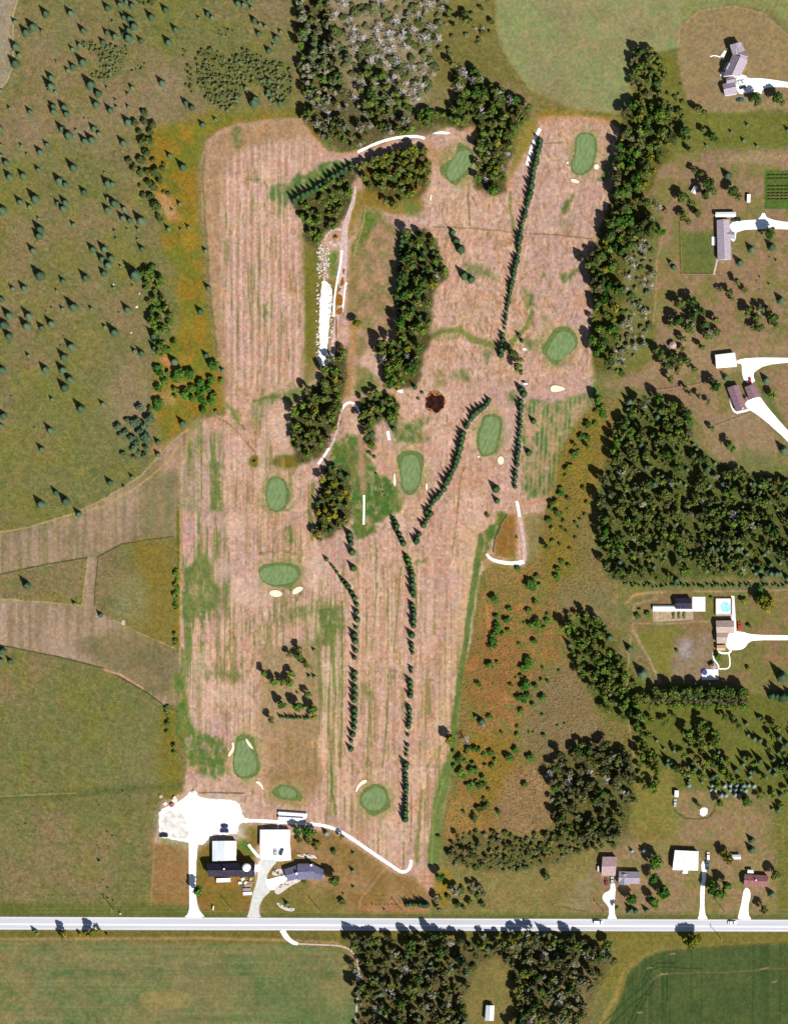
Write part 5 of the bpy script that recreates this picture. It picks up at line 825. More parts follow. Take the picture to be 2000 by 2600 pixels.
row(7, [(815, 1235), (760, 1290), (700, 1340), (650, 1400), (620, 1460)], 11, 18, CR); row(7, [(590, 1520), (575, 1600), (555, 1690), (520, 1790), (480, 1880), (450, 1930)], 12, 19, CR); row(7, [(425, 1990), (425, 1992)], 12, 18, CR); row(7, [(395, 2030), (350, 2080), (310, 2140), (285, 2184)], 12, 17, CR); row(11, [(310, 20), (270, 80), (250, 120)], 12, 17, CR); row(11, [(215, 190), (190, 250)], 12, 18, CR)
MR = 'the middle fairway row'
row(0, [(998, 1318), (1008, 1336)], 11, 17, MR); row(11, [(20, 150), (50, 200), (80, 270)], 12, 19, MR); row(11, [(105, 370), (125, 430), (140, 480)], 12, 17, MR, mk='leaf_bright'); row(11, [(155, 510), (160, 600), (165, 720)], 11, 17, MR); row(11, [(160, 800), (170, 880), (165, 970)], 11, 17, MR); row(11, [(155, 1050), (155, 1052)], 11, 18, MR); row(11, [(155, 1125), (158, 1200)], 11, 16, MR); row(11, [(145, 1330), (150, 1362)], 10, 11, MR); row(11, [(140, 1450), (145, 1570)], 11, 16, MR); row(11, [(130, 1660), (132, 1750), (125, 1830)], 10.5, 15, MR); row(11, [(118, 1905), (118, 1907)], 9, 10, MR); row(11, [(115, 1995), (112, 2080)], 12, 11, MR); row(11, [(105, 2150), (105, 2190)], 12, 17, MR); row(15, [(100, 60), (105, 160), (100, 300), (98, 440)], 9.5, 17, MR)
LR = 'the western fairway row'
for q in ((1305,195,70),(1310,225,65),(1315,270,55),(1325,345,75),(1335,480,72),(1105,405,45),(1150,455,30),(1170,480,32),(1195,515,36),(1225,560,38),(1250,590,50),(1275,620,62),(1290,640,60),(1320,690,55),(1345,735,62),(1362,790,50),(1362,855,62),(1368,920,66),(1358,990,42),(1345,1050,68),(1352,1105,66),(1355,1185,56),(1345,1245,50),(1345,1375,62),(1345,1430,58),(1345,1500,66),(1345,1560,64),(1340,1610,60),(1345,1690,72),(1345,1740,60),(1345,1790,60),(1340,1840,58),(1330,1900,64),(1318,1955,44),(1315,2025,60)):
    plant(LR, 'cedar', 'cedar', Z(10, [q[:2]])[0], q[2] / 3.36 * S / 2)
row(10, [(715, 1750), (800, 1755), (950, 1760)], 8.5, 10, 'the little hedge row')
for q, mk, kd in (((885,1180,75),'leaf','broad'),((795,1225,65),'leaf','broad'),((880,1240,85),'leaf','broad'),((1000,1180,40),'spruce','spruce'),((940,1325,80),'leaf_bright','broad'),((582,1378,75),'leaf_bright','broad'),((665,1450,85),'leaf_bright','broad'),((732,1455,75),'leaf_bright','broad'),((810,1390,80),'leaf_bright','broad'),((805,1465,85),'leaf_bright','broad'),((960,1405,42),'spruce','spruce'),((1003,1408,40),'spruce','spruce'),((860,1542,34),'shrub','shrub'),((950,1565,75),'leaf_bright','broad'),((730,1645,95),'leaf_bright','broad'),((865,1665,100),'leaf_bright','broad'),((915,1672,44),'spruce','spruce'),((995,1685,95),'leaf_bright','broad'),((645,1778,75),'leaf','broad'),((1005,1760,70),'leaf_yellow','broad')):
    plant('the small orchard', kd, mk, Z(10, [q[:2]])[0], q[2] / 3.36 * S / 2)
def lst(k, L_, zone, kind, mk):
    for q in L_: plant(zone, kind, mk, Z(k, [q[:2]])[0], q[2] / 3.36 * S / 2 * random.uniform(.95, 1.05))
SB1 = [(1160,1060,80),(1240,970,80),(1240,1040,80),(1310,1070,80),(1290,1130,80),(1200,1130,70),(1240,1220,110),(1290,1210,80),(1230,1290,70),(1270,1320,90),(1200,1370,80),(1110,1380,70),(1240,1370,80),(1310,1370,60),(1330,1430,50),(1390,1440,60),(1400,1400,40),(1150,1440,80),(1210,1480,80),(1270,1480,80),(1330,1480,110),(1370,1540,90),(1280,1560,90),(1320,1600,90),(1200,1600,60),(1230,1670,70),(1290,1680,80),(1340,1760,100),(1310,1740,60),(1360,1860,70),(1380,1890,60),(1440,1660,50),(1400,1640,40)]
lst(1, SB1, 'the meadow edge', 'shrub', 'shrub'); lst(2, [(0, 0, 1)][:0], '', 'shrub', 'shrub')
GB = 'the green bush belt'
for k in range(70):
    t = random.random(); x = 1290 + 150 * t + random.uniform(-90, 90); y = 90 + 760 * t; plant(GB, 'broad' if random.random() < .5 else 'shrub', random.choice(('leaf_bright', 'leaf', 'leaf_bright')), Z(5, [(x, y)])[0], random.uniform(1.3, 2.9))
lst(5, [(1350,960,90),(1370,1010,90),(1440,1000,60),(1540,1010,110),(1620,1010,110),(1500,1050,90),(1410,1080,80),(1360,1130,90),(1500,1145,70),(1500,1195,60),(1590,1190,110),(1650,1130,80),(1640,1230,90),(1360,1260,110),(1290,1310,70),(1350,1300,80)], 'the west bush clumps', 'shrub', 'leaf_bright')
lst(6, [(150,945,110),(130,1060,90),(40,1090,90),(210,1070,60),(80,1150,110),(30,1200,80),(150,1200,80),(60,1250,100),(130,1260,90),(70,1320,90),(160,1325,45),(100,1110,90),(20,1150,80)], 'the west bush clumps', 'shrub', 'leaf_bright')
lst(5, [(1200,1300,80),(1280,1390,100),(1090,1400,70),(1150,1430,90),(1010,1460,80),(1240,1460,90),(1030,1530,60),(1080,1510,70),(1130,1560,90),(1170,1600,80),(1250,1560,110),(1200,1500,80),(1260,1640,80),(1150,1650,80),(1190,1680,60),(1240,1710,65),(1060,1700,65),(1150,1720,50),(1180,1420,80),(1300,1400,70)], 'the grey bush clump', 'shrub', 'spruce')
OS = 'the orange scrubland'
lst(11, [(865,740,110),(880,900,60),(880,1000,90),(860,1050,80),(850,1100,80),(845,1150,85),(880,950,70),(990,840,65),(970,930,80),(980,1020,60),(930,1045,50),(1210,775,60),(1150,850,70),(1175,625,125),(1225,555,65),(1245,630,50),(1440,430,50),(1490,460,50),(1400,500,70),(1390,560,75),(1310,880,40),(1305,930,60),(1230,950,100),(1170,980,80),(1280,990,50),(1110,950,30),(1070,1128,40),(1200,1105,65),(1140,1260,80),(1160,1300,110),(1110,1340,90),(820,1310,78),(885,1290,45),(725,1475,60),(1000,1480,45),(1135,1470,95),(1110,1505,80),(1220,1490,80),(1265,1440,50),(1315,1450,45),(1040,1420,30),(1100,1600,90),(1060,1600,80),(1150,1570,70),(1270,1590,85),(1190,1650,55),(1085,1700,60),(820,1755,60),(920,1885,40),(1060,1840,50),(1060,1905,60),(1150,1885,30),(1190,1885,28),(1285,1915,55),(1270,1735,40),(1400,1830,35),(1460,1810,30),(1170,2105,90),(1410,1360,35),(1275,1340,40),(1085,1400,50),(1060,490,60),(1050,220,30)], OS, 'shrub', 'leaf_bright')
lst(11, [(745,1790,80),(700,1750,45)], OS, 'spruce', 'spruce'); lst(11, [(475,1940,100)], OS, 'broad', 'leaf_yellow'); lst(11, [(620, 1960, 90)], OS, 'bare', 'deadwood'); lst(11, [(765, 1830, 50)], OS, 'bare', 'deadwood')
lst(11, [(800,30,50)], OS, 'shrub', 'shrub'); lst(15, [(385,595,50)], OS, 'shrub', 'shrub'); lst(15, [(400,930,95)], OS, 'broad', 'leaf_bright'); lst(15, [(810,190,45),(770,270,50),(790,330,90),(730,360,80),(690,430,85),(600,375,50),(900,375,70),(1125,150,75),(1300,930,80),(1290,900,60)], OS, 'shrub', 'shrub')
# hedges on the field boundary
for y in list(range(500, 860, 26)): plant('the boundary hedge', 'shrub', 'leaf_bright', Z(9, [(1505 + random.uniform(-14, 14), y)])[0], random.uniform(.9, 1.9))
for y in list(range(1050, 1150, 26)) + list(range(1660, 1900, 24)) + list(range(1990, 2080, 20)): plant('the boundary hedge', 'shrub', 'leaf', Z(9, [((1505 if y < 1200 else 1440 if y < 1950 else 1490) + random.uniform(-18, 18), y)])[0], random.uniform(.8, 2.0))
# area fills
def fill(pts, sp, zone, mix, r=(2, 3), hk=1.0, keep=1.0, margin=0, avoid=None, seed=0):
    """jittered planting; sp in metres between trees; mix = [(kind, material, weight)]"""
    R = random.Random(seed or hash(zone) % 1000 + len(pts)); R = random.Random(seed + len(zone) * 13 + len(pts))
    xs = [p[0] for p in pts]; ys = [p[1] for p in pts]; step = sp / S; y = min(ys); j = 0
    tot = sum(m_[2] for m_ in mix); n = 0; cx, cy, cz = [], [], []
    while y < max(ys):
        x = min(xs) + (step / 2 if j % 2 else 0)
        while x < max(xs):
            cx.append(x + R.uniform(-.42, .42) * step); cy.append(y + R.uniform(-.42, .42) * step); x += step
        y += step * .87; j += 1
    cx = np.array(cx); cy = np.array(cy); ok = inside(pts, cx, cy)
    for x, y in zip(cx[ok], cy[ok]):
        if not (-120 < x < 2120 and -120 < y < 2720): continue
        if R.random() > keep: continue
        if avoid and avoid(x, y): continue
        t = R.random() * tot
        for kd, mk, w in mix:
            t -= w
            if t <= 0: break
        rr = R.uniform(*r) * (.8 if kd in ('spruce', 'cedar') else 1)
        h = {'spruce': 3.3, 'cedar': 3.3, 'broad': 3.0, 'broad_big': 2.4, 'shrub': 1.3, 'bare': 2.6}[kd] * rr * hk * R.uniform(.8, 1.2)
        PLANTS.append((zone, kd, mk, (x, y), rr, h)); n += 1
    return n
B, BB = 'broad', 'broad_big'
fill(WOODS['north strip'], 4.6, 'the north strip wood', [(B, 'leaf', 4), (B, 'leaf_grey', 4.5), ('bare', 'deadwood', 1.2), (B, 'leaf_bright', 1.5), (B, 'leaf_dull', 1)], (1.7, 3.1), 1.1, keep=.85)
fill(F([(620, -100), (712, -100), (716, 110), (740, 200), (700, 240), (645, 180), (628, 0)]), 6.0, 'the north strip wood', [(B, 'leaf_grey', 4), (B, 'spruce', 2)], (1.8, 2.8), 1.1, seed=5)
fill(F([(710, -60), (960, -60), (940, 90), (930, 190), (880, 240), (770, 222), (720, 130)]), 4.6, 'the dead ash stand', [('bare', 'deadwood', 8), (B, 'leaf_grey', 1.0), ('shrub', 'shrub', 1.5), ('shrub', 'shrub_grey', 4)], (1.8, 3.8), .6, keep=.92)
fill(F([(780, 130), (830, 170), (890, 205), (880, 240), (800, 235), (765, 200)]), 5.0, 'the dead ash stand', [(B, 'leaf', 5), (B, 'leaf_bright', 1)], (2.0, 3.2), 1.0, keep=.75, seed=2)
fill(F([(890, -60), (1050, -60), (1060, 70), (1020, 130), (960, 130), (900, 100)]), 6.0, 'the north scrub', [('shrub', 'shrub', 5), ('shrub', 'shrub_grey', 3), ('bare', 'deadwood', 2)], (1.0, 2.4), 1.0, keep=.6)
fill(F([(955, 25), (1010, 30), (1020, 75), (960, 70)]), 4.6, 'the north scrub', [(B, 'leaf', 4)], (1.6, 2.6), 1.0, keep=.9, seed=3)
fill(WOODS['north copse'], 4.5, 'the north copse', [(B, 'leaf', 6), (B, 'leaf_bright', 2), ('bare', 'deadwood', 1), (B, 'leaf_yellow', .5)], (2.0, 3.2), 1.0)
fill(WOODS['bend copse'], 4.4, 'the bend copse', [(B, 'leaf', 4), (B, 'leaf_bright', 2), (B, 'leaf_yellow', 1.0), ('shrub', 'weed', 1)], (1.9, 2.9), 1.0)
row(0, F([(772, 356), (802, 342), (860, 326), (905, 320)]), 11, 19, 'the bend copse row', mk='leaf', kind='broad', jit=.4)
row(0, F([(628, 428), (660, 412), (690, 392), (720, 372), (748, 356)]), 13, 22, 'the cedar bank')
fill(WOODS['cedar bank'], 4.6, 'the cedar bank', [(B, 'leaf_bright', 4), (B, 'leaf', 3), (B, 'leaf_yellow', .4)], (1.5, 2.7), .8, keep=.85)
fill(WOODS['centre wood'], 4.6, 'the centre wood', [(B, 'leaf', 4), (B, 'leaf_bright', 4), (B, 'leaf_yellow', .5), ('bare', 'deadwood', .3), ('cedar', 'cedar', 1.2)], (1.8, 3.3), 1.25, keep=.92)
row(0, F([(858, 505), (852, 560), (850, 640), (852, 700)]), 12, 20, 'the centre wood edge')
fill(WOODS['dogleg wood'], 4.4, 'the dogleg wood', [(B, 'leaf', 4), (B, 'leaf_bright', 3), (B, 'leaf_yellow', .8), (B, 'leaf_dull', 1)], (1.6, 3.0), 1.15, keep=.9)
fill(WOODS['hollow copse'], 4.2, 'the hollow copse', [(B, 'leaf', 2), (B, 'leaf_bright', 2), ('cedar', 'cedar', 2)], (1.9, 2.8), 1.1)
fill(WOODS['path copse'], 4.4, 'the path copse', [(B, 'leaf', 3), (B, 'leaf_yellow', 1), ('cedar', 'cedar', 2)], (1.8, 2.8), 1.0, keep=.85)
fill(WOODS['east belt'], 4.6, 'the east belt', [(B, 'leaf', 5), (B, 'leaf_bright', 3), (B, 'leaf_yellow', .8), (B, 'leaf_dull', 1.6)], (1.8, 3.7), 1.15, keep=.9)
fill(F([(1345, 520), (1396, 500), (1396, 660), (1385, 720), (1330, 800), (1300, 790), (1325, 690)]), 3.6, 'the grey scrub', [('bare', 'deadwood', 4), (B, 'leaf_grey', 2.5), ('shrub', 'shrub_grey', 4), ('shrub', 'leaf', 2)], (1.3, 2.6), .8, keep=.75, seed=8)
fill(F([(1345, 112), (1400, 112), (1430, 150), (1400, 200), (1350, 215)]), 4.6, 'the belt north end', [(B, 'leaf', 5), (B, 'leaf_dull', 2)], (1.8, 3.2), 1.0, keep=.7, seed=31)
fill(F([(1385, 150), (1450, 160), (1465, 280), (1400, 260), (1350, 225)]), 3.4, 'the belt north end', [('shrub', 'shrub', 5), ('shrub', 'shrub_grey', 3)], (.8, 1.8), .9, keep=.6, seed=32)
fill(WOODS['great east wood'], 4.25, 'the great east wood', [(B, 'leaf', 7), (B, 'leaf_bright', 1.6), (B, 'leaf_dull', 1.2), (B, 'leaf_grey', .35), ('bare', 'deadwood', .2), ('spruce', 'spruce', 2.2)], (1.4, 3.2), 1.2, keep=.78)
fill(F([(1500, 1030), (1880, 1030), (1880, 1236), (1500, 1236)]), 4.6, 'the great east wood', [('spruce', 'spruce', 5), (B, 'leaf', 2)], (1.7, 2.6), 1.2, keep=.4, seed=4)
fill(WOODS['farm wood'], 4.3, 'the farm wood', [(B, 'leaf_bright', 4), (B, 'leaf', 5), ('spruce', 'spruce', 1.5)], (1.7, 3.1), 1.2, keep=.85)
fill(F([(1350, 1540), (1385, 1560), (1410, 1620), (1415, 1690), (1380, 1700), (1355, 1630)]), 4.2, 'the farm wood tail', [(B, 'leaf_bright', 4), (B, 'leaf', 4)], (1.6, 3.0), 1.2, keep=.85)
fill(F([(1580, 1560), (1700, 1540), (1880, 1560), (1880, 1680), (1640, 1660), (1600, 1620)]), 4.4, 'the south-east spruces', [('spruce', 'spruce', 5), (B, 'leaf', 2)], (1.7, 2.8), 1.2, keep=.62)
fill(F([(1400, 1520), (1660, 1530), (1660, 1560), (1400, 1560)]), 5.5, 'the windbreak lane', [(B, 'leaf', 3), ('spruce', 'spruce', 1)], (1.3, 2.6), 1.1, keep=.6)
fill(F([(1395, 1570), (1450, 1600), (1560, 1610), (1590, 1650), (1540, 1670), (1420, 1650)]), 5.0, 'the spruce edge', [(B, 'leaf_bright', 3), (B, 'leaf', 2), ('spruce', 'spruce', 1)], (1.4, 2.8), 1.1, keep=.6, seed=41)
fill(F([(1290, 1400), (1350, 1450), (1400, 1500), (1395, 1560), (1350, 1540), (1300, 1470)]), 4.6, 'the farm wood', [(B, 'leaf_bright', 3), (B, 'leaf', 3)], (1.6, 2.9), 1.1, keep=.7, seed=42)
fill(F([(1195, 1740), (1290, 1770), (1330, 1800), (1240, 1830), (1180, 1790)]), 4.4, 'the copse tail', [(B, 'leaf_dull', 3), ('shrub', 'shrub', 4), (B, 'leaf', 2)], (1.1, 2.5), .9, keep=.7, seed=43)
row(0, F([(1398, 1478), (1450, 1478), (1520, 1480), (1590, 1482)]), 13, 30, 'the farm windbreak', mk='leaf', kind='broad', jit=.4); row(0, F([(1400, 1492), (1480, 1494), (1590, 1496)]), 13, 26, 'the farm windbreak', mk='leaf_dull', kind='broad', jit=.4); row(0, F([(1405, 1505), (1590, 1508)]), 12, 20, 'the farm windbreak', mk='leaf_bright', kind='broad', jit=.5); row(0, F([(1645, 1484), (1690, 1488)]), 12, 30, 'the farm windbreak', kind='cedar')
fill(F([(1450, 1545), (1530, 1545), (1545, 1600), (1470, 1600)]), 4.5, 'the farm wood', [(B, 'leaf_bright', 3), (B, 'leaf', 3)], (2, 3), 1.1, seed=6)
fill(F([(1400, 1640), (1530, 1668), (1700, 1672), (1700, 1625), (1560, 1610)]), 4.6, 'the farm wood', [('spruce', 'spruce', 4), (B, 'leaf_bright', 2)], (1.9, 2.9), 1.2, seed=7, keep=.8)
row(0, F([(1330, 1246), (1400, 1250), (1500, 1250), (1690, 1247)]), 8.5, 9, 'the hedge by the farm', mk='cedar', jit=.5)
fill(WOODS['south-east copse'], 4.6, 'the south-east copse', [(B, 'leaf_dull', 7), (B, 'leaf', 2), ('bare', 'deadwood', .5), (B, 'leaf_grey', .5)], (1.7, 3.5), 1.0, keep=.85)
clear = F([(1005, 2050), (1062, 2035), (1100, 2075), (1095, 2350), (1012, 2350), (995, 2150)])
clr = lambda x, y: bool(inside(clear, np.array([x]), np.array([y]))[0])
fill(WOODS['south wood'], 4.5, 'the south wood', [(B, 'leaf_dull', 5), (B, 'leaf', 4), (B, 'leaf_grey', 2.0), ('bare', 'deadwood', .5), ('spruce', 'spruce', 1.5)], (1.7, 3.4), 1.2, avoid=clr, keep=.92)
fill(F([(1130, 2010), (1300, 2020), (1270, 2130), (1190, 2184), (1100, 2184)]), 5.5, 'the south wood', [('bare', 'deadwood', 2), (B, 'leaf_grey', 2)], (2.0, 3.0), 1.0, keep=.4, seed=9)
lst(15, [(1000,1475,60),(1045,1480,60),(770,1520,90),(1120,1770,90),(1140,1830,60)], 'the south wood', B, 'leaf_yellow'); lst(15, [(680, 1700, 80), (1080, 2060, 60), (1010, 1790, 60)], 'the south clearing', 'shrub', 'shrub')
fill(WOODS['scrub thicket'], 3.0, 'the scrub thicket', [('shrub', 'shrub', 5), (B, 'leaf_dull', 2), ('shrub', 'shrub_grey', 4), ('shrub', 'leaf', 2)], (.9, 2.2), .9, keep=.75)
fill(F([(1010, 1850), (1090, 1860), (1150, 1830), (1060, 1810), (990, 1830)]), 2.4, 'the scrub thicket', [('shrub', 'shrub_grey', 1)], (.6, 1.1), .9, keep=.7, seed=2)
fill(F([(920, 1915), (1000, 1880), (1045, 1900), (1050, 1945), (925, 1945)]), 4.2, 'the roadside scrub', [('shrub', 'leaf', 4), (B, 'leaf_grey', 3), ('shrub', 'shrub', 2)], (1.3, 2.8), 1.0, keep=.7)
fill(F([(960, 1602), (1010, 1595), (1110, 1600), (1110, 1625), (1060, 1640), (1040, 1690), (970, 1690), (960, 1640)]), 4.4, OS, [('shrub', 'leaf_bright', 3), ('shrub', 'leaf', 2)], (1.4, 2.6), 1.0, keep=.8)
fill(F([(1170, 1095), (1195, 1020), (1230, 940), (1265, 880), (1290, 850), (1300, 880), (1255, 950), (1215, 1030), (1190, 1110), (1180, 1180), (1160, 1190)]), 4.2, 'the east ditch scrub', [('shrub', 'leaf_bright', 4), (B, 'leaf', 3), ('shrub', 'leaf_yellow', 1)], (1.4, 2.7), .9, keep=.7)
fill(F([(1180, 1060), (1250, 1040), (1262, 1200), (1190, 1210)]), 5.5, 'the east ditch scrub', [('shrub', 'shrub', 4), ('shrub', 'leaf', 2)], (.8, 1.8), .9, keep=.5, seed=3)
# low thickets of the top-left meadow
fill(Z(1, [(690, 345), (760, 335), (850, 390), (1090, 390), (1120, 460), (1030, 560), (1050, 620), (950, 680), (860, 700), (790, 650), (870, 560), (850, 470), (740, 430)]), 1.9, 'the low thicket', [('shrub', 'shrub_grey', 1)], (.55, 1.3), 1.0, keep=.78)
fill(Z(1, [(1100, 570), (1260, 540), (1260, 590), (1120, 620)]), 2.2, 'the low thicket', [('shrub', 'shrub_grey', 1)], (.6, 1.1), 1.0, keep=.8); fill(Z(1, [(1540, 420), (1600, 430), (1600, 480), (1560, 480)]), 2.2, 'the low thicket', [('shrub', 'shrub', 1)], (.6, 1.2)); fill(Z(1, [(1580, 560), (1640, 570), (1640, 790), (1590, 780)]), 2.4, 'the low thicket', [('shrub', 'shrub', 1)], (.6, 1.3)); fill(Z(1, [(1150, 0), (1330, 0), (1320, 50), (1180, 40)]), 2.3, 'the low thicket', [('shrub', 'shrub', 1)], (.7, 1.5))
fill(Z(2, [(0, 470), (60, 400), (130, 400), (220, 470), (300, 480), (400, 420), (520, 470), (760, 540), (820, 600), (830, 760), (760, 900), (640, 880), (560, 740), (420, 700), (380, 850), (280, 960), (140, 900), (60, 830), (10, 700)]), 1.95, 'the big low thicket', [('shrub', 'shrub_grey', 7), ('shrub', 'shrub', 2)], (.55, 1.45), 1.05, keep=.8)
fill(Z(2, [(180, 240), (320, 230), (330, 330), (200, 330)]), 2.4, 'the low thicket', [('shrub', 'shrub', 1)], (.5, .9), keep=.6); fill(Z(10, [(1040, 250), (1100, 250), (1100, 100), (1040, 60)]), 4, 'the path copse', [(B, 'leaf_yellow', 1)], (1.6, 2.2), seed=4)
# single garden and roadside trees
lst(14, [(25, 1050, 105)], 'the barn lawn', B, 'leaf_bright'); lst(14, [(870, 540, 95), (940, 540, 90), (1000, 550, 75), (960, 590, 70)], 'the clubhouse garden', B, 'leaf_bright'); lst(14, [(880, 620, 60), (960, 640, 60), (1020, 690, 45), (1180, 960, 110), (1240, 590, 55)], 'the clubhouse garden', B, 'leaf'); lst(14, [(1030, 650, 70)], 'the clubhouse garden', 'shrub', 'leaf_yellow'); lst(14, [(1105, 560, 60)], 'the clubhouse garden', 'spruce', 'spruce_blue'); lst(14, [(1170, 720, 60), (1240, 1150, 75), (1020, 930, 50), (920, 975, 45)], 'the clubhouse garden', 'shrub', 'shrub'); lst(14, [(1190, 1000, 60)], 'the clubhouse garden', 'shrub', 'leaf_yellow')
lst(3, [(860, 1640, 110)], 'the north copse', B, 'leaf_bright'); lst(3, [(500, 1980, 60), (530, 2060, 80), (570, 2130, 90)], 'the centre fairway', 'spruce', 'cedar'); lst(7, [(600, 170, 90), (660, 200, 80)], 'the centre fairway', 'spruce', 'cedar')
plant('the hollow fairway', B, 'leaf', zq0([(790, 560)])[0], 2.4); plant('the hollow fairway', B, 'leaf', zq0([(850, 590)])[0], 2.8); plant('the hollow fairway', B, 'leaf_bright', zq0([(890, 550)])[0], 1.8)
lst(6, [(1370, 590, 90), (1230, 790, 60)], 'the quarry edge', B, 'leaf_yellow'); lst(7, [(1010, 850, 110), (1070, 900, 90), (1060, 960, 90), (1090, 1000, 70)], 'the divider copse', B, 'leaf'); lst(7, [(1190, 1410, 60), (1150, 1680, 70)], 'the striped field', 'spruce', 'cedar'); lst(7, [(870, 1990, 85), (880, 2090, 60)], 'the scrub triangle', 'spruce', 'cedar'); lst(7, [(240, 1165, 40), (210, 1220, 30)], 'the pond side', 'shrub', 'shrub')
lst(6, [(1480, 1690, 50), (1520, 1720, 40), (1530, 1860, 30), (1575, 1975, 24), (1590, 2020, 22), (1605, 2050, 22)], 'the green hollow', 'shrub', 'leaf')
lst(4, [(420, 470, 110), (500, 450, 90), (560, 500, 80), (390, 600, 80), (480, 560, 80)], 'the east belt top', B, 'leaf'); lst(4, [(910, 960, 90), (960, 970, 70)], 'the lot edge', B, 'leaf'); lst(4, [(1400, 850, 110), (1420, 900, 80), (1590, 850, 110), (1630, 890, 60), (1330, 1750 - 900 + 0, 10)][:4], 'the north-east lot', B, 'leaf'); lst(4, [(960, 1120, 70), (1050, 1190, 100), (800, 1140, 110), (820, 1200, 90), (850, 1290, 80)], 'the north-east meadow', B, 'leaf'); lst(4, [(940, 1500, 70), (1000, 1580, 110), (980, 1680, 110), (1040, 1640, 90), (880, 1460, 70), (1210, 1640, 110), (1260, 1690, 80)], 'the ranch yard', B, 'leaf')
lst(4, [(850, 1750, 90), (900, 1830, 90), (790, 1850, 90), (780, 1700, 100), (830, 1900, 70), (1510, 2010, 110), (1540, 1990, 90)], 'the ranch yard', B, 'leaf'); lst(4, [(640, 1800, 60)], 'the ranch yard', 'shrub', 'weed'); lst(4, [(580, 1790, 80), (420, 1150, 70)], 'the east belt', 'bare', 'deadwood'); lst(4, [(600, 1990, 90)], 'the east belt', B, 'leaf_bright')
lst(8, [(760, 420, 110), (860, 400, 110), (880, 520, 130), (740, 580, 120), (980, 600, 120), (1060, 560, 90), (820, 640, 110), (1000, 700, 90), (1080, 660, 80), (680, 600, 80), (950, 480, 90), (780, 720, 80)], 'the shade grove', B, 'leaf'); lst(8, [(890, 480, 110), (860, 600, 90), (1000, 660, 100), (1440, 470, 90)], 'the shade grove', B, 'leaf_grey'); lst(8, [(985, 590, 70)], 'the shade grove', B, 'leaf_yellow')
lst(8, [(1400, 540, 110), (1340, 480, 110), (1550, 540, 110), (1580, 600, 90), (1440, 620, 100), (1500, 460, 80), (1380, 620, 70)], 'the east yards', B, 'leaf'); lst(8, [(1430, 640, 80)], 'the east yards', 'bare', 'deadwood'); lst(8, [(600, 860, 110), (680, 880, 110), (760, 920, 110), (640, 960, 110), (820, 900, 80), (740, 990, 90), (560, 820, 90), (680, 1060, 80), (880, 970, 70), (940, 790, 80), (780, 800, 60)], 'the lower shade grove', B, 'leaf')
lst(8, [(1060, 1120, 110), (1540, 1200, 80)], 'the brown-roof yard', B, 'leaf_bright'); lst(8, [(1180, 320, 80), (1100, 290, 60), (1250, 230, 80), (1310, 300, 60), (1200, 370, 50)], 'the east yards', B, 'leaf'); lst(8, [(1180, 1620, 90), (1210, 1660, 80), (1030, 1480, 60), (60, 1230, 110), (100, 1290, 80)], 'the wood edge', B, 'leaf_bright'); lst(8, [(1000, 1250, 60), (920, 1200, 60), (850, 1180, 70), (800, 1130, 60)], 'the wood edge', B, 'leaf')
lst(12, [(1310, 765, 80)], 'the farm lot', 'shrub', 'leaf_yellow'); lst(12, [(1350, 1335, 62)], 'the farm lot', 'shrub', 'leaf_yellow'); lst(12, [(1450, 760, 120), (1500, 820, 110), (1540, 760, 90)], 'the farm lot', B, 'leaf_yellow'); lst(12, [(1430, 690, 110), (400, 890, 60), (490, 875, 60), (420, 840, 40), (1350, 975, 50), (740, 1185, 50), (1090, 1240, 80), (1030, 735, 40)], 'the farm lot', 'shrub', 'leaf_bright')
lst(16, [(560, 810, 130), (540, 950, 110), (620, 1060, 125), (540, 1130, 100), (545, 1185, 80)], 'the house lawn', B, 'leaf_bright'); lst(16, [(345, 1120, 105), (222, 1195, 62)], 'the grey house yard', B, 'leaf_bright'); lst(16, [(350, 710, 40), (450, 710, 60)], 'the grey house yard', 'spruce', 'spruce_blue')
lst(16, [(1040, 1040, 125), (1090, 1080, 130), (1150, 1010, 110), (1020, 980, 90)], 'the white-roofed yard', B, 'leaf_bright'); lst(16, [(1170, 770, 110), (1130, 720, 80)], 'the white-roofed yard', B, 'leaf_yellow'); lst(16, [(1570, 920, 100), (1475, 1210, 85)], 'the red-roofed yard', B, 'leaf'); lst(16, [(860, 1480, 120), (900, 1450, 110), (810, 1450, 80), (850, 1520, 80)], 'the south verge', B, 'leaf_yellow'); lst(16, [(1100, 300, 80), (1310, 280, 110), (1350, 300, 80), (920, 330, 60)], 'the mown ring', B, 'leaf')
for x, y in [(1035, 150), (1140, 155), (1190, 150), (1245, 152), (1300, 155), (1345, 150), (1390, 155), (1190, 190), (1235, 190), (1280, 190), (1320, 195), (1110, 235), (1150, 235), (1230, 228), (1270, 230), (1020, 190), (1065, 190), (835, 150)]: plant('the blue spruce nursery', 'spruce', 'spruce_blue', Z(16, [(x, y)])[0], random.uniform(1.2, 1.9))
lst(13, [(320, 1415, 45), (560, 1410, 90), (800, 1400, 95), (850, 1390, 60), (540, 1440, 60), (760, 1430, 60), (690, 1420, 40), (920, 1430, 30)], 'the south verge', B, 'leaf_yellow'); row(15, [(110, 1165), (180, 1162), (280, 1175)], 8, 18, 'the roadside cedars')
lst(11, [(1560, 140, 10)][:0], '', 'shrub', 'shrub')
fill(F([(1400, 200), (1470, 250), (1470, 320), (1400, 340)]), 6, 'the east belt', [(B, 'leaf', 3), ('shrub', 'shrub', 2)], (1.8, 3.0), keep=.5, seed=12)
fill(F([(1440, 1640), (1700, 1690), (1700, 1720), (1640, 1740), (1600, 1700), (1450, 1670)]), 7, 'the nursery edge', [('spruce', 'spruce', 3), (B, 'leaf_bright', 2)], (1.4, 2.4), keep=.6, seed=13)

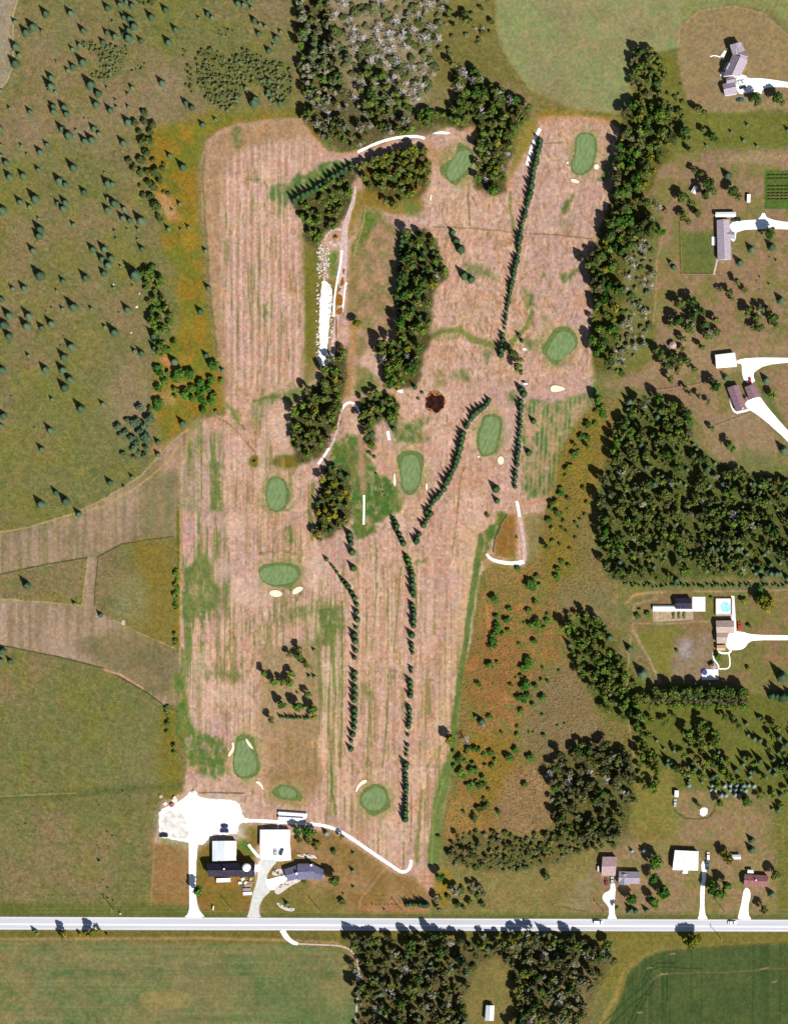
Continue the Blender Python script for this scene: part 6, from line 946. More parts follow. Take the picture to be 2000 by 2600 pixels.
# ------------------------------------------------------------------ turn the planting list into trees
DESC = {'leaf': 'dark green', 'leaf_dull': 'brownish green', 'leaf_yellow': 'yellow-green', 'leaf_bright': 'bright green', 'leaf_grey': 'grey-green', 'spruce': 'blue-green', 'cedar': 'deep green', 'spruce_blue': 'silvery', 'shrub': 'olive', 'shrub_grey': 'dull olive', 'weed': 'rusty brown', 'deadwood': 'bare grey'}
KN = {'spruce': ('spruce_tree', 'spruce', 'spruce tree'), 'cedar': ('cedar_tree', 'cedar', 'cedar tree'), 'broad': ('broadleaf_tree', 'broadleaf tree', 'tree'), 'broad_big': ('broadleaf_tree', 'broadleaf tree', 'tree'), 'shrub': ('shrub', 'rounded shrub', 'shrub'), 'bare': ('dead_tree', 'leafless tree', 'dead tree')}
FAMILY = {'spruce': 'spruce', 'cedar': 'cedar', 'broad': 'broad', 'broad_big': 'broad', 'shrub': 'shrub', 'bare': 'bare'}
by = {}
for t in PLANTS: by.setdefault(FAMILY[t[1]], []).append(t)
ONES = ['', 'first', 'second', 'third', 'fourth', 'fifth', 'sixth', 'seventh', 'eighth', 'ninth', 'tenth', 'eleventh', 'twelfth', 'thirteenth', 'fourteenth', 'fifteenth', 'sixteenth', 'seventeenth', 'eighteenth', 'nineteenth', 'twentieth']
TENS = {2: ('twenty', 'twentieth'), 3: ('thirty', 'thirtieth'), 4: ('forty', 'fortieth'), 5: ('fifty', 'fiftieth'), 6: ('sixty', 'sixtieth'), 7: ('seventy', 'seventieth'), 8: ('eighty', 'eightieth'), 9: ('ninety', 'ninetieth')}
def ordw(n):
    if n <= 20: return ONES[n]
    if n >= 100: return 'hundred-and-' + ordw(n - 100) if n > 100 else 'hundredth'
    t, o = divmod(n, 10); return TENS[t][1] if o == 0 else TENS[t][0] + '-' + ONES[o]
REST = {}; CHOSEN = []
for fam, L_ in by.items():
    L_.sort(key=lambda t: -t[4] * (1.0 if -20 < t[3][0] < 2020 and -20 < t[3][1] < 2620 else .1))
    for i, (zone, kind, mk, p, r, h) in enumerate(L_):
        rz = random.uniform(0, 6.283)
        if i >= 298 or (not (-12 < p[0] < 2012 and -12 < p[1] < 2612)): REST.setdefault((fam, mk), []).append((kind, p, r, h, rz)); continue
        CHOSEN.append((zone, kind, mk, p, r, h, rz, fam))
zones = {}
for c in CHOSEN: zones.setdefault((c[0], c[7], c[2]), []).append(c)
for (zone, fam, mk), L_ in zones.items():
    L_.sort(key=lambda c: c[3][1]); linear = 'row' in zone or 'hedge' in zone or 'cedar bank' in zone or 'windbreak' in zone or 'cedars' in zone
    bands = [[c] for c in L_] if linear else [L_[i:i + 9] for i in range(0, len(L_), 9)]
    for bi, band in enumerate(bands):
        band.sort(key=lambda c: c[3][0])
        for ci, (zone, kind, mk, p, r, h, rz, fam) in enumerate(band):
            nm, word, cat = KN[kind]; size = 'large' if r > 3 else 'medium' if r > 1.7 else 'small' if r > .8 else 'tiny'
            if linear: lab = f'{DESC[mk]} {word}, {ordw(bi + 1)} from north in {zone}' if len(L_) > 1 else f'{size} {DESC[mk]} {word} in {zone}'
            elif len(L_) == 1: lab = f'{size} {DESC[mk]} {word} standing in {zone}'
            elif len(bands) == 1: lab = f'{size} {DESC[mk]} {word}, {ordw(ci + 1)} from left in {zone}'
            else: lab = f'{DESC[mk]} {word}, {ordw(ci + 1)} from left, {ordw(bi + 1)} tier down {zone}'
            x, y = w2(p)
            root = empty(nm, (x, y, 0), rz, label=lab, cat=cat, group={'spruce': 'spruces scattered over the meadows and yards', 'cedar': 'cedars planted in rows', 'broad': 'broadleaf trees of the woods and yards', 'shrub': 'shrubs and bushes', 'bare': 'leafless trees'}[fam])
            root.scale = (r, r, h)
            if kind == 'bare':
                obj('branches', with_mat(random.choice(BARE_ME), M['deadwood']), root)
            else:
                obj('crown', with_mat(random.choice(LIB[kind])[4], M[mk]), root)
                st, sm_ = STEMS[kind]; obj('trunk', with_mat(st, M[sm_]), root)
BV = [(np.array(b.v, np.float32), b.f) for b in BARE]
for (fam, mk), L_ in REST.items():
    if fam == 'bare':
        m = MB()
        for kind, p, r, h, rz in L_:
            x, y = w2(p); b = random.choice(BARE); c, s = math.cos(rz), math.sin(rz)
            m.add([(x + r * (q[0] * c - q[1] * s), y + r * (q[0] * s + q[1] * c), q[2] * h) for q in b.v], b.f)
        me = m.mesh('dead_thicket'); o = obj('dead_thicket', me, None, M['deadwood'])
    else:
        Vs, Qs, Ts, Tn = [], [], [], []; off = 0
        for kind, p, r, h, rz in L_:
            V, Q, T, tint, _ = random.choice(LIB[kind]); x, y = w2(p); c, s = math.cos(rz), math.sin(rz)
            if kind in ('broad', 'broad_big'): Q = Q[rng.rand(len(Q)) < .6]
            V2 = np.stack([x + r * (V[:, 0] * c - V[:, 1] * s), y + r * (V[:, 0] * s + V[:, 1] * c), V[:, 2] * h], 1)
            Vs.append(V2); Qs.append(Q + off); Tn.append(tint + random.uniform(0, .5))
            if T is not None: Ts.append(T + off)
            off += len(V)
        o = obj('woodland', np_mesh('woodland', np.concatenate(Vs), np.concatenate(Qs), np.concatenate(Ts) if Ts else None, np.concatenate(Tn)), None, M[mk])
        if fam == 'shrub': o.name = 'thicket'
    tag(o, {'broad': 'mass of closely packed %s tree crowns filling the woods', 'spruce': 'mass of %s conifers mixed through the woods', 'cedar': 'mass of %s cedars', 'shrub': 'low tangle of %s bushes', 'bare': 'tangle of %s leafless branches'}[fam] % DESC[mk], 'woodland' if fam != 'shrub' else 'thicket', None, 'stuff')
# rough weeds giving the scrub its relief
def weeds(name, cls, n, size, mk, lab):
    jj, ii = np.nonzero(CLS == cls); k = rng.randint(0, len(jj), n)
    px = gx[ii[k]] + rng.uniform(-1, 1, n); py = gy[jj[k]] + rng.uniform(-1, 1, n)
    okk = (px > -60) & (px < 2060) & (py > -60) & (py < 2660); px, py = px[okk], py[okk]
    bad = np.zeros(len(px), bool)
    for q in PAVED: bad |= inside(q, px, py)
    px, py = px[~bad], py[~bad]; n = len(px)
    x = (px - 1000) * S; y = (1300 - py) * S; s = size * rng.uniform(.5, 1.5, n); V = []
    for a in range(4):
        t = a * 1.57 + rng.uniform(-.5, .5, n); V.append(np.stack([x + s * np.cos(t), y + s * np.sin(t), np.zeros(n) + .005], 1))
    V.append(np.stack([x, y, s * rng.uniform(.7, 1.3, n)], 1)); V = np.stack(V, 1).reshape(-1, 3)
    b = np.arange(n)[:, None] * 5; T = np.concatenate([b + np.array([[a, (a + 1) % 4, 4]]) for a in range(4)])
    tag(obj(name, np_mesh(name, V, None, T, np.repeat(rng.uniform(0, .6, n), 5)), None, M[mk]), lab, 'weeds', None, 'stuff')
weeds('weeds', SCRUB, 11000, .42, 'weed', 'dry orange-brown weeds over the scrubland')
weeds('weeds', WOOD, 9000, .55, 'shrub', 'low green undergrowth along the wood edges')
weeds('rough_grass', MEADOW, 14000, .30, 'shrub_grey', 'tufts of rough grass scattered through the meadows')

# ------------------------------------------------------------------ buildings
def V3(p, z): return (p[0], p[1], z)
def lerp(a, b, t): return (a[0] + (b[0] - a[0]) * t, a[1] + (b[1] - a[1]) * t)
def wing(root, C4, eave, rise, roof, wall='siding', doors=(), windows=2, over=.35, ridge=True, vents=0, base=0.0):
    """gabled wing. C4 = roof outline a,b,c,d in survey units; ridge runs from the middle of a-b to the middle of c-d."""
    a, b, c, d = [w2(p, eave) for p in C4]
    ox, oy = root.location.x, root.location.y
    a, b, c, d = [(p[0] - ox, p[1] - oy) for p in (a, b, c, d)]
    cen = ((a[0] + b[0] + c[0] + d[0]) / 4, (a[1] + b[1] + c[1] + d[1]) / 4)
    m1, m2 = lerp(a, b, .5), lerp(c, d, .5); t = .14
    R = MB()     # two roof slopes with thickness
    for (p, q) in ((a, d), (b, c)):
        V = [V3(p, eave), V3(q, eave), V3(m2, eave + rise), V3(m1, eave + rise)]
        V += [(v[0], v[1], v[2] - t) for v in V]
        R.add(V, [(0, 1, 2, 3), (7, 6, 5, 4), (0, 4, 5, 1), (1, 5, 6, 2), (2, 6, 7, 3), (3, 7, 4, 0)])
    R.part('roof', root, M[roof])
    if ridge: MB().tube(V3(m1, eave + rise + .02), V3(m2, eave + rise + .02), .11, .11, 6).part('ridge_cap', root, M[roof])
    def ins(p):
        dx, dy = cen[0] - p[0], cen[1] - p[1]; l = math.hypot(dx, dy); k = over * 1.4 / l; return (p[0] + dx * k, p[1] + dy * k)
    A_, B_, C_, D_ = map(ins, (a, b, c, d)); n1, n2 = lerp(A_, B_, .5), lerp(C_, D_, .5); e = eave - t - .06
    rr = eave + rise - t - .05 - rise * over * .2
    Wm = MB(); Wm.add([V3(A_, base), V3(B_, base), V3(C_, base), V3(D_, base), V3(A_, e), V3(B_, e), V3(C_, e), V3(D_, e), V3(n1, rr), V3(n2, rr)],
        [(0, 1, 5, 8, 4), (2, 3, 7, 9, 6), (1, 2, 6, 5), (3, 0, 4, 7), (3, 2, 1, 0)])
    Wm.part('wall', root, M[wall])
    def panel(P, Q, t0, t1, z0, z1, nm, mt, frame=True):
        # opening set proud of the wall between P and Q
        dx, dy = Q[0] - P[0], Q[1] - P[1]; l = math.hypot(dx, dy); nx, ny = dy / l, -dx / l
        mx, my = (P[0] + Q[0]) / 2 - cen[0], (P[1] + Q[1]) / 2 - cen[1]
        if nx * mx + ny * my < 0: nx, ny = -nx, -ny
        def bx(u0, u1, h0, h1, o0, o1):
            p, q = lerp(P, Q, u0), lerp(P, Q, u1)
            V = [(p[0] + nx * o, p[1] + ny * o, h) for o in (o0, o1) for h in (h0, h1)] + [(q[0] + nx * o, q[1] + ny * o, h) for o in (o0, o1) for h in (h0, h1)]
            return V, [(0, 1, 3, 2), (4, 6, 7, 5), (0, 2, 6, 4), (1, 5, 7, 3), (2, 3, 7, 6), (0, 4, 5, 1)]
        o = MB().add(*bx(t0, t1, z0, z1, .0, .05)).part(nm, root, M[mt])
        if frame:
            fr = MB(); f = .1 / l
            fr.add(*bx(t0 - f, t0, z0, z1, 0, .08)); fr.add(*bx(t1, t1 + f, z0, z1, 0, .08)); fr.add(*bx(t0 - f, t1 + f, z1, z1 + .1, 0, .085)); fr.part('frame', o, M['trim'])
            fr2 = None
    sides = [(B_, C_), (D_, A_)]; ends = [(A_, B_), (C_, D_)]
    for P, Q in sides:
        l = math.hypot(Q[0] - P[0], Q[1] - P[1]); nn = int(l / 3.2) if windows else 0
        for i in range(min(nn, windows * 2)):
            u = (i + .5) / max(1, min(nn, windows * 2)); hw = .55 / l; panel(P, Q, u - hw, u + hw, base + 1.0, min(base + 2.1, e - .2), 'window', 'glass')
    for k, (side, u, wd, h_, nm) in enumerate(doors):
        P, Q = (sides + ends)[side]; l = math.hypot(Q[0] - P[0], Q[1] - P[1]); panel(P, Q, u - wd / 2 / l, u + wd / 2 / l, base + .02, base + h_, nm, 'trim' if nm == 'garage_door' else 'door')
    for i in range(vents):
        u = (i + 1) / (vents + 1); p = lerp(m1, m2, u); p = lerp(p, lerp(b, c, u), .3); zz = eave + rise * .7
        MB().box(p[0] - .18, p[1] - .18, zz - .2, p[0] + .18, p[1] + .18, zz + .45).part('roof_vent', root, M['trim'])
def house(name, label, cat, at): return empty(name, (*w2(at), 0), 0, label=label, cat=cat)
def chimney(root, p, z0, z1, s=.45, m='brick'):
    x, y = w2(p, z1); x -= root.location.x; y -= root.location.y
    o = MB().box(x - s, y - s, z0, x + s, y + s, z1).part('chimney', root, M[m]); MB().box(x - s - .06, y - s - .06, z1, x + s + .06, y + s + .06, z1 + .1).part('cap', o, M['trim'])
zc = lambda L_: Zo(500, 2050, 4.667, L_)
# club buildings
h = house('shed', 'light blue-white metal shed with low roof just north of the dark barn', 'shed', zc([(320, 520)])[0])
wing(h, zc([(182, 402), (468, 400), (466, 632), (182, 642)]), 3.4, .9, 'pale_metal', 'white_metal', doors=[(0, .5, 4, 2.8, 'garage_door')], windows=0)
h = house('barn', 'long dark-roofed barn running east-west beside the driveway', 'barn', zc([(400, 750)])[0])
wing(h, zc([(135, 826), (120, 672), (688, 660), (690, 826)]), 5.2, 3.2, 'roof_dark', 'siding', doors=[(3, .5, 4, 3.6, 'garage_door'), (0, .3, 1.1, 2.1, 'door')], windows=2, vents=0)
chimney(h, zc([(320, 735)])[0], 6.5, 9.2, .35, 'trim')
h = house('silo', 'white domed silo with faded red flank at the east end of the barn', 'silo', zc([(610, 715)])[0])
def cyl(root, name, r, z0, z1, mt, n=24): MB().tube((0, 0, z0), (0, 0, z1), r, r, n).part(name, root, M[mt])
cyl(h, 'wall', 2.3, 0, 9.6, 'paint_pink')
dm = MB()
for i in range(5):
    a0, a1 = i * math.pi / 10, (i + 1) * math.pi / 10; dm.tube((0, 0, 9.6 + 1.5 * math.sin(a0)), (0, 0, 9.6 + 1.5 * math.sin(a1)), 2.35 * math.cos(a0), max(.02, 2.35 * math.cos(a1)), 24, False)
dm.part('dome', h, M['white_metal'])
for z_ in (1.5, 3.5, 5.5, 7.5, 9.0): cyl(h, 'hoop', 2.36, z_, z_ + .15, 'pale_metal')
h = house('shed', 'large white-roofed shed beside the cart path', 'shed', zc([(920, 380)])[0])
wing(h, zc([(748, 268), (1100, 268), (1098, 482), (745, 482)]), 3.0, 1.1, 'white_metal', 'white_metal', doors=[(3, .3, 3.6, 2.6, 'garage_door'), (3, .7, 3.6, 2.6, 'garage_door')], windows=0)
h = house('house', 'curved three-part house with slate-blue roof south of the large white shed', 'house', zc([(1260, 770)])[0])
wing(h, zc([(1078, 882), (1032, 738), (1178, 690), (1200, 850)]), 3.0, 1.7, 'roof_slate', windows=2, doors=[(2, .5, 4.5, 2.3, 'garage_door')])
wing(h, zc([(1192, 866), (1190, 672), (1385, 668), (1388, 850)]), 3.4, 2.0, 'roof_slate', windows=3, doors=[(0, .5, 1.1, 2.1, 'door')])
wing(h, zc([(1382, 846), (1372, 676), (1518, 750), (1476, 884)]), 3.0, 1.7, 'roof_slate', windows=2)
chimney(h, zc([(1180, 790)])[0], 3.5, 6.2, .5); chimney(h, zc([(1352, 690)])[0], 3.5, 6.0, .5)
# NE house
zn = lambda L_: Zo(1760, 60, 9.333, L_)
h = house('house', 'large pale-roofed house with angled wings on the north-east lawn', 'house', zn([(950, 1000)])[0])
wing(h, zn([(860, 495), (1135, 425), (1090, 740), (920, 700)]), 5.4, .9, 'roof_lilac', windows=2)
wing(h, zn([(870, 520), (1125, 440), (1225, 620), (960, 760)]), 5.0, 1.6, 'roof_lilac', windows=2, ridge=False)
wing(h, zn([(700, 1240), (1110, 1240), (1290, 860), (930, 720)]), 4.6, 3.0, 'roof_lilac', windows=4, doors=[(0, .4, 1.6, 2.2, 'door')])
wing(h, zn([(1080, 800), (1110, 640), (1310, 700), (1240, 865)]), 4.9, 1.6, 'roof_lilac', windows=1, doors=[(3, .5, 1.2, 2.1, 'door')])
wing(h, zn([(700, 1080), (840, 1080), (900, 960), (790, 900)]), 4.2, 1.6, 'roof_grey', windows=1)
wing(h, zn([(740, 1700), (685, 1425), (975, 1355), (1040, 1650)]), 3.2, 1.9, 'roof_lilac', windows=0, doors=[(3, .3, 2.6, 2.3, 'garage_door'), (3, .7, 2.6, 2.3, 'garage_door')])
wing(h, zn([(790, 1420), (770, 1290), (960, 1240), (1000, 1370)]), 3.6, 1.1, 'roof_grey', windows=0)
slab('concrete_pad', zn([(640, 760), (740, 620), (800, 650), (770, 700), (700, 860)]), .06, M['deck'], 'pale patio behind the north-east house', sm=0)
slab('concrete_pad', zn([(630, 1240), (650, 1130), (730, 1130), (700, 1250)]), .06, M['deck'], 'small pale terrace west of the north-east house', sm=0)
slab('footpath', ribbon(zn([(400, 780), (440, 755), (520, 745), (640, 790)]), 2.4), .05, M['path'], 'curved stepping path west of the north-east house', sm=0)
# long ranch
h = house('house', 'long narrow ranch house with pale grey roof and white drive', 'house', Z(4, [(1135, 2020)])[0])
wing(h, Z(4, [(1072, 1875), (1182, 1870), (1196, 2215), (1080, 2215)]), 3.0, 1.5, 'roof_lilac', windows=4, doors=[(0, .3, 1.2, 2.1, 'door')])
wing(h, Z(4, [(1140, 2020), (1142, 1960), (1225, 1975), (1228, 2040)]), 2.9, 1.1, 'roof_lilac', windows=1)
h = house('shed', 'narrow white garage north of the long ranch house', 'garage', Z(4, [(1148, 1827)])[0])
wing(h, Z(4, [(1062, 1848), (1062, 1808), (1236, 1806), (1234, 1844)]), 2.8, .6, 'white_metal', windows=0, doors=[(0, .5, 3, 2.2, 'garage_door')])
h = house('deck', 'small wooden deck on the west side of the long ranch house', 'deck', Z(4, [(1047, 2055)])[0])
MB().box(-1.2, -2.4, .3, 1.2, 2.4, .42).part('floor', h, M['deck'])
for sx_ in (-1.15, 1.15):
    for sy_ in (-2.3, 0, 2.3): MB().box(sx_ - .05, sy_ - .05, 0, sx_ + .05, sy_ + .05, 1.2).part('post', h, M['wood'])
# pole shed + brown-roof house
h = house('shed', 'bright white pole shed beside the forked white driveway', 'shed', Z(8, [(1150, 890)])[0])
wing(h, Z(8, [(1068, 955), (1058, 842), (1228, 822), (1245, 940)]), 3.4, 1.1, 'white_metal', 'white_metal', windows=0, doors=[(3, .5, 3.4, 2.8, 'garage_door')])
zb = lambda L_: Zo(1780, 860, 7.636, L_)
h = house('house', 'rectangular house with mauve-brown roof, longer of the pair', 'house', zb([(690, 1150)])[0])
wing(h, zb([(500, 948), (722, 885), (868, 1350), (680, 1418)]), 3.0, 1.5, 'roof_brown', windows=3, doors=[(0, .7, 1.2, 2.1, 'door')]); chimney(h, zb([(805, 1345)])[0], 3.0, 4.6, .3, 'trim')
h = house('garage', 'square garage with mauve-brown roof beside the longer house', 'garage', zb([(980, 1020)])[0])
wing(h, zb([(842, 940), (1012, 875), (1128, 1115), (932, 1185)]), 2.9, 1.4, 'roof_brown', windows=1, doors=[(3, .5, 4.4, 2.3, 'garage_door')]); wing(h, zb([(840, 1150), (895, 1130), (925, 1190), (850, 1205)]), 2.4, .4, 'roof_brown', windows=0, ridge=False)
# farm
zf = lambda L_: Zo(1640, 1480, 5.6, L_)
h = house('shed', 'small dark blue roofed shed in the white concrete yard', 'shed', zf([(530, 280)])[0])
wing(h, zf([(418, 372), (415, 215), (645, 212), (648, 372)]), 3.1, 1.7, 'roof_dark', 'siding', windows=1, doors=[(3, .5, 2.6, 2.3, 'garage_door')])
h = house('greenhouse', 'long white tunnel shelter west of the dark blue shed', 'greenhouse', zf([(250, 355)])[0])
tn = MB(); c0, c1 = w2(zf([(95, 315)])[0], 1.5), w2(zf([(410, 395)])[0], 1.5); ox, oy = h.location.x, h.location.y; x0, x1, y0_, y1_ = c0[0] - ox, c1[0] - ox, c1[1] - oy, c0[1] - oy
N_ = 12; prof = [(y0_ + (y1_ - y0_) * (1 - math.cos(math.pi * i / N_)) / 2, 2.2 * math.sin(math.pi * i / N_)) for i in range(N_ + 1)]
tn.add([(x0, p[0], p[1]) for p in prof] + [(x1, p[0], p[1]) for p in prof], [(i, i + N_ + 1, i + N_ + 2, i + 1) for i in range(N_)] + [tuple(range(N_ + 1))[::-1], tuple(range(N_ + 1, 2 * N_ + 2))]); tn.part('cover', h, M['white_metal'])
for i in range(6):
    xx = x0 + (x1 - x0) * (i + .5) / 6; r_ = MB()
    for p, q in zip(prof[:-1], prof[1:]): r_.tube((xx, p[0], p[1] + .02), (xx, q[0], q[1] + .02), .05, .05, 4, False)
    r_.part('hoop', h, M['trim'])
h = house('house', 'farmhouse with beige roof at the end of the round white drive', 'house', zf([(1120, 690)])[0])
wing(h, zf([(1002, 865), (988, 530), (1255, 525), (1270, 860)]) if False else zf([(988, 535), (1250, 528), (1165, 860), (1003, 862)]), 3.0, .01, 'roof_beige', windows=0, ridge=False) if False else None
wing(h, zf([(1003, 862), (988, 538), (1245, 535), (1170, 862)]) if False else zf([(1000, 720), (990, 538), (1248, 535), (1252, 720)]), 3.2, 1.7, 'roof_beige', windows=2)
wing(h, zf([(1003, 862), (1000, 690), (1168, 690), (1150, 862)]), 3.1, 1.3, 'roof_beige', windows=2, doors=[(3, .5, 4.0, 2.3, 'garage_door')])
wing(h, zf([(1005, 965), (1005, 885), (1135, 885), (1125, 962)]), 2.6, .5, 'roof_peach', windows=1)
h = house('pool_deck', 'square white deck with brown rails around a round blue pool', 'pool deck', zf([(1105, 345)])[0])
c0, c1 = w2(zf([(985, 222)])[0], 1.0), w2(zf([(1225, 462)])[0], 1.0); x0, x1, y0_, y1_ = c0[0] - h.location.x, c1[0] - h.location.x, c1[1] - h.location.y, c0[1] - h.location.y
MB().box(x0, y0_, .0, x1, y1_, 1.0).part('platform', h, M['deck'])
for (u0, v0, u1, v1) in ((x0, y0_, x1, y0_ + .2), (x0, y1_ - .2, x1, y1_), (x0, y0_, x0 + .35, y1_), (x1 - .5, y0_, x1, y1_)):
    MB().box(u0 - .003, v0 - .003, 1.6, u1 + .003, v1 + .003, 1.72).part('rail', h, M['rail'])
for u in (x0 + .1, (x0 + x1) / 2, x1 - .1):
    for v_ in (y0_ + .1, y1_ - .1): MB().box(u - .07, v_ - .07, 1.0, u + .07, v_ + .07, 1.6).part('post', h, M['rail'])
pcn = w2(zf([(1128, 345)])[0], 1.1); px_, py_ = pcn[0] - h.location.x, pcn[1] - h.location.y
h2 = empty('swimming_pool', (pcn[0], pcn[1], 0), 0, label='round blue above-ground pool set in the white deck', cat='pool')
cyl(h2, 'water', 2.75, 1.0, 1.09, 'pool', 32); rg = MB()
for i in range(32):
    a0, a1 = 6.2832 * i / 32, 6.2832 * (i + 1) / 32; rg.tube((2.9 * math.cos(a0), 2.9 * math.sin(a0), 1.12), (2.9 * math.cos(a1), 2.9 * math.sin(a1), 1.12), .14, .14, 5, False)
rg.part('rim', h2, M['trim'])
h = house('hot_tub', 'dark navy round covered tub on the pale patio slab', 'hot tub', zf([(830, 1275)])[0]); cyl(h, 'tub', 1.5, 0, .85, 'solar', 24); cyl(h, 'cover', 1.56, .85, .95, 'solar', 24)
h = house('gazebo', 'small pale square gazebo roof by the garden paths', 'gazebo', zf([(955, 1190)])[0])
MB().add([(-1.6, -1.6, 2.4), (1.6, -1.6, 2.4), (1.6, 1.6, 2.4), (-1.6, 1.6, 2.4), (0, 0, 3.5)], [(0, 1, 4), (1, 2, 4), (2, 3, 4), (3, 0, 4), (3, 2, 1, 0)]).part('roof', h, M['roof_pink'])
for a in (-1.3, 1.3):
    for b in (-1.3, 1.3): MB().box(a - .07, b - .07, 0, a + .07, b + .07, 2.4).part('post', h, M['wood'])
h.rotation_euler[2] = .6
# roadside houses
zr = lambda L_: Zo(1500, 2150, 3.36, L_)
h = house('garage', 'tall garage with white and faded red roof west of the grey house', 'garage', zr([(155, 170)])[0])
wing(h, zr([(88, 250), (98, 88), (222, 88), (208, 250)]), 3.3, 1.6, 'roof_pink', 'siding', windows=1, doors=[(3, .5, 3.4, 2.4, 'garage_door')])
h = house('house', 'grey-roofed house with white trim beside the garage', 'house', zr([(325, 265)])[0])
wing(h, zr([(232, 320), (240, 212), (420, 216), (412, 318)]), 3.1, 1.6, 'roof_grey', windows=2, doors=[(0, .5, 1.1, 2.1, 'door')]); wing(h, zr([(238, 235), (330, 235), (330, 330), (230, 325)]), 3.4, 1.3, 'roof_grey', windows=1)
h = house('pole_building', 'large square white-roofed building with three roof vents', 'building', zr([(805, 115)])[0])
wing(h, zr([(695, 200), (715, 32), (918, 42), (912, 205)]), 3.6, 1.2, 'white_metal', 'white_metal', windows=1, doors=[(0, .5, 2, 2.2, 'door')], vents=0)
for xx in (745, 798, 852):
    q = w2(zr([(xx, 130)])[0], 4.3); MB().box(q[0] - h.location.x - .15, q[1] - h.location.y - .3, 4.0, q[0] - h.location.x + .15, q[1] - h.location.y + .3, 4.9).part('roof_vent', h, M['glass'])
wing(h, zr([(780, 230), (785, 200), (828, 202), (824, 230)]), 2.6, .4, 'white_metal', windows=0, ridge=False)
h = house('house', 'house with dusty red-brown roof near the right edge of the photo', 'house', zr([(1400, 290)])[0])
wing(h, zr([(1300, 338), (1310, 235), (1515, 250), (1495, 345)]), 3.0, 1.6, 'roof_red', windows=3, doors=[(0, .4, 1.1, 2.1, 'door')]); chimney(h, zr([(1408, 288)])[0], 3.6, 5.4, .3)
h = house('shed', 'small white porch shed behind the red-brown roofed house', 'shed', zr([(1360, 212)])[0]); wing(h, zr([(1335, 226), (1335, 198), (1386, 200), (1386, 228)]), 2.3, .4, 'white_metal', windows=0)
h = house('shed', 'white shed with long narrow roof in the south clearing', 'shed', Z(15, [(812, 2095)])[0]); wing(h, Z(15, [(785, 2028), (856, 2030), (850, 2160), (775, 2160)]), 3.0, 1.0, 'pale_metal', 'white_metal', windows=1, doors=[(3, .5, 2.4, 2.2, 'garage_door')])
h = house('shed', 'small blue and white garden shed under the ranch yard trees', 'shed', Z(4, [(880, 1615)])[0]); wing(h, Z(4, [(882, 1580), (910, 1590), (890, 1655), (848, 1635)]), 2.4, .6, 'pale_metal', windows=0, doors=[(3, .5, 1.2, 1.9, 'door')])
h = house('shed', 'tiny white hut at the west edge of the pond fairway', 'hut', Z(7, [(52, 1150)])[0]); wing(h, Z(7, [(28, 1158), (32, 1140), (74, 1132), (76, 1165)]), 2.2, .5, 'white_metal', windows=0, doors=[(0, .5, .9, 1.9, 'door')])
h = house('shed', 'tiny white hut beside the long divider row', 'hut', Z(7, [(1122, 1087)])[0]); wing(h, Z(7, [(1104, 1094), (1108, 1078), (1140, 1080), (1138, 1098)]), 2.2, .5, 'white_metal', windows=0, doors=[(0, .5, .9, 1.9, 'door')])
h = house('gazebo', 'round tan-roofed gazebo west of the white pole shed', 'gazebo', Z(8, [(698, 765)])[0])
g8 = [(2.1 * math.cos(6.2832 * i / 8), 2.1 * math.sin(6.2832 * i / 8), 2.5) for i in range(8)]; MB().add(g8 + [(0, 0, 3.6)], [(i, (i + 1) % 8, 8) for i in range(8)] + [tuple(range(8))[::-1]]).part('roof', h, M['roof_beige'])
for i in range(8): MB().tube((g8[i][0] * .85, g8[i][1] * .85, 0), (g8[i][0] * .85, g8[i][1] * .85, 2.5), .07, .07, 5).part('post', h, M['wood'])
h = house('canopy', 'small white canopy and junk behind the white-roofed yard', 'canopy', zr([(1240, 90)])[0])
MB().add([(-2.4, -1.3, 2.2), (2.4, -1.3, 2.2), (2.4, 1.3, 2.2), (-2.4, 1.3, 2.2), (-2.4, 0, 2.8), (2.4, 0, 2.8)], [(0, 1, 5, 4), (2, 3, 4, 5), (1, 2, 5), (3, 0, 4)]).part('roof', h, M['pale_metal'])
for a in (-2.2, 2.2):
    for b in (-1.1, 1.1): MB().box(a - .05, b - .05, 0, a + .05, b + .05, 2.2).part('post', h, M['wood'])

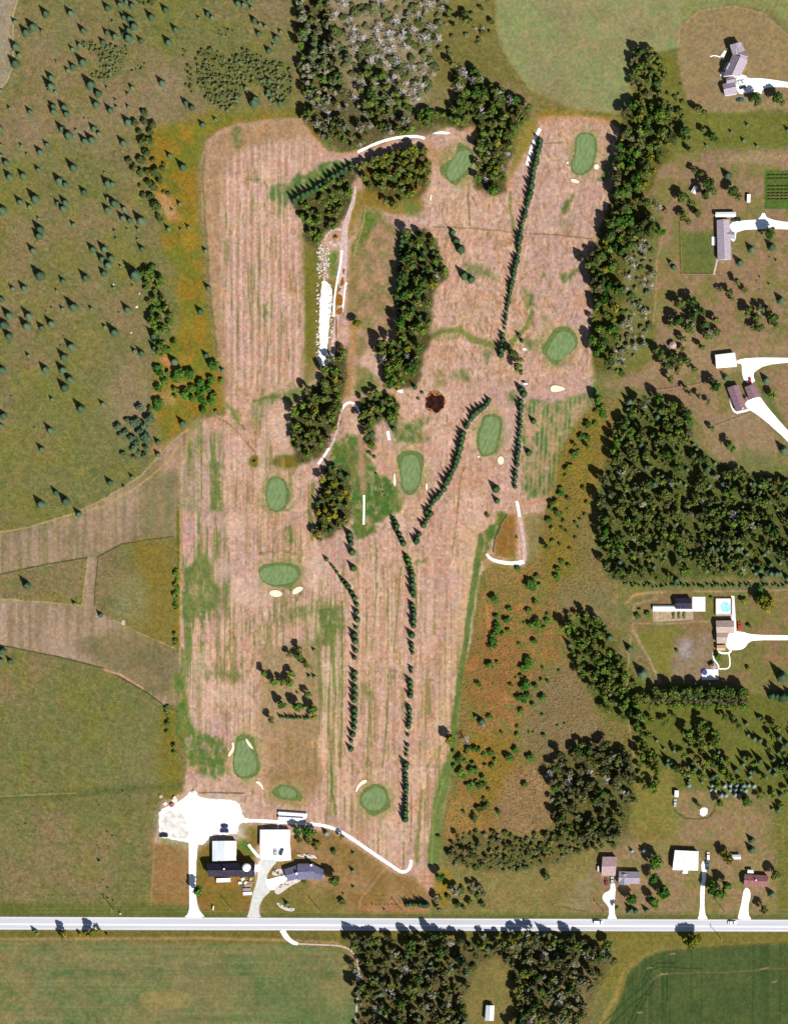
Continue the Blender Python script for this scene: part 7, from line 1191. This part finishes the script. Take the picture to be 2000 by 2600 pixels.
# ------------------------------------------------------------------ vehicles
def vehicle_proto(style):
    P = {}
    if style == 'car': prof = [(-2.3, .35), (-2.35, .75), (-2.2, .95), (-1.7, 1.0), (1.0, 1.0), (2.1, .85), (2.35, .65), (2.3, .35)]; cab = [(-1.75, 1.0), (-1.3, 1.42), (.2, 1.45), (1.0, 1.0)]
    elif style == 'van': prof = [(-2.5, .35), (-2.55, 1.0), (-2.5, 1.15), (1.2, 1.15), (2.2, .95), (2.45, .7), (2.4, .35)]; cab = [(-2.45, 1.15), (-2.3, 1.8), (.5, 1.82), (1.4, 1.12)]
    else: prof = [(-2.7, .4), (-2.75, .95), (1.1, 1.05), (2.3, 1.0), (2.6, .8), (2.6, .4)]; cab = [(-.6, 1.02), (-.4, 1.7), (.7, 1.72), (1.3, 1.04)]
    m = MB(); n = len(prof); hw = .9
    m.add([(x, -hw, z) for x, z in prof] + [(x, hw, z) for x, z in prof], [tuple(range(n)), tuple(range(n, 2 * n))[::-1]] + [(i, n + i, n + (i + 1) % n, (i + 1) % n) for i in range(n)]); P['body'] = m.mesh('body')
    m = MB(); n = len(cab); m.add([(x, -hw * (.95 if z < 1.3 else .76), z) for x, z in cab] + [(x, hw * (.95 if z < 1.3 else .76), z) for x, z in cab], [tuple(range(n)), tuple(range(n, 2 * n))[::-1]] + [(i, n + i, n + (i + 1) % n, (i + 1) % n) for i in range(n)]); P['cabin_glass'] = m.mesh('cabin_glass')
    rx0, rx1 = cab[1][0] - .12, cab[2][0] + .12; rz = cab[1][1] + .01; P['roof_panel'] = MB().box(rx0, -hw * .84, rz - .02, rx1, hw * .84, rz + .05).mesh('roof_panel')
    P['wheel'] = MB().tube((0, -.11, 0), (0, .11, 0), .33, .33, 12).mesh('wheel'); P['headlight'] = MB().box(-.04, -.16, -.08, .04, .16, .08).mesh('headlight')
    if style == 'truck': P['bed'] = MB().box(-2.6, -.75, 1.02, -.75, .75, 1.035).mesh('bed')
    return P
PROTO = {s: vehicle_proto(s) for s in ('car', 'van', 'truck')}
def car(p, ang, color, label, style='car', name=None, s=1.0):
    x, y = w2(p, .8); root = empty(name or {'car': 'car', 'van': 'van', 'truck': 'pickup_truck'}[style], (x, y, .1), math.radians(ang), label=label, cat={'car': 'car', 'van': 'van', 'truck': 'pickup truck'}[style], group='parked and moving vehicles'); root.scale = (s, s, s)
    P = PROTO[style]; obj('body', with_mat(P['body'], M['paint_' + color]), root); obj('cabin_glass', with_mat(P['cabin_glass'], M['glass']), root); obj('roof_panel', with_mat(P['roof_panel'], M['paint_' + color]), root)
    if 'bed' in P: obj('bed', with_mat(P['bed'], M['tyre']), root)
    for a in (-1.45, 1.5):
        for b in (-.86, .86): obj('wheel', with_mat(P['wheel'], M['tyre']), root, loc=(a, b, .33))
    for b in (-.6, .6): obj('headlight', with_mat(P['headlight'], M['lamp']), root, loc=(2.36 if style == 'car' else 2.45, b, .72))
car((1519, 2343), 0, 'white', 'white van driving on the road, the left of the two moving vehicles', 'van')
car((1858, 2344), 0, 'white', 'white car driving on the road near the right edge', 'car')
car(Zo(390, 1980, 6.72, [(1210, 795)])[0], 178, 'blue', 'dark blue car in the gravel lot, upper of the adjacent pair', 'car', s=.85); car(Zo(390, 1980, 6.72, [(1208, 882)])[0], 178, 'blue', 'dark blue van in the gravel lot, lower of the adjacent pair', 'van', s=.95)
car(Zo(390, 1980, 6.72, [(172, 955)])[0], 178, 'black', 'black car alone at the south-west corner of the gravel lot', 'car')
car(zn([(1125, 1385)])[0], 15, 'white', 'white car by the garage of the north-east house', 'car'); car(zn([(1168, 1500)])[0], 17, 'black', 'black car on the drive of the north-east house', 'car', s=.8); car(zn([(1115, 1800)])[0], 5, 'teal', 'blue pickup truck parked on grass south of the north-east house', 'truck', s=.8)
car(Z(4, [(1240, 1873)])[0], 0, 'black', 'black pickup truck parked beside the narrow white garage', 'truck', s=.9); car(zb([(945, 800)])[0], 100, 'red', 'bright red car parked behind the mauve-brown garage', 'car', s=.7)
car(zf([(1328, 615)])[0], 90, 'red', 'bright red car standing on grass near the farmhouse', 'car', s=.95)
car(zr([(133, 303)])[0], 92, 'maroon', 'dull red car on grass in front of the red and white garage', 'car', s=.9); car(zr([(180, 290)])[0], 90, 'silver', 'silver-blue car at the top of the grey house drive', 'car', s=.9)
car(zr([(993, 160)])[0], 92, 'teal', 'dark blue pickup truck beside the white-roofed building', 'truck'); car(zr([(1000, 80)])[0], 90, 'white', 'white van parked north of the dark blue pickup', 'van', s=.9); car(Z(16, [(718, 300)])[0], 88, 'silver', 'grey car parked below the little white trailer', 'car', s=.9)
car(zc([(930, 530)])[0], 88, 'silver', 'pale blue car on the apron of the large white shed', 'car', s=.85); car(zc([(1000, 530)])[0], 70, 'blue', 'dark blue car on the apron of the large white shed', 'car', s=.85)
# golf carts
def cart_parts():
    P = {}
    P['body'] = MB().add([(-1.15, -.55, .25), (1.15, -.55, .25), (1.2, -.5, .7), (.5, -.5, .75), (.4, -.5, .35), (-.3, -.5, .35), (-.4, -.5, .8), (-1.15, -.5, .8), (-1.15, .55, .25), (1.15, .55, .25), (1.2, .5, .7), (.5, .5, .75), (.4, .5, .35), (-.3, .5, .35), (-.4, .5, .8), (-1.15, .5, .8)], [tuple(range(8)), tuple(range(8, 16))[::-1]] + [(i, 8 + i, 8 + (i + 1) % 8, (i + 1) % 8) for i in range(8)]).mesh('body')
    P['canopy'] = MB().prism([(-.95, -.6), (.75, -.6), (.85, -.5), (.85, .5), (.75, .6), (-.95, .6)], 1.85, 1.93).mesh('canopy'); P['seat'] = MB().box(-.35, -.5, .8, .15, .5, .92).mesh('seat')
    pm_ = MB()
    for a, b in ((-.85, -.5), (-.85, .5), (.7, -.5), (.7, .5)): pm_.tube((a, b, .7), (a * .95, b, 1.85), .03, .03, 4)
    P['canopy_frame'] = pm_.mesh('canopy_frame'); P['wheel'] = MB().tube((0, -.1, 0), (0, .1, 0), .23, .23, 10).mesh('wheel'); return P
CP = cart_parts()
def cart(p, rz, label):
    root = empty('golf_cart', (*w2(p, 1.9), .05), rz, label=label, cat='golf cart', group='golf carts parked in two rows by the cart path')
    for k, mt in (('body', 'paint_white'), ('canopy', 'paint_white'), ('seat', 'deck'), ('canopy_frame', 'tyre')): obj(k, with_mat(CP[k], M[mt]), root)
    for a in (-.75, .8):
        for b in (-.5, .5): obj('wheel', with_mat(CP['wheel'], M['tyre']), root, loc=(a, b, .23))
ords = ['first', 'second', 'third', 'fourth', 'fifth', 'sixth', 'seventh', 'eighth', 'ninth', 'tenth', 'eleventh', 'twelfth', 'thirteenth']
for i in range(12): cart(zc([(978 + i * 28.5, 74 + i * 2.0)])[0], math.pi / 2 + random.uniform(-.06, .06), f'white golf cart, {ords[i]} from the left in the upper row by the cart path')
for i in range(11): cart(zc([(975 + i * 28.0, 132 + i * 1.6)])[0], math.pi / 2 + random.uniform(-.06, .06), f'white golf cart, {ords[i]} from the left in the lower row by the cart path')
slab('concrete_pad', zc([(958, 45), (1290, 60), (1305, 110), (1268, 165), (958, 152)]), .052, M['gravel'], 'white parking strip under the golf carts', sm=0)
# trailers and farm stuff
def trailer(p, ang, L_, wd, ht, color, label, cat='trailer', hp=1.0):
    root = empty('trailer', (*w2(p, ht), 0), math.radians(ang), label=label, cat=cat)
    MB().box(-L_ / 2, -wd / 2, .55, L_ / 2, wd / 2, ht).part('box', root, M[color]); MB().box(-L_ / 2 + .05, -wd / 2 + .05, ht, L_ / 2 - .05, wd / 2 - .05, ht + .06).part('roof', root, M[color]); MB().tube((L_ / 2, 0, .5), (L_ / 2 + 1.1, 0, .45), .07, .07, 5).part('tow_bar', root, M['tyre'])
    for a in (-.5, .5):
        for b in (-wd / 2 + .05, wd / 2 - .05): obj('wheel', with_mat(PROTO['car']['wheel'], M['tyre']), root, loc=(a, b, .33))
trailer(zc([(312, 867)])[0], 2, 7.6, 2.2, 2.7, 'white_metal', 'long white camper trailer along the south wall of the dark barn'); trailer(Z(4, [(1345, 1688)])[0], 88, 4.4, 1.9, 2.1, 'white_metal', 'small white trailer alone on the ranch lawn'); trailer(Z(16, [(730, 222)])[0], 88, 3.6, 2.3, 2.4, 'white_metal', 'little white box trailer at the edge of the mown ring'); trailer(zr([(62, 190)])[0], 90, 3.0, .9, 1.6, 'pale_metal', 'narrow grey trailer west of the red and white garage')
def wagon(p, ang, L_, wd, color, label):
    root = empty('hay_wagon', (*w2(p, .8), 0), math.radians(ang), label=label, cat='wagon', group='flat wagons on the lawn south of the barn'); n = 6
    for i in range(n): MB().box(-L_ / 2 + L_ * i / n + .02, -wd / 2, .72 + .01 * (i % 2), -L_ / 2 + L_ * (i + 1) / n - .02, wd / 2, .8 + .02 * (i % 2)).part('plank', root, M[color])
    MB().box(-L_ / 2, -.2, .5, L_ / 2, .2, .72).part('chassis', root, M['tyre'])
    for a in (-L_ * .3, L_ * .3):
        for b in (-wd / 2 + .1, wd / 2 - .1): obj('wheel', with_mat(PROTO['car']['wheel'], M['tyre']), root, loc=(a, b, .33))
wagon(zc([(598, 1025)])[0], 3, 5.0, 1.8, 'siding', 'white flat wagon, southernmost of the stack south of the barn'); wagon(zc([(590, 978)])[0], 3, 4.4, 1.5, 'roof_pink', 'faded pink flat wagon just above the white one'); wagon(zc([(608, 930)])[0], 5, 4.2, 1.5, 'wood', 'brown flat wagon below the junk pile'); wagon(zc([(630, 895)])[0], -2, 3.6, 1.2, 'rail', 'dark red flat wagon at the top right of the junk pile')
def boulder(p, r, label, mt='rock', cat='boulder', name='boulder'):
    n = 0; V = []; rr = random.Random(int(p[0] * 7 + p[1]))
    for i in range(4):
        for j in range(7):
            a = 6.283 * j / 7 + i * .4; el = (i + .2) / 4 * 1.57; k = r * rr.uniform(.78, 1.1); V.append((k * math.cos(el) * math.cos(a), k * math.cos(el) * math.sin(a), k * .7 * math.sin(el)))
    V.append((0, 0, r * .72)); f = [(i * 7 + j, i * 7 + (j + 1) % 7, (i + 1) * 7 + (j + 1) % 7, (i + 1) * 7 + j) for i in range(3) for j in range(7)] + [(21 + j, 21 + (j + 1) % 7, 28) for j in range(7)]
    m = MB().add(V, f).mesh(name); tag(obj(name, m, None, M[mt], (*w2(p), 0)), label, cat, None)
zg = lambda L_: Zo(390, 1980, 6.72, L_)
boulder(zg([(125, 570)])[0], 1.4, 'white rounded heap at the west edge of the gravel lot', 'white_metal'); boulder(zg([(350, 340)])[0], 2.1, 'cream sand heap at the north-west corner of the lot', 'sand', 'sand heap', 'sand_heap'); boulder(zg([(195, 410)])[0], 1.2, 'small white heap left of the red mound', 'concrete', 'heap', 'stone_heap'); boulder(zg([(305, 425)])[0], 1.6, 'dusky red gravel mound beside the sand heap', 'roof_red', 'mound', 'gravel_heap'); boulder(zg([(120, 285)])[0], 1.2, 'pinkish stone heap beyond the lot corner', 'clay_path', 'heap', 'stone_heap'); boulder(zg([(680, 210)])[0], 1.3, 'grey stone heap at the north tip of the lot', 'rock', 'heap', 'stone_heap')
for i, (x, y, w_) in enumerate(((1165, 431, 'north'), (1188, 321, 'upper'), (1119, 652, 'south'), (968, 240, 'western'))): boulder(Z(5, [(x, y)])[0], .9 if i == 0 else .6, f'pale boulder in the west meadow, {w_} one of the four near the bush belt')
m = MB(); rr = random.Random(5)
for i in range(240):
    if i < 130: q = zl([(rr.uniform(370, 545), rr.uniform(290, 850))])[0]
    else: q = zl([(rr.choice((rr.uniform(360, 420), rr.uniform(540, 600))), rr.uniform(900, 2100))])[0]
    x, y = w2(q); s = rr.uniform(.25, .85); V = [(x + s * math.cos(k * 1.25 + i) * rr.uniform(.7, 1.1), y + s * math.sin(k * 1.25 + i) * rr.uniform(.7, 1.1), .0) for k in range(5)]
    V += [((v[0] - x) * .6 + x, (v[1] - y) * .6 + y, s * rr.uniform(.5, .8)) for v in V]; m.add(V, [(k, (k + 1) % 5, 5 + (k + 1) % 5, 5 + k) for k in range(5)] + [(5, 6, 7, 8, 9)])
tag(obj('rubble', m.mesh('rubble'), None, M['rock']), 'broken limestone rubble around the white quarry strip', 'rubble', None, 'stuff')
m = MB()
for i in range(90):
    L0 = rr.choice((zc([(905, 745), (1010, 810)]), zc([(940, 960), (1230, 860)]), zc([(1170, 540), (1420, 600)]), Z(14, [(680, 1160), (820, 1215)]))); t = rr.random(); q = (L0[0][0] + (L0[1][0] - L0[0][0]) * t + rr.uniform(-4, 4), L0[0][1] + (L0[1][1] - L0[0][1]) * t + rr.uniform(-4, 4)); x, y = w2(q); s = rr.uniform(.2, .5)
    V = [(x + s * math.cos(k * 1.57), y + s * math.sin(k * 1.57), .05) for k in range(4)] + [(x, y, s * 1.2)]; m.add(V, [(k, (k + 1) % 4, 4) for k in range(4)])
tag(obj('garden_plants', m.mesh('garden_plants'), None, M['leaf_bright']), 'small plants in the stone beds round the curved house', 'plants', None, 'stuff')
# junk south of the barn, crates by the sheds
for i, (x, y, s, mt, lb) in enumerate(((512, 900, 1.0, 'pale_metal', 'grey crate at the left of the junk pile'), (545, 855, .9, 'siding', 'white crate at the top of the junk pile'), (578, 898, .8, 'white_metal', 'round-looking white tank crate amid the junk pile'), (640, 855, .9, 'roof_peach', 'peach crate at the right of the junk pile'), (540, 935, .7, 'paint_teal', 'blue crate low in the junk pile'))):
    q = w2(zc([(x, y)])[0]); root = empty('crate', (q[0], q[1], 0), i * .4, label=lb, cat='crate'); MB().box(-s, -s * .7, .08, s, s * .7, s).part('box', root, M[mt])
    for k in (-.7, 0, .7): MB().box(-s, s * k - .06, 0, s, s * k + .06, .08).part('skid', root, M['wood'])
# utility poles
def pole(p, label):
    root = empty('utility_pole', (*w2(p), 0), 0, label=label, cat='utility pole', group='utility poles along the road'); MB().tube((0, 0, 0), (0, 0, 10.2), .19, .12, 8).part('pole', root, M['wood']); MB().box(-.09, -1.2, 9.3, .09, 1.2, 9.5).part('crossarm', root, M['wood'])
    for b in (-1.05, 0, 1.05): MB().tube((0, b, 9.5), (0, b, 9.75), .07, .05, 6).part('insulator', root, M['trim'])
    return root
NP = [(Z(13, [(975, 1215)])[0], 'utility pole on the verge of the south-west meadow'), (Z(14, [(300, 1208)])[0], 'utility pole on the barn lawn by the road'), (Z(14, [(1048, 1218)])[0], 'utility pole on the clubhouse lawn by the road'), (Z(15, [(75, 1225)])[0], 'utility pole at the south end of the roadside cedars'), (Z(16, [(118, 1240)])[0], 'utility pole left of the grey house drive'), (Z(16, [(1140, 1225)])[0], 'utility pole between the white-roofed building and red-brown house')]
for p, l in NP: pole(p, l)
pole(Z(16, [(1112, 1462)])[0], 'utility pole south of the road at the right')
m = MB()
pts_ = [(w2(p)[0], w2(p)[1]) for p, _ in NP]; pts_ = [(pts_[0][0] - 45, pts_[0][1])] + pts_ + [(pts_[-1][0] + 60, pts_[-1][1])]
for a, b in zip(pts_[:-1], pts_[1:]):
    for off in (-1.05, 1.05):
        pr = None
        for i in range(9):
            t = i / 8; q = (a[0] + (b[0] - a[0]) * t, a[1] + (b[1] - a[1]) * t + off, 9.75 - 4 * .5 * t * (1 - t))
            if pr: m.tube(pr, q, .022, .022, 3, False)
            pr = q
tag(obj('power_line', m.mesh('power_line'), None, M['wood']), 'pair of overhead wires strung between the roadside poles', 'power line')
# fences
def fence(pts, label, h_=1.3, sp=2.6, closed=False):
    P = [w2(p) for p in pts]; root = empty('fence', (*P[0], 0), 0, label=label, cat='fence'); ox, oy = P[0]; m = MB(); pm_ = MB().box(-.06, -.06, 0, .06, .06, h_).mesh('post'); pm_.materials.append(M['wood'])
    for a, b in zip(P[:-1], P[1:]):
        l = math.hypot(b[0] - a[0], b[1] - a[1]); n = max(1, int(l / sp))
        for i in range(n): obj('post', pm_, root, loc=(a[0] + (b[0] - a[0]) * i / n - ox, a[1] + (b[1] - a[1]) * i / n - oy, 0))
    for z_ in (.4, .8, 1.2):
        r_ = MB()
        for a, b in zip(P[:-1], P[1:]): r_.tube((a[0] - ox, a[1] - oy, z_), (b[0] - ox, b[1] - oy, z_), .045, .045, 4, False)
        r_.part('rail', root, M['wood'])
fence([Z(4, [(762, 1900)])[0], Z(4, [(768, 2184)])[0], Z(8, [(772, 155)])[0], Z(8, [(1048, 158)])[0]], 'thin rail fence around the green yard of the ranch house'); fence(Z(8, [(1000, 1475), (1180, 1410), (1360, 1342)]), 'straight rail fence south of the mauve-brown roofed house'); fence(Z(8, [(330, 1095), (560, 1150), (850, 1110), (960, 1085)])[1:], 'rail fence north of the great east wood'); fence(Z(14, [(1330, 1030 - 820), (1331, 212)]) if False else Z(15, [(1450, 1195), (1560, 1225), (1680, 1240)]), 'low rail fence by the road west of the grey house')
# vegetable rows at the ranch
gm = foliage('garden_crop', G((60, 90, 34), (90, 116, 50), (130, 134, 70), (150, 140, 90)))
for i, y in enumerate((1490, 1520, 1585, 1615, 1645, 1670, 1695)):
    a, b = Z(4, [(1515, y + 8)])[0], Z(4, [(1700, y + 6)])[0]; V, Q, T = [], [], []; off = 0
    for k in range(26):
        q = lerp(a, b, k / 25); x, y_ = w2(q); Vv, Qq, Tt, tt, _ = LIB['shrub'][k % 5]; V.append(Vv * [.9, .75, .9] + [x, y_, 0]); Q.append(Qq[::4] + off); T.append(tt + random.uniform(0, .4)); off += len(Vv)
    tag(obj('crop_row', np_mesh('crop_row', np.concatenate(V), np.concatenate(Q), None, np.concatenate(T)), None, gm), f'leafy vegetable row, {ords[i]} from the north in the ranch garden', 'crop row', 'vegetable rows in the ranch garden')
for i, x in enumerate((705, 750, 795)):
    q = w2(Z(12, [(x, 882)])[0]); root = empty('planter', (q[0], q[1], 0), 0, label=f'raised garden bed, {ords[i]} from the left in the pale plot south of the farm shed', cat='garden bed', group='raised beds in the farm garden'); MB().box(-.8, -2.0, 0, .8, 2.0, .35).part('frame', root, M['wood']); MB().box(-.72, -1.9, .35, .72, 1.9, .36).part('soil', root, M['bark'])
    V, Q, T, tt, _ = LIB['shrub'][i]
    obj('plants', np_mesh('plants', V * [.8, 2.0, .8] + [0, 0, .2], Q, None, tt), root, gm)
# golf flag on the ringed green, mailbox
q = w2(Z(7, [(790, 1593)])[0]); root = empty('flagstick', (q[0], q[1], .04), 0, label='white flag standing on the tall ringed green', cat='golf flag'); MB().tube((0, 0, 0), (0, 0, 2.3), .03, .02, 5).part('pole', root, M['trim']); MB().box(0, -.02, 1.8, .55, .02, 2.25).part('flag', root, M['trim'])
for p, l in ((Z(13, [(1030, 1248)])[0], 'white roadside mailbox near the west utility pole'), (Z(14, [(142, 1198)])[0], 'white club sign board on the barn lawn')):
    q = w2(p); root = empty('sign_board' if 'sign' in l else 'mailbox', (q[0], q[1], 0), 1.5 if 'sign' in l else 0, label=l, cat='sign' if 'sign' in l else 'mailbox'); MB().box(-1.2 if 'sign' in l else -.4, -.25, 1.0, 1.2 if 'sign' in l else .4, .25, 1.7).part('panel', root, M['trim'])
    for k in (-.9, .9) if 'sign' in l else (0,): MB().box(k - .06, -.06, 0, k + .06, .06, 1.0).part('post', root, M['wood'])

print('TRIS', sum(sum(len(p.vertices) - 2 for p in m.polygons) for m in bpy.data.meshes))
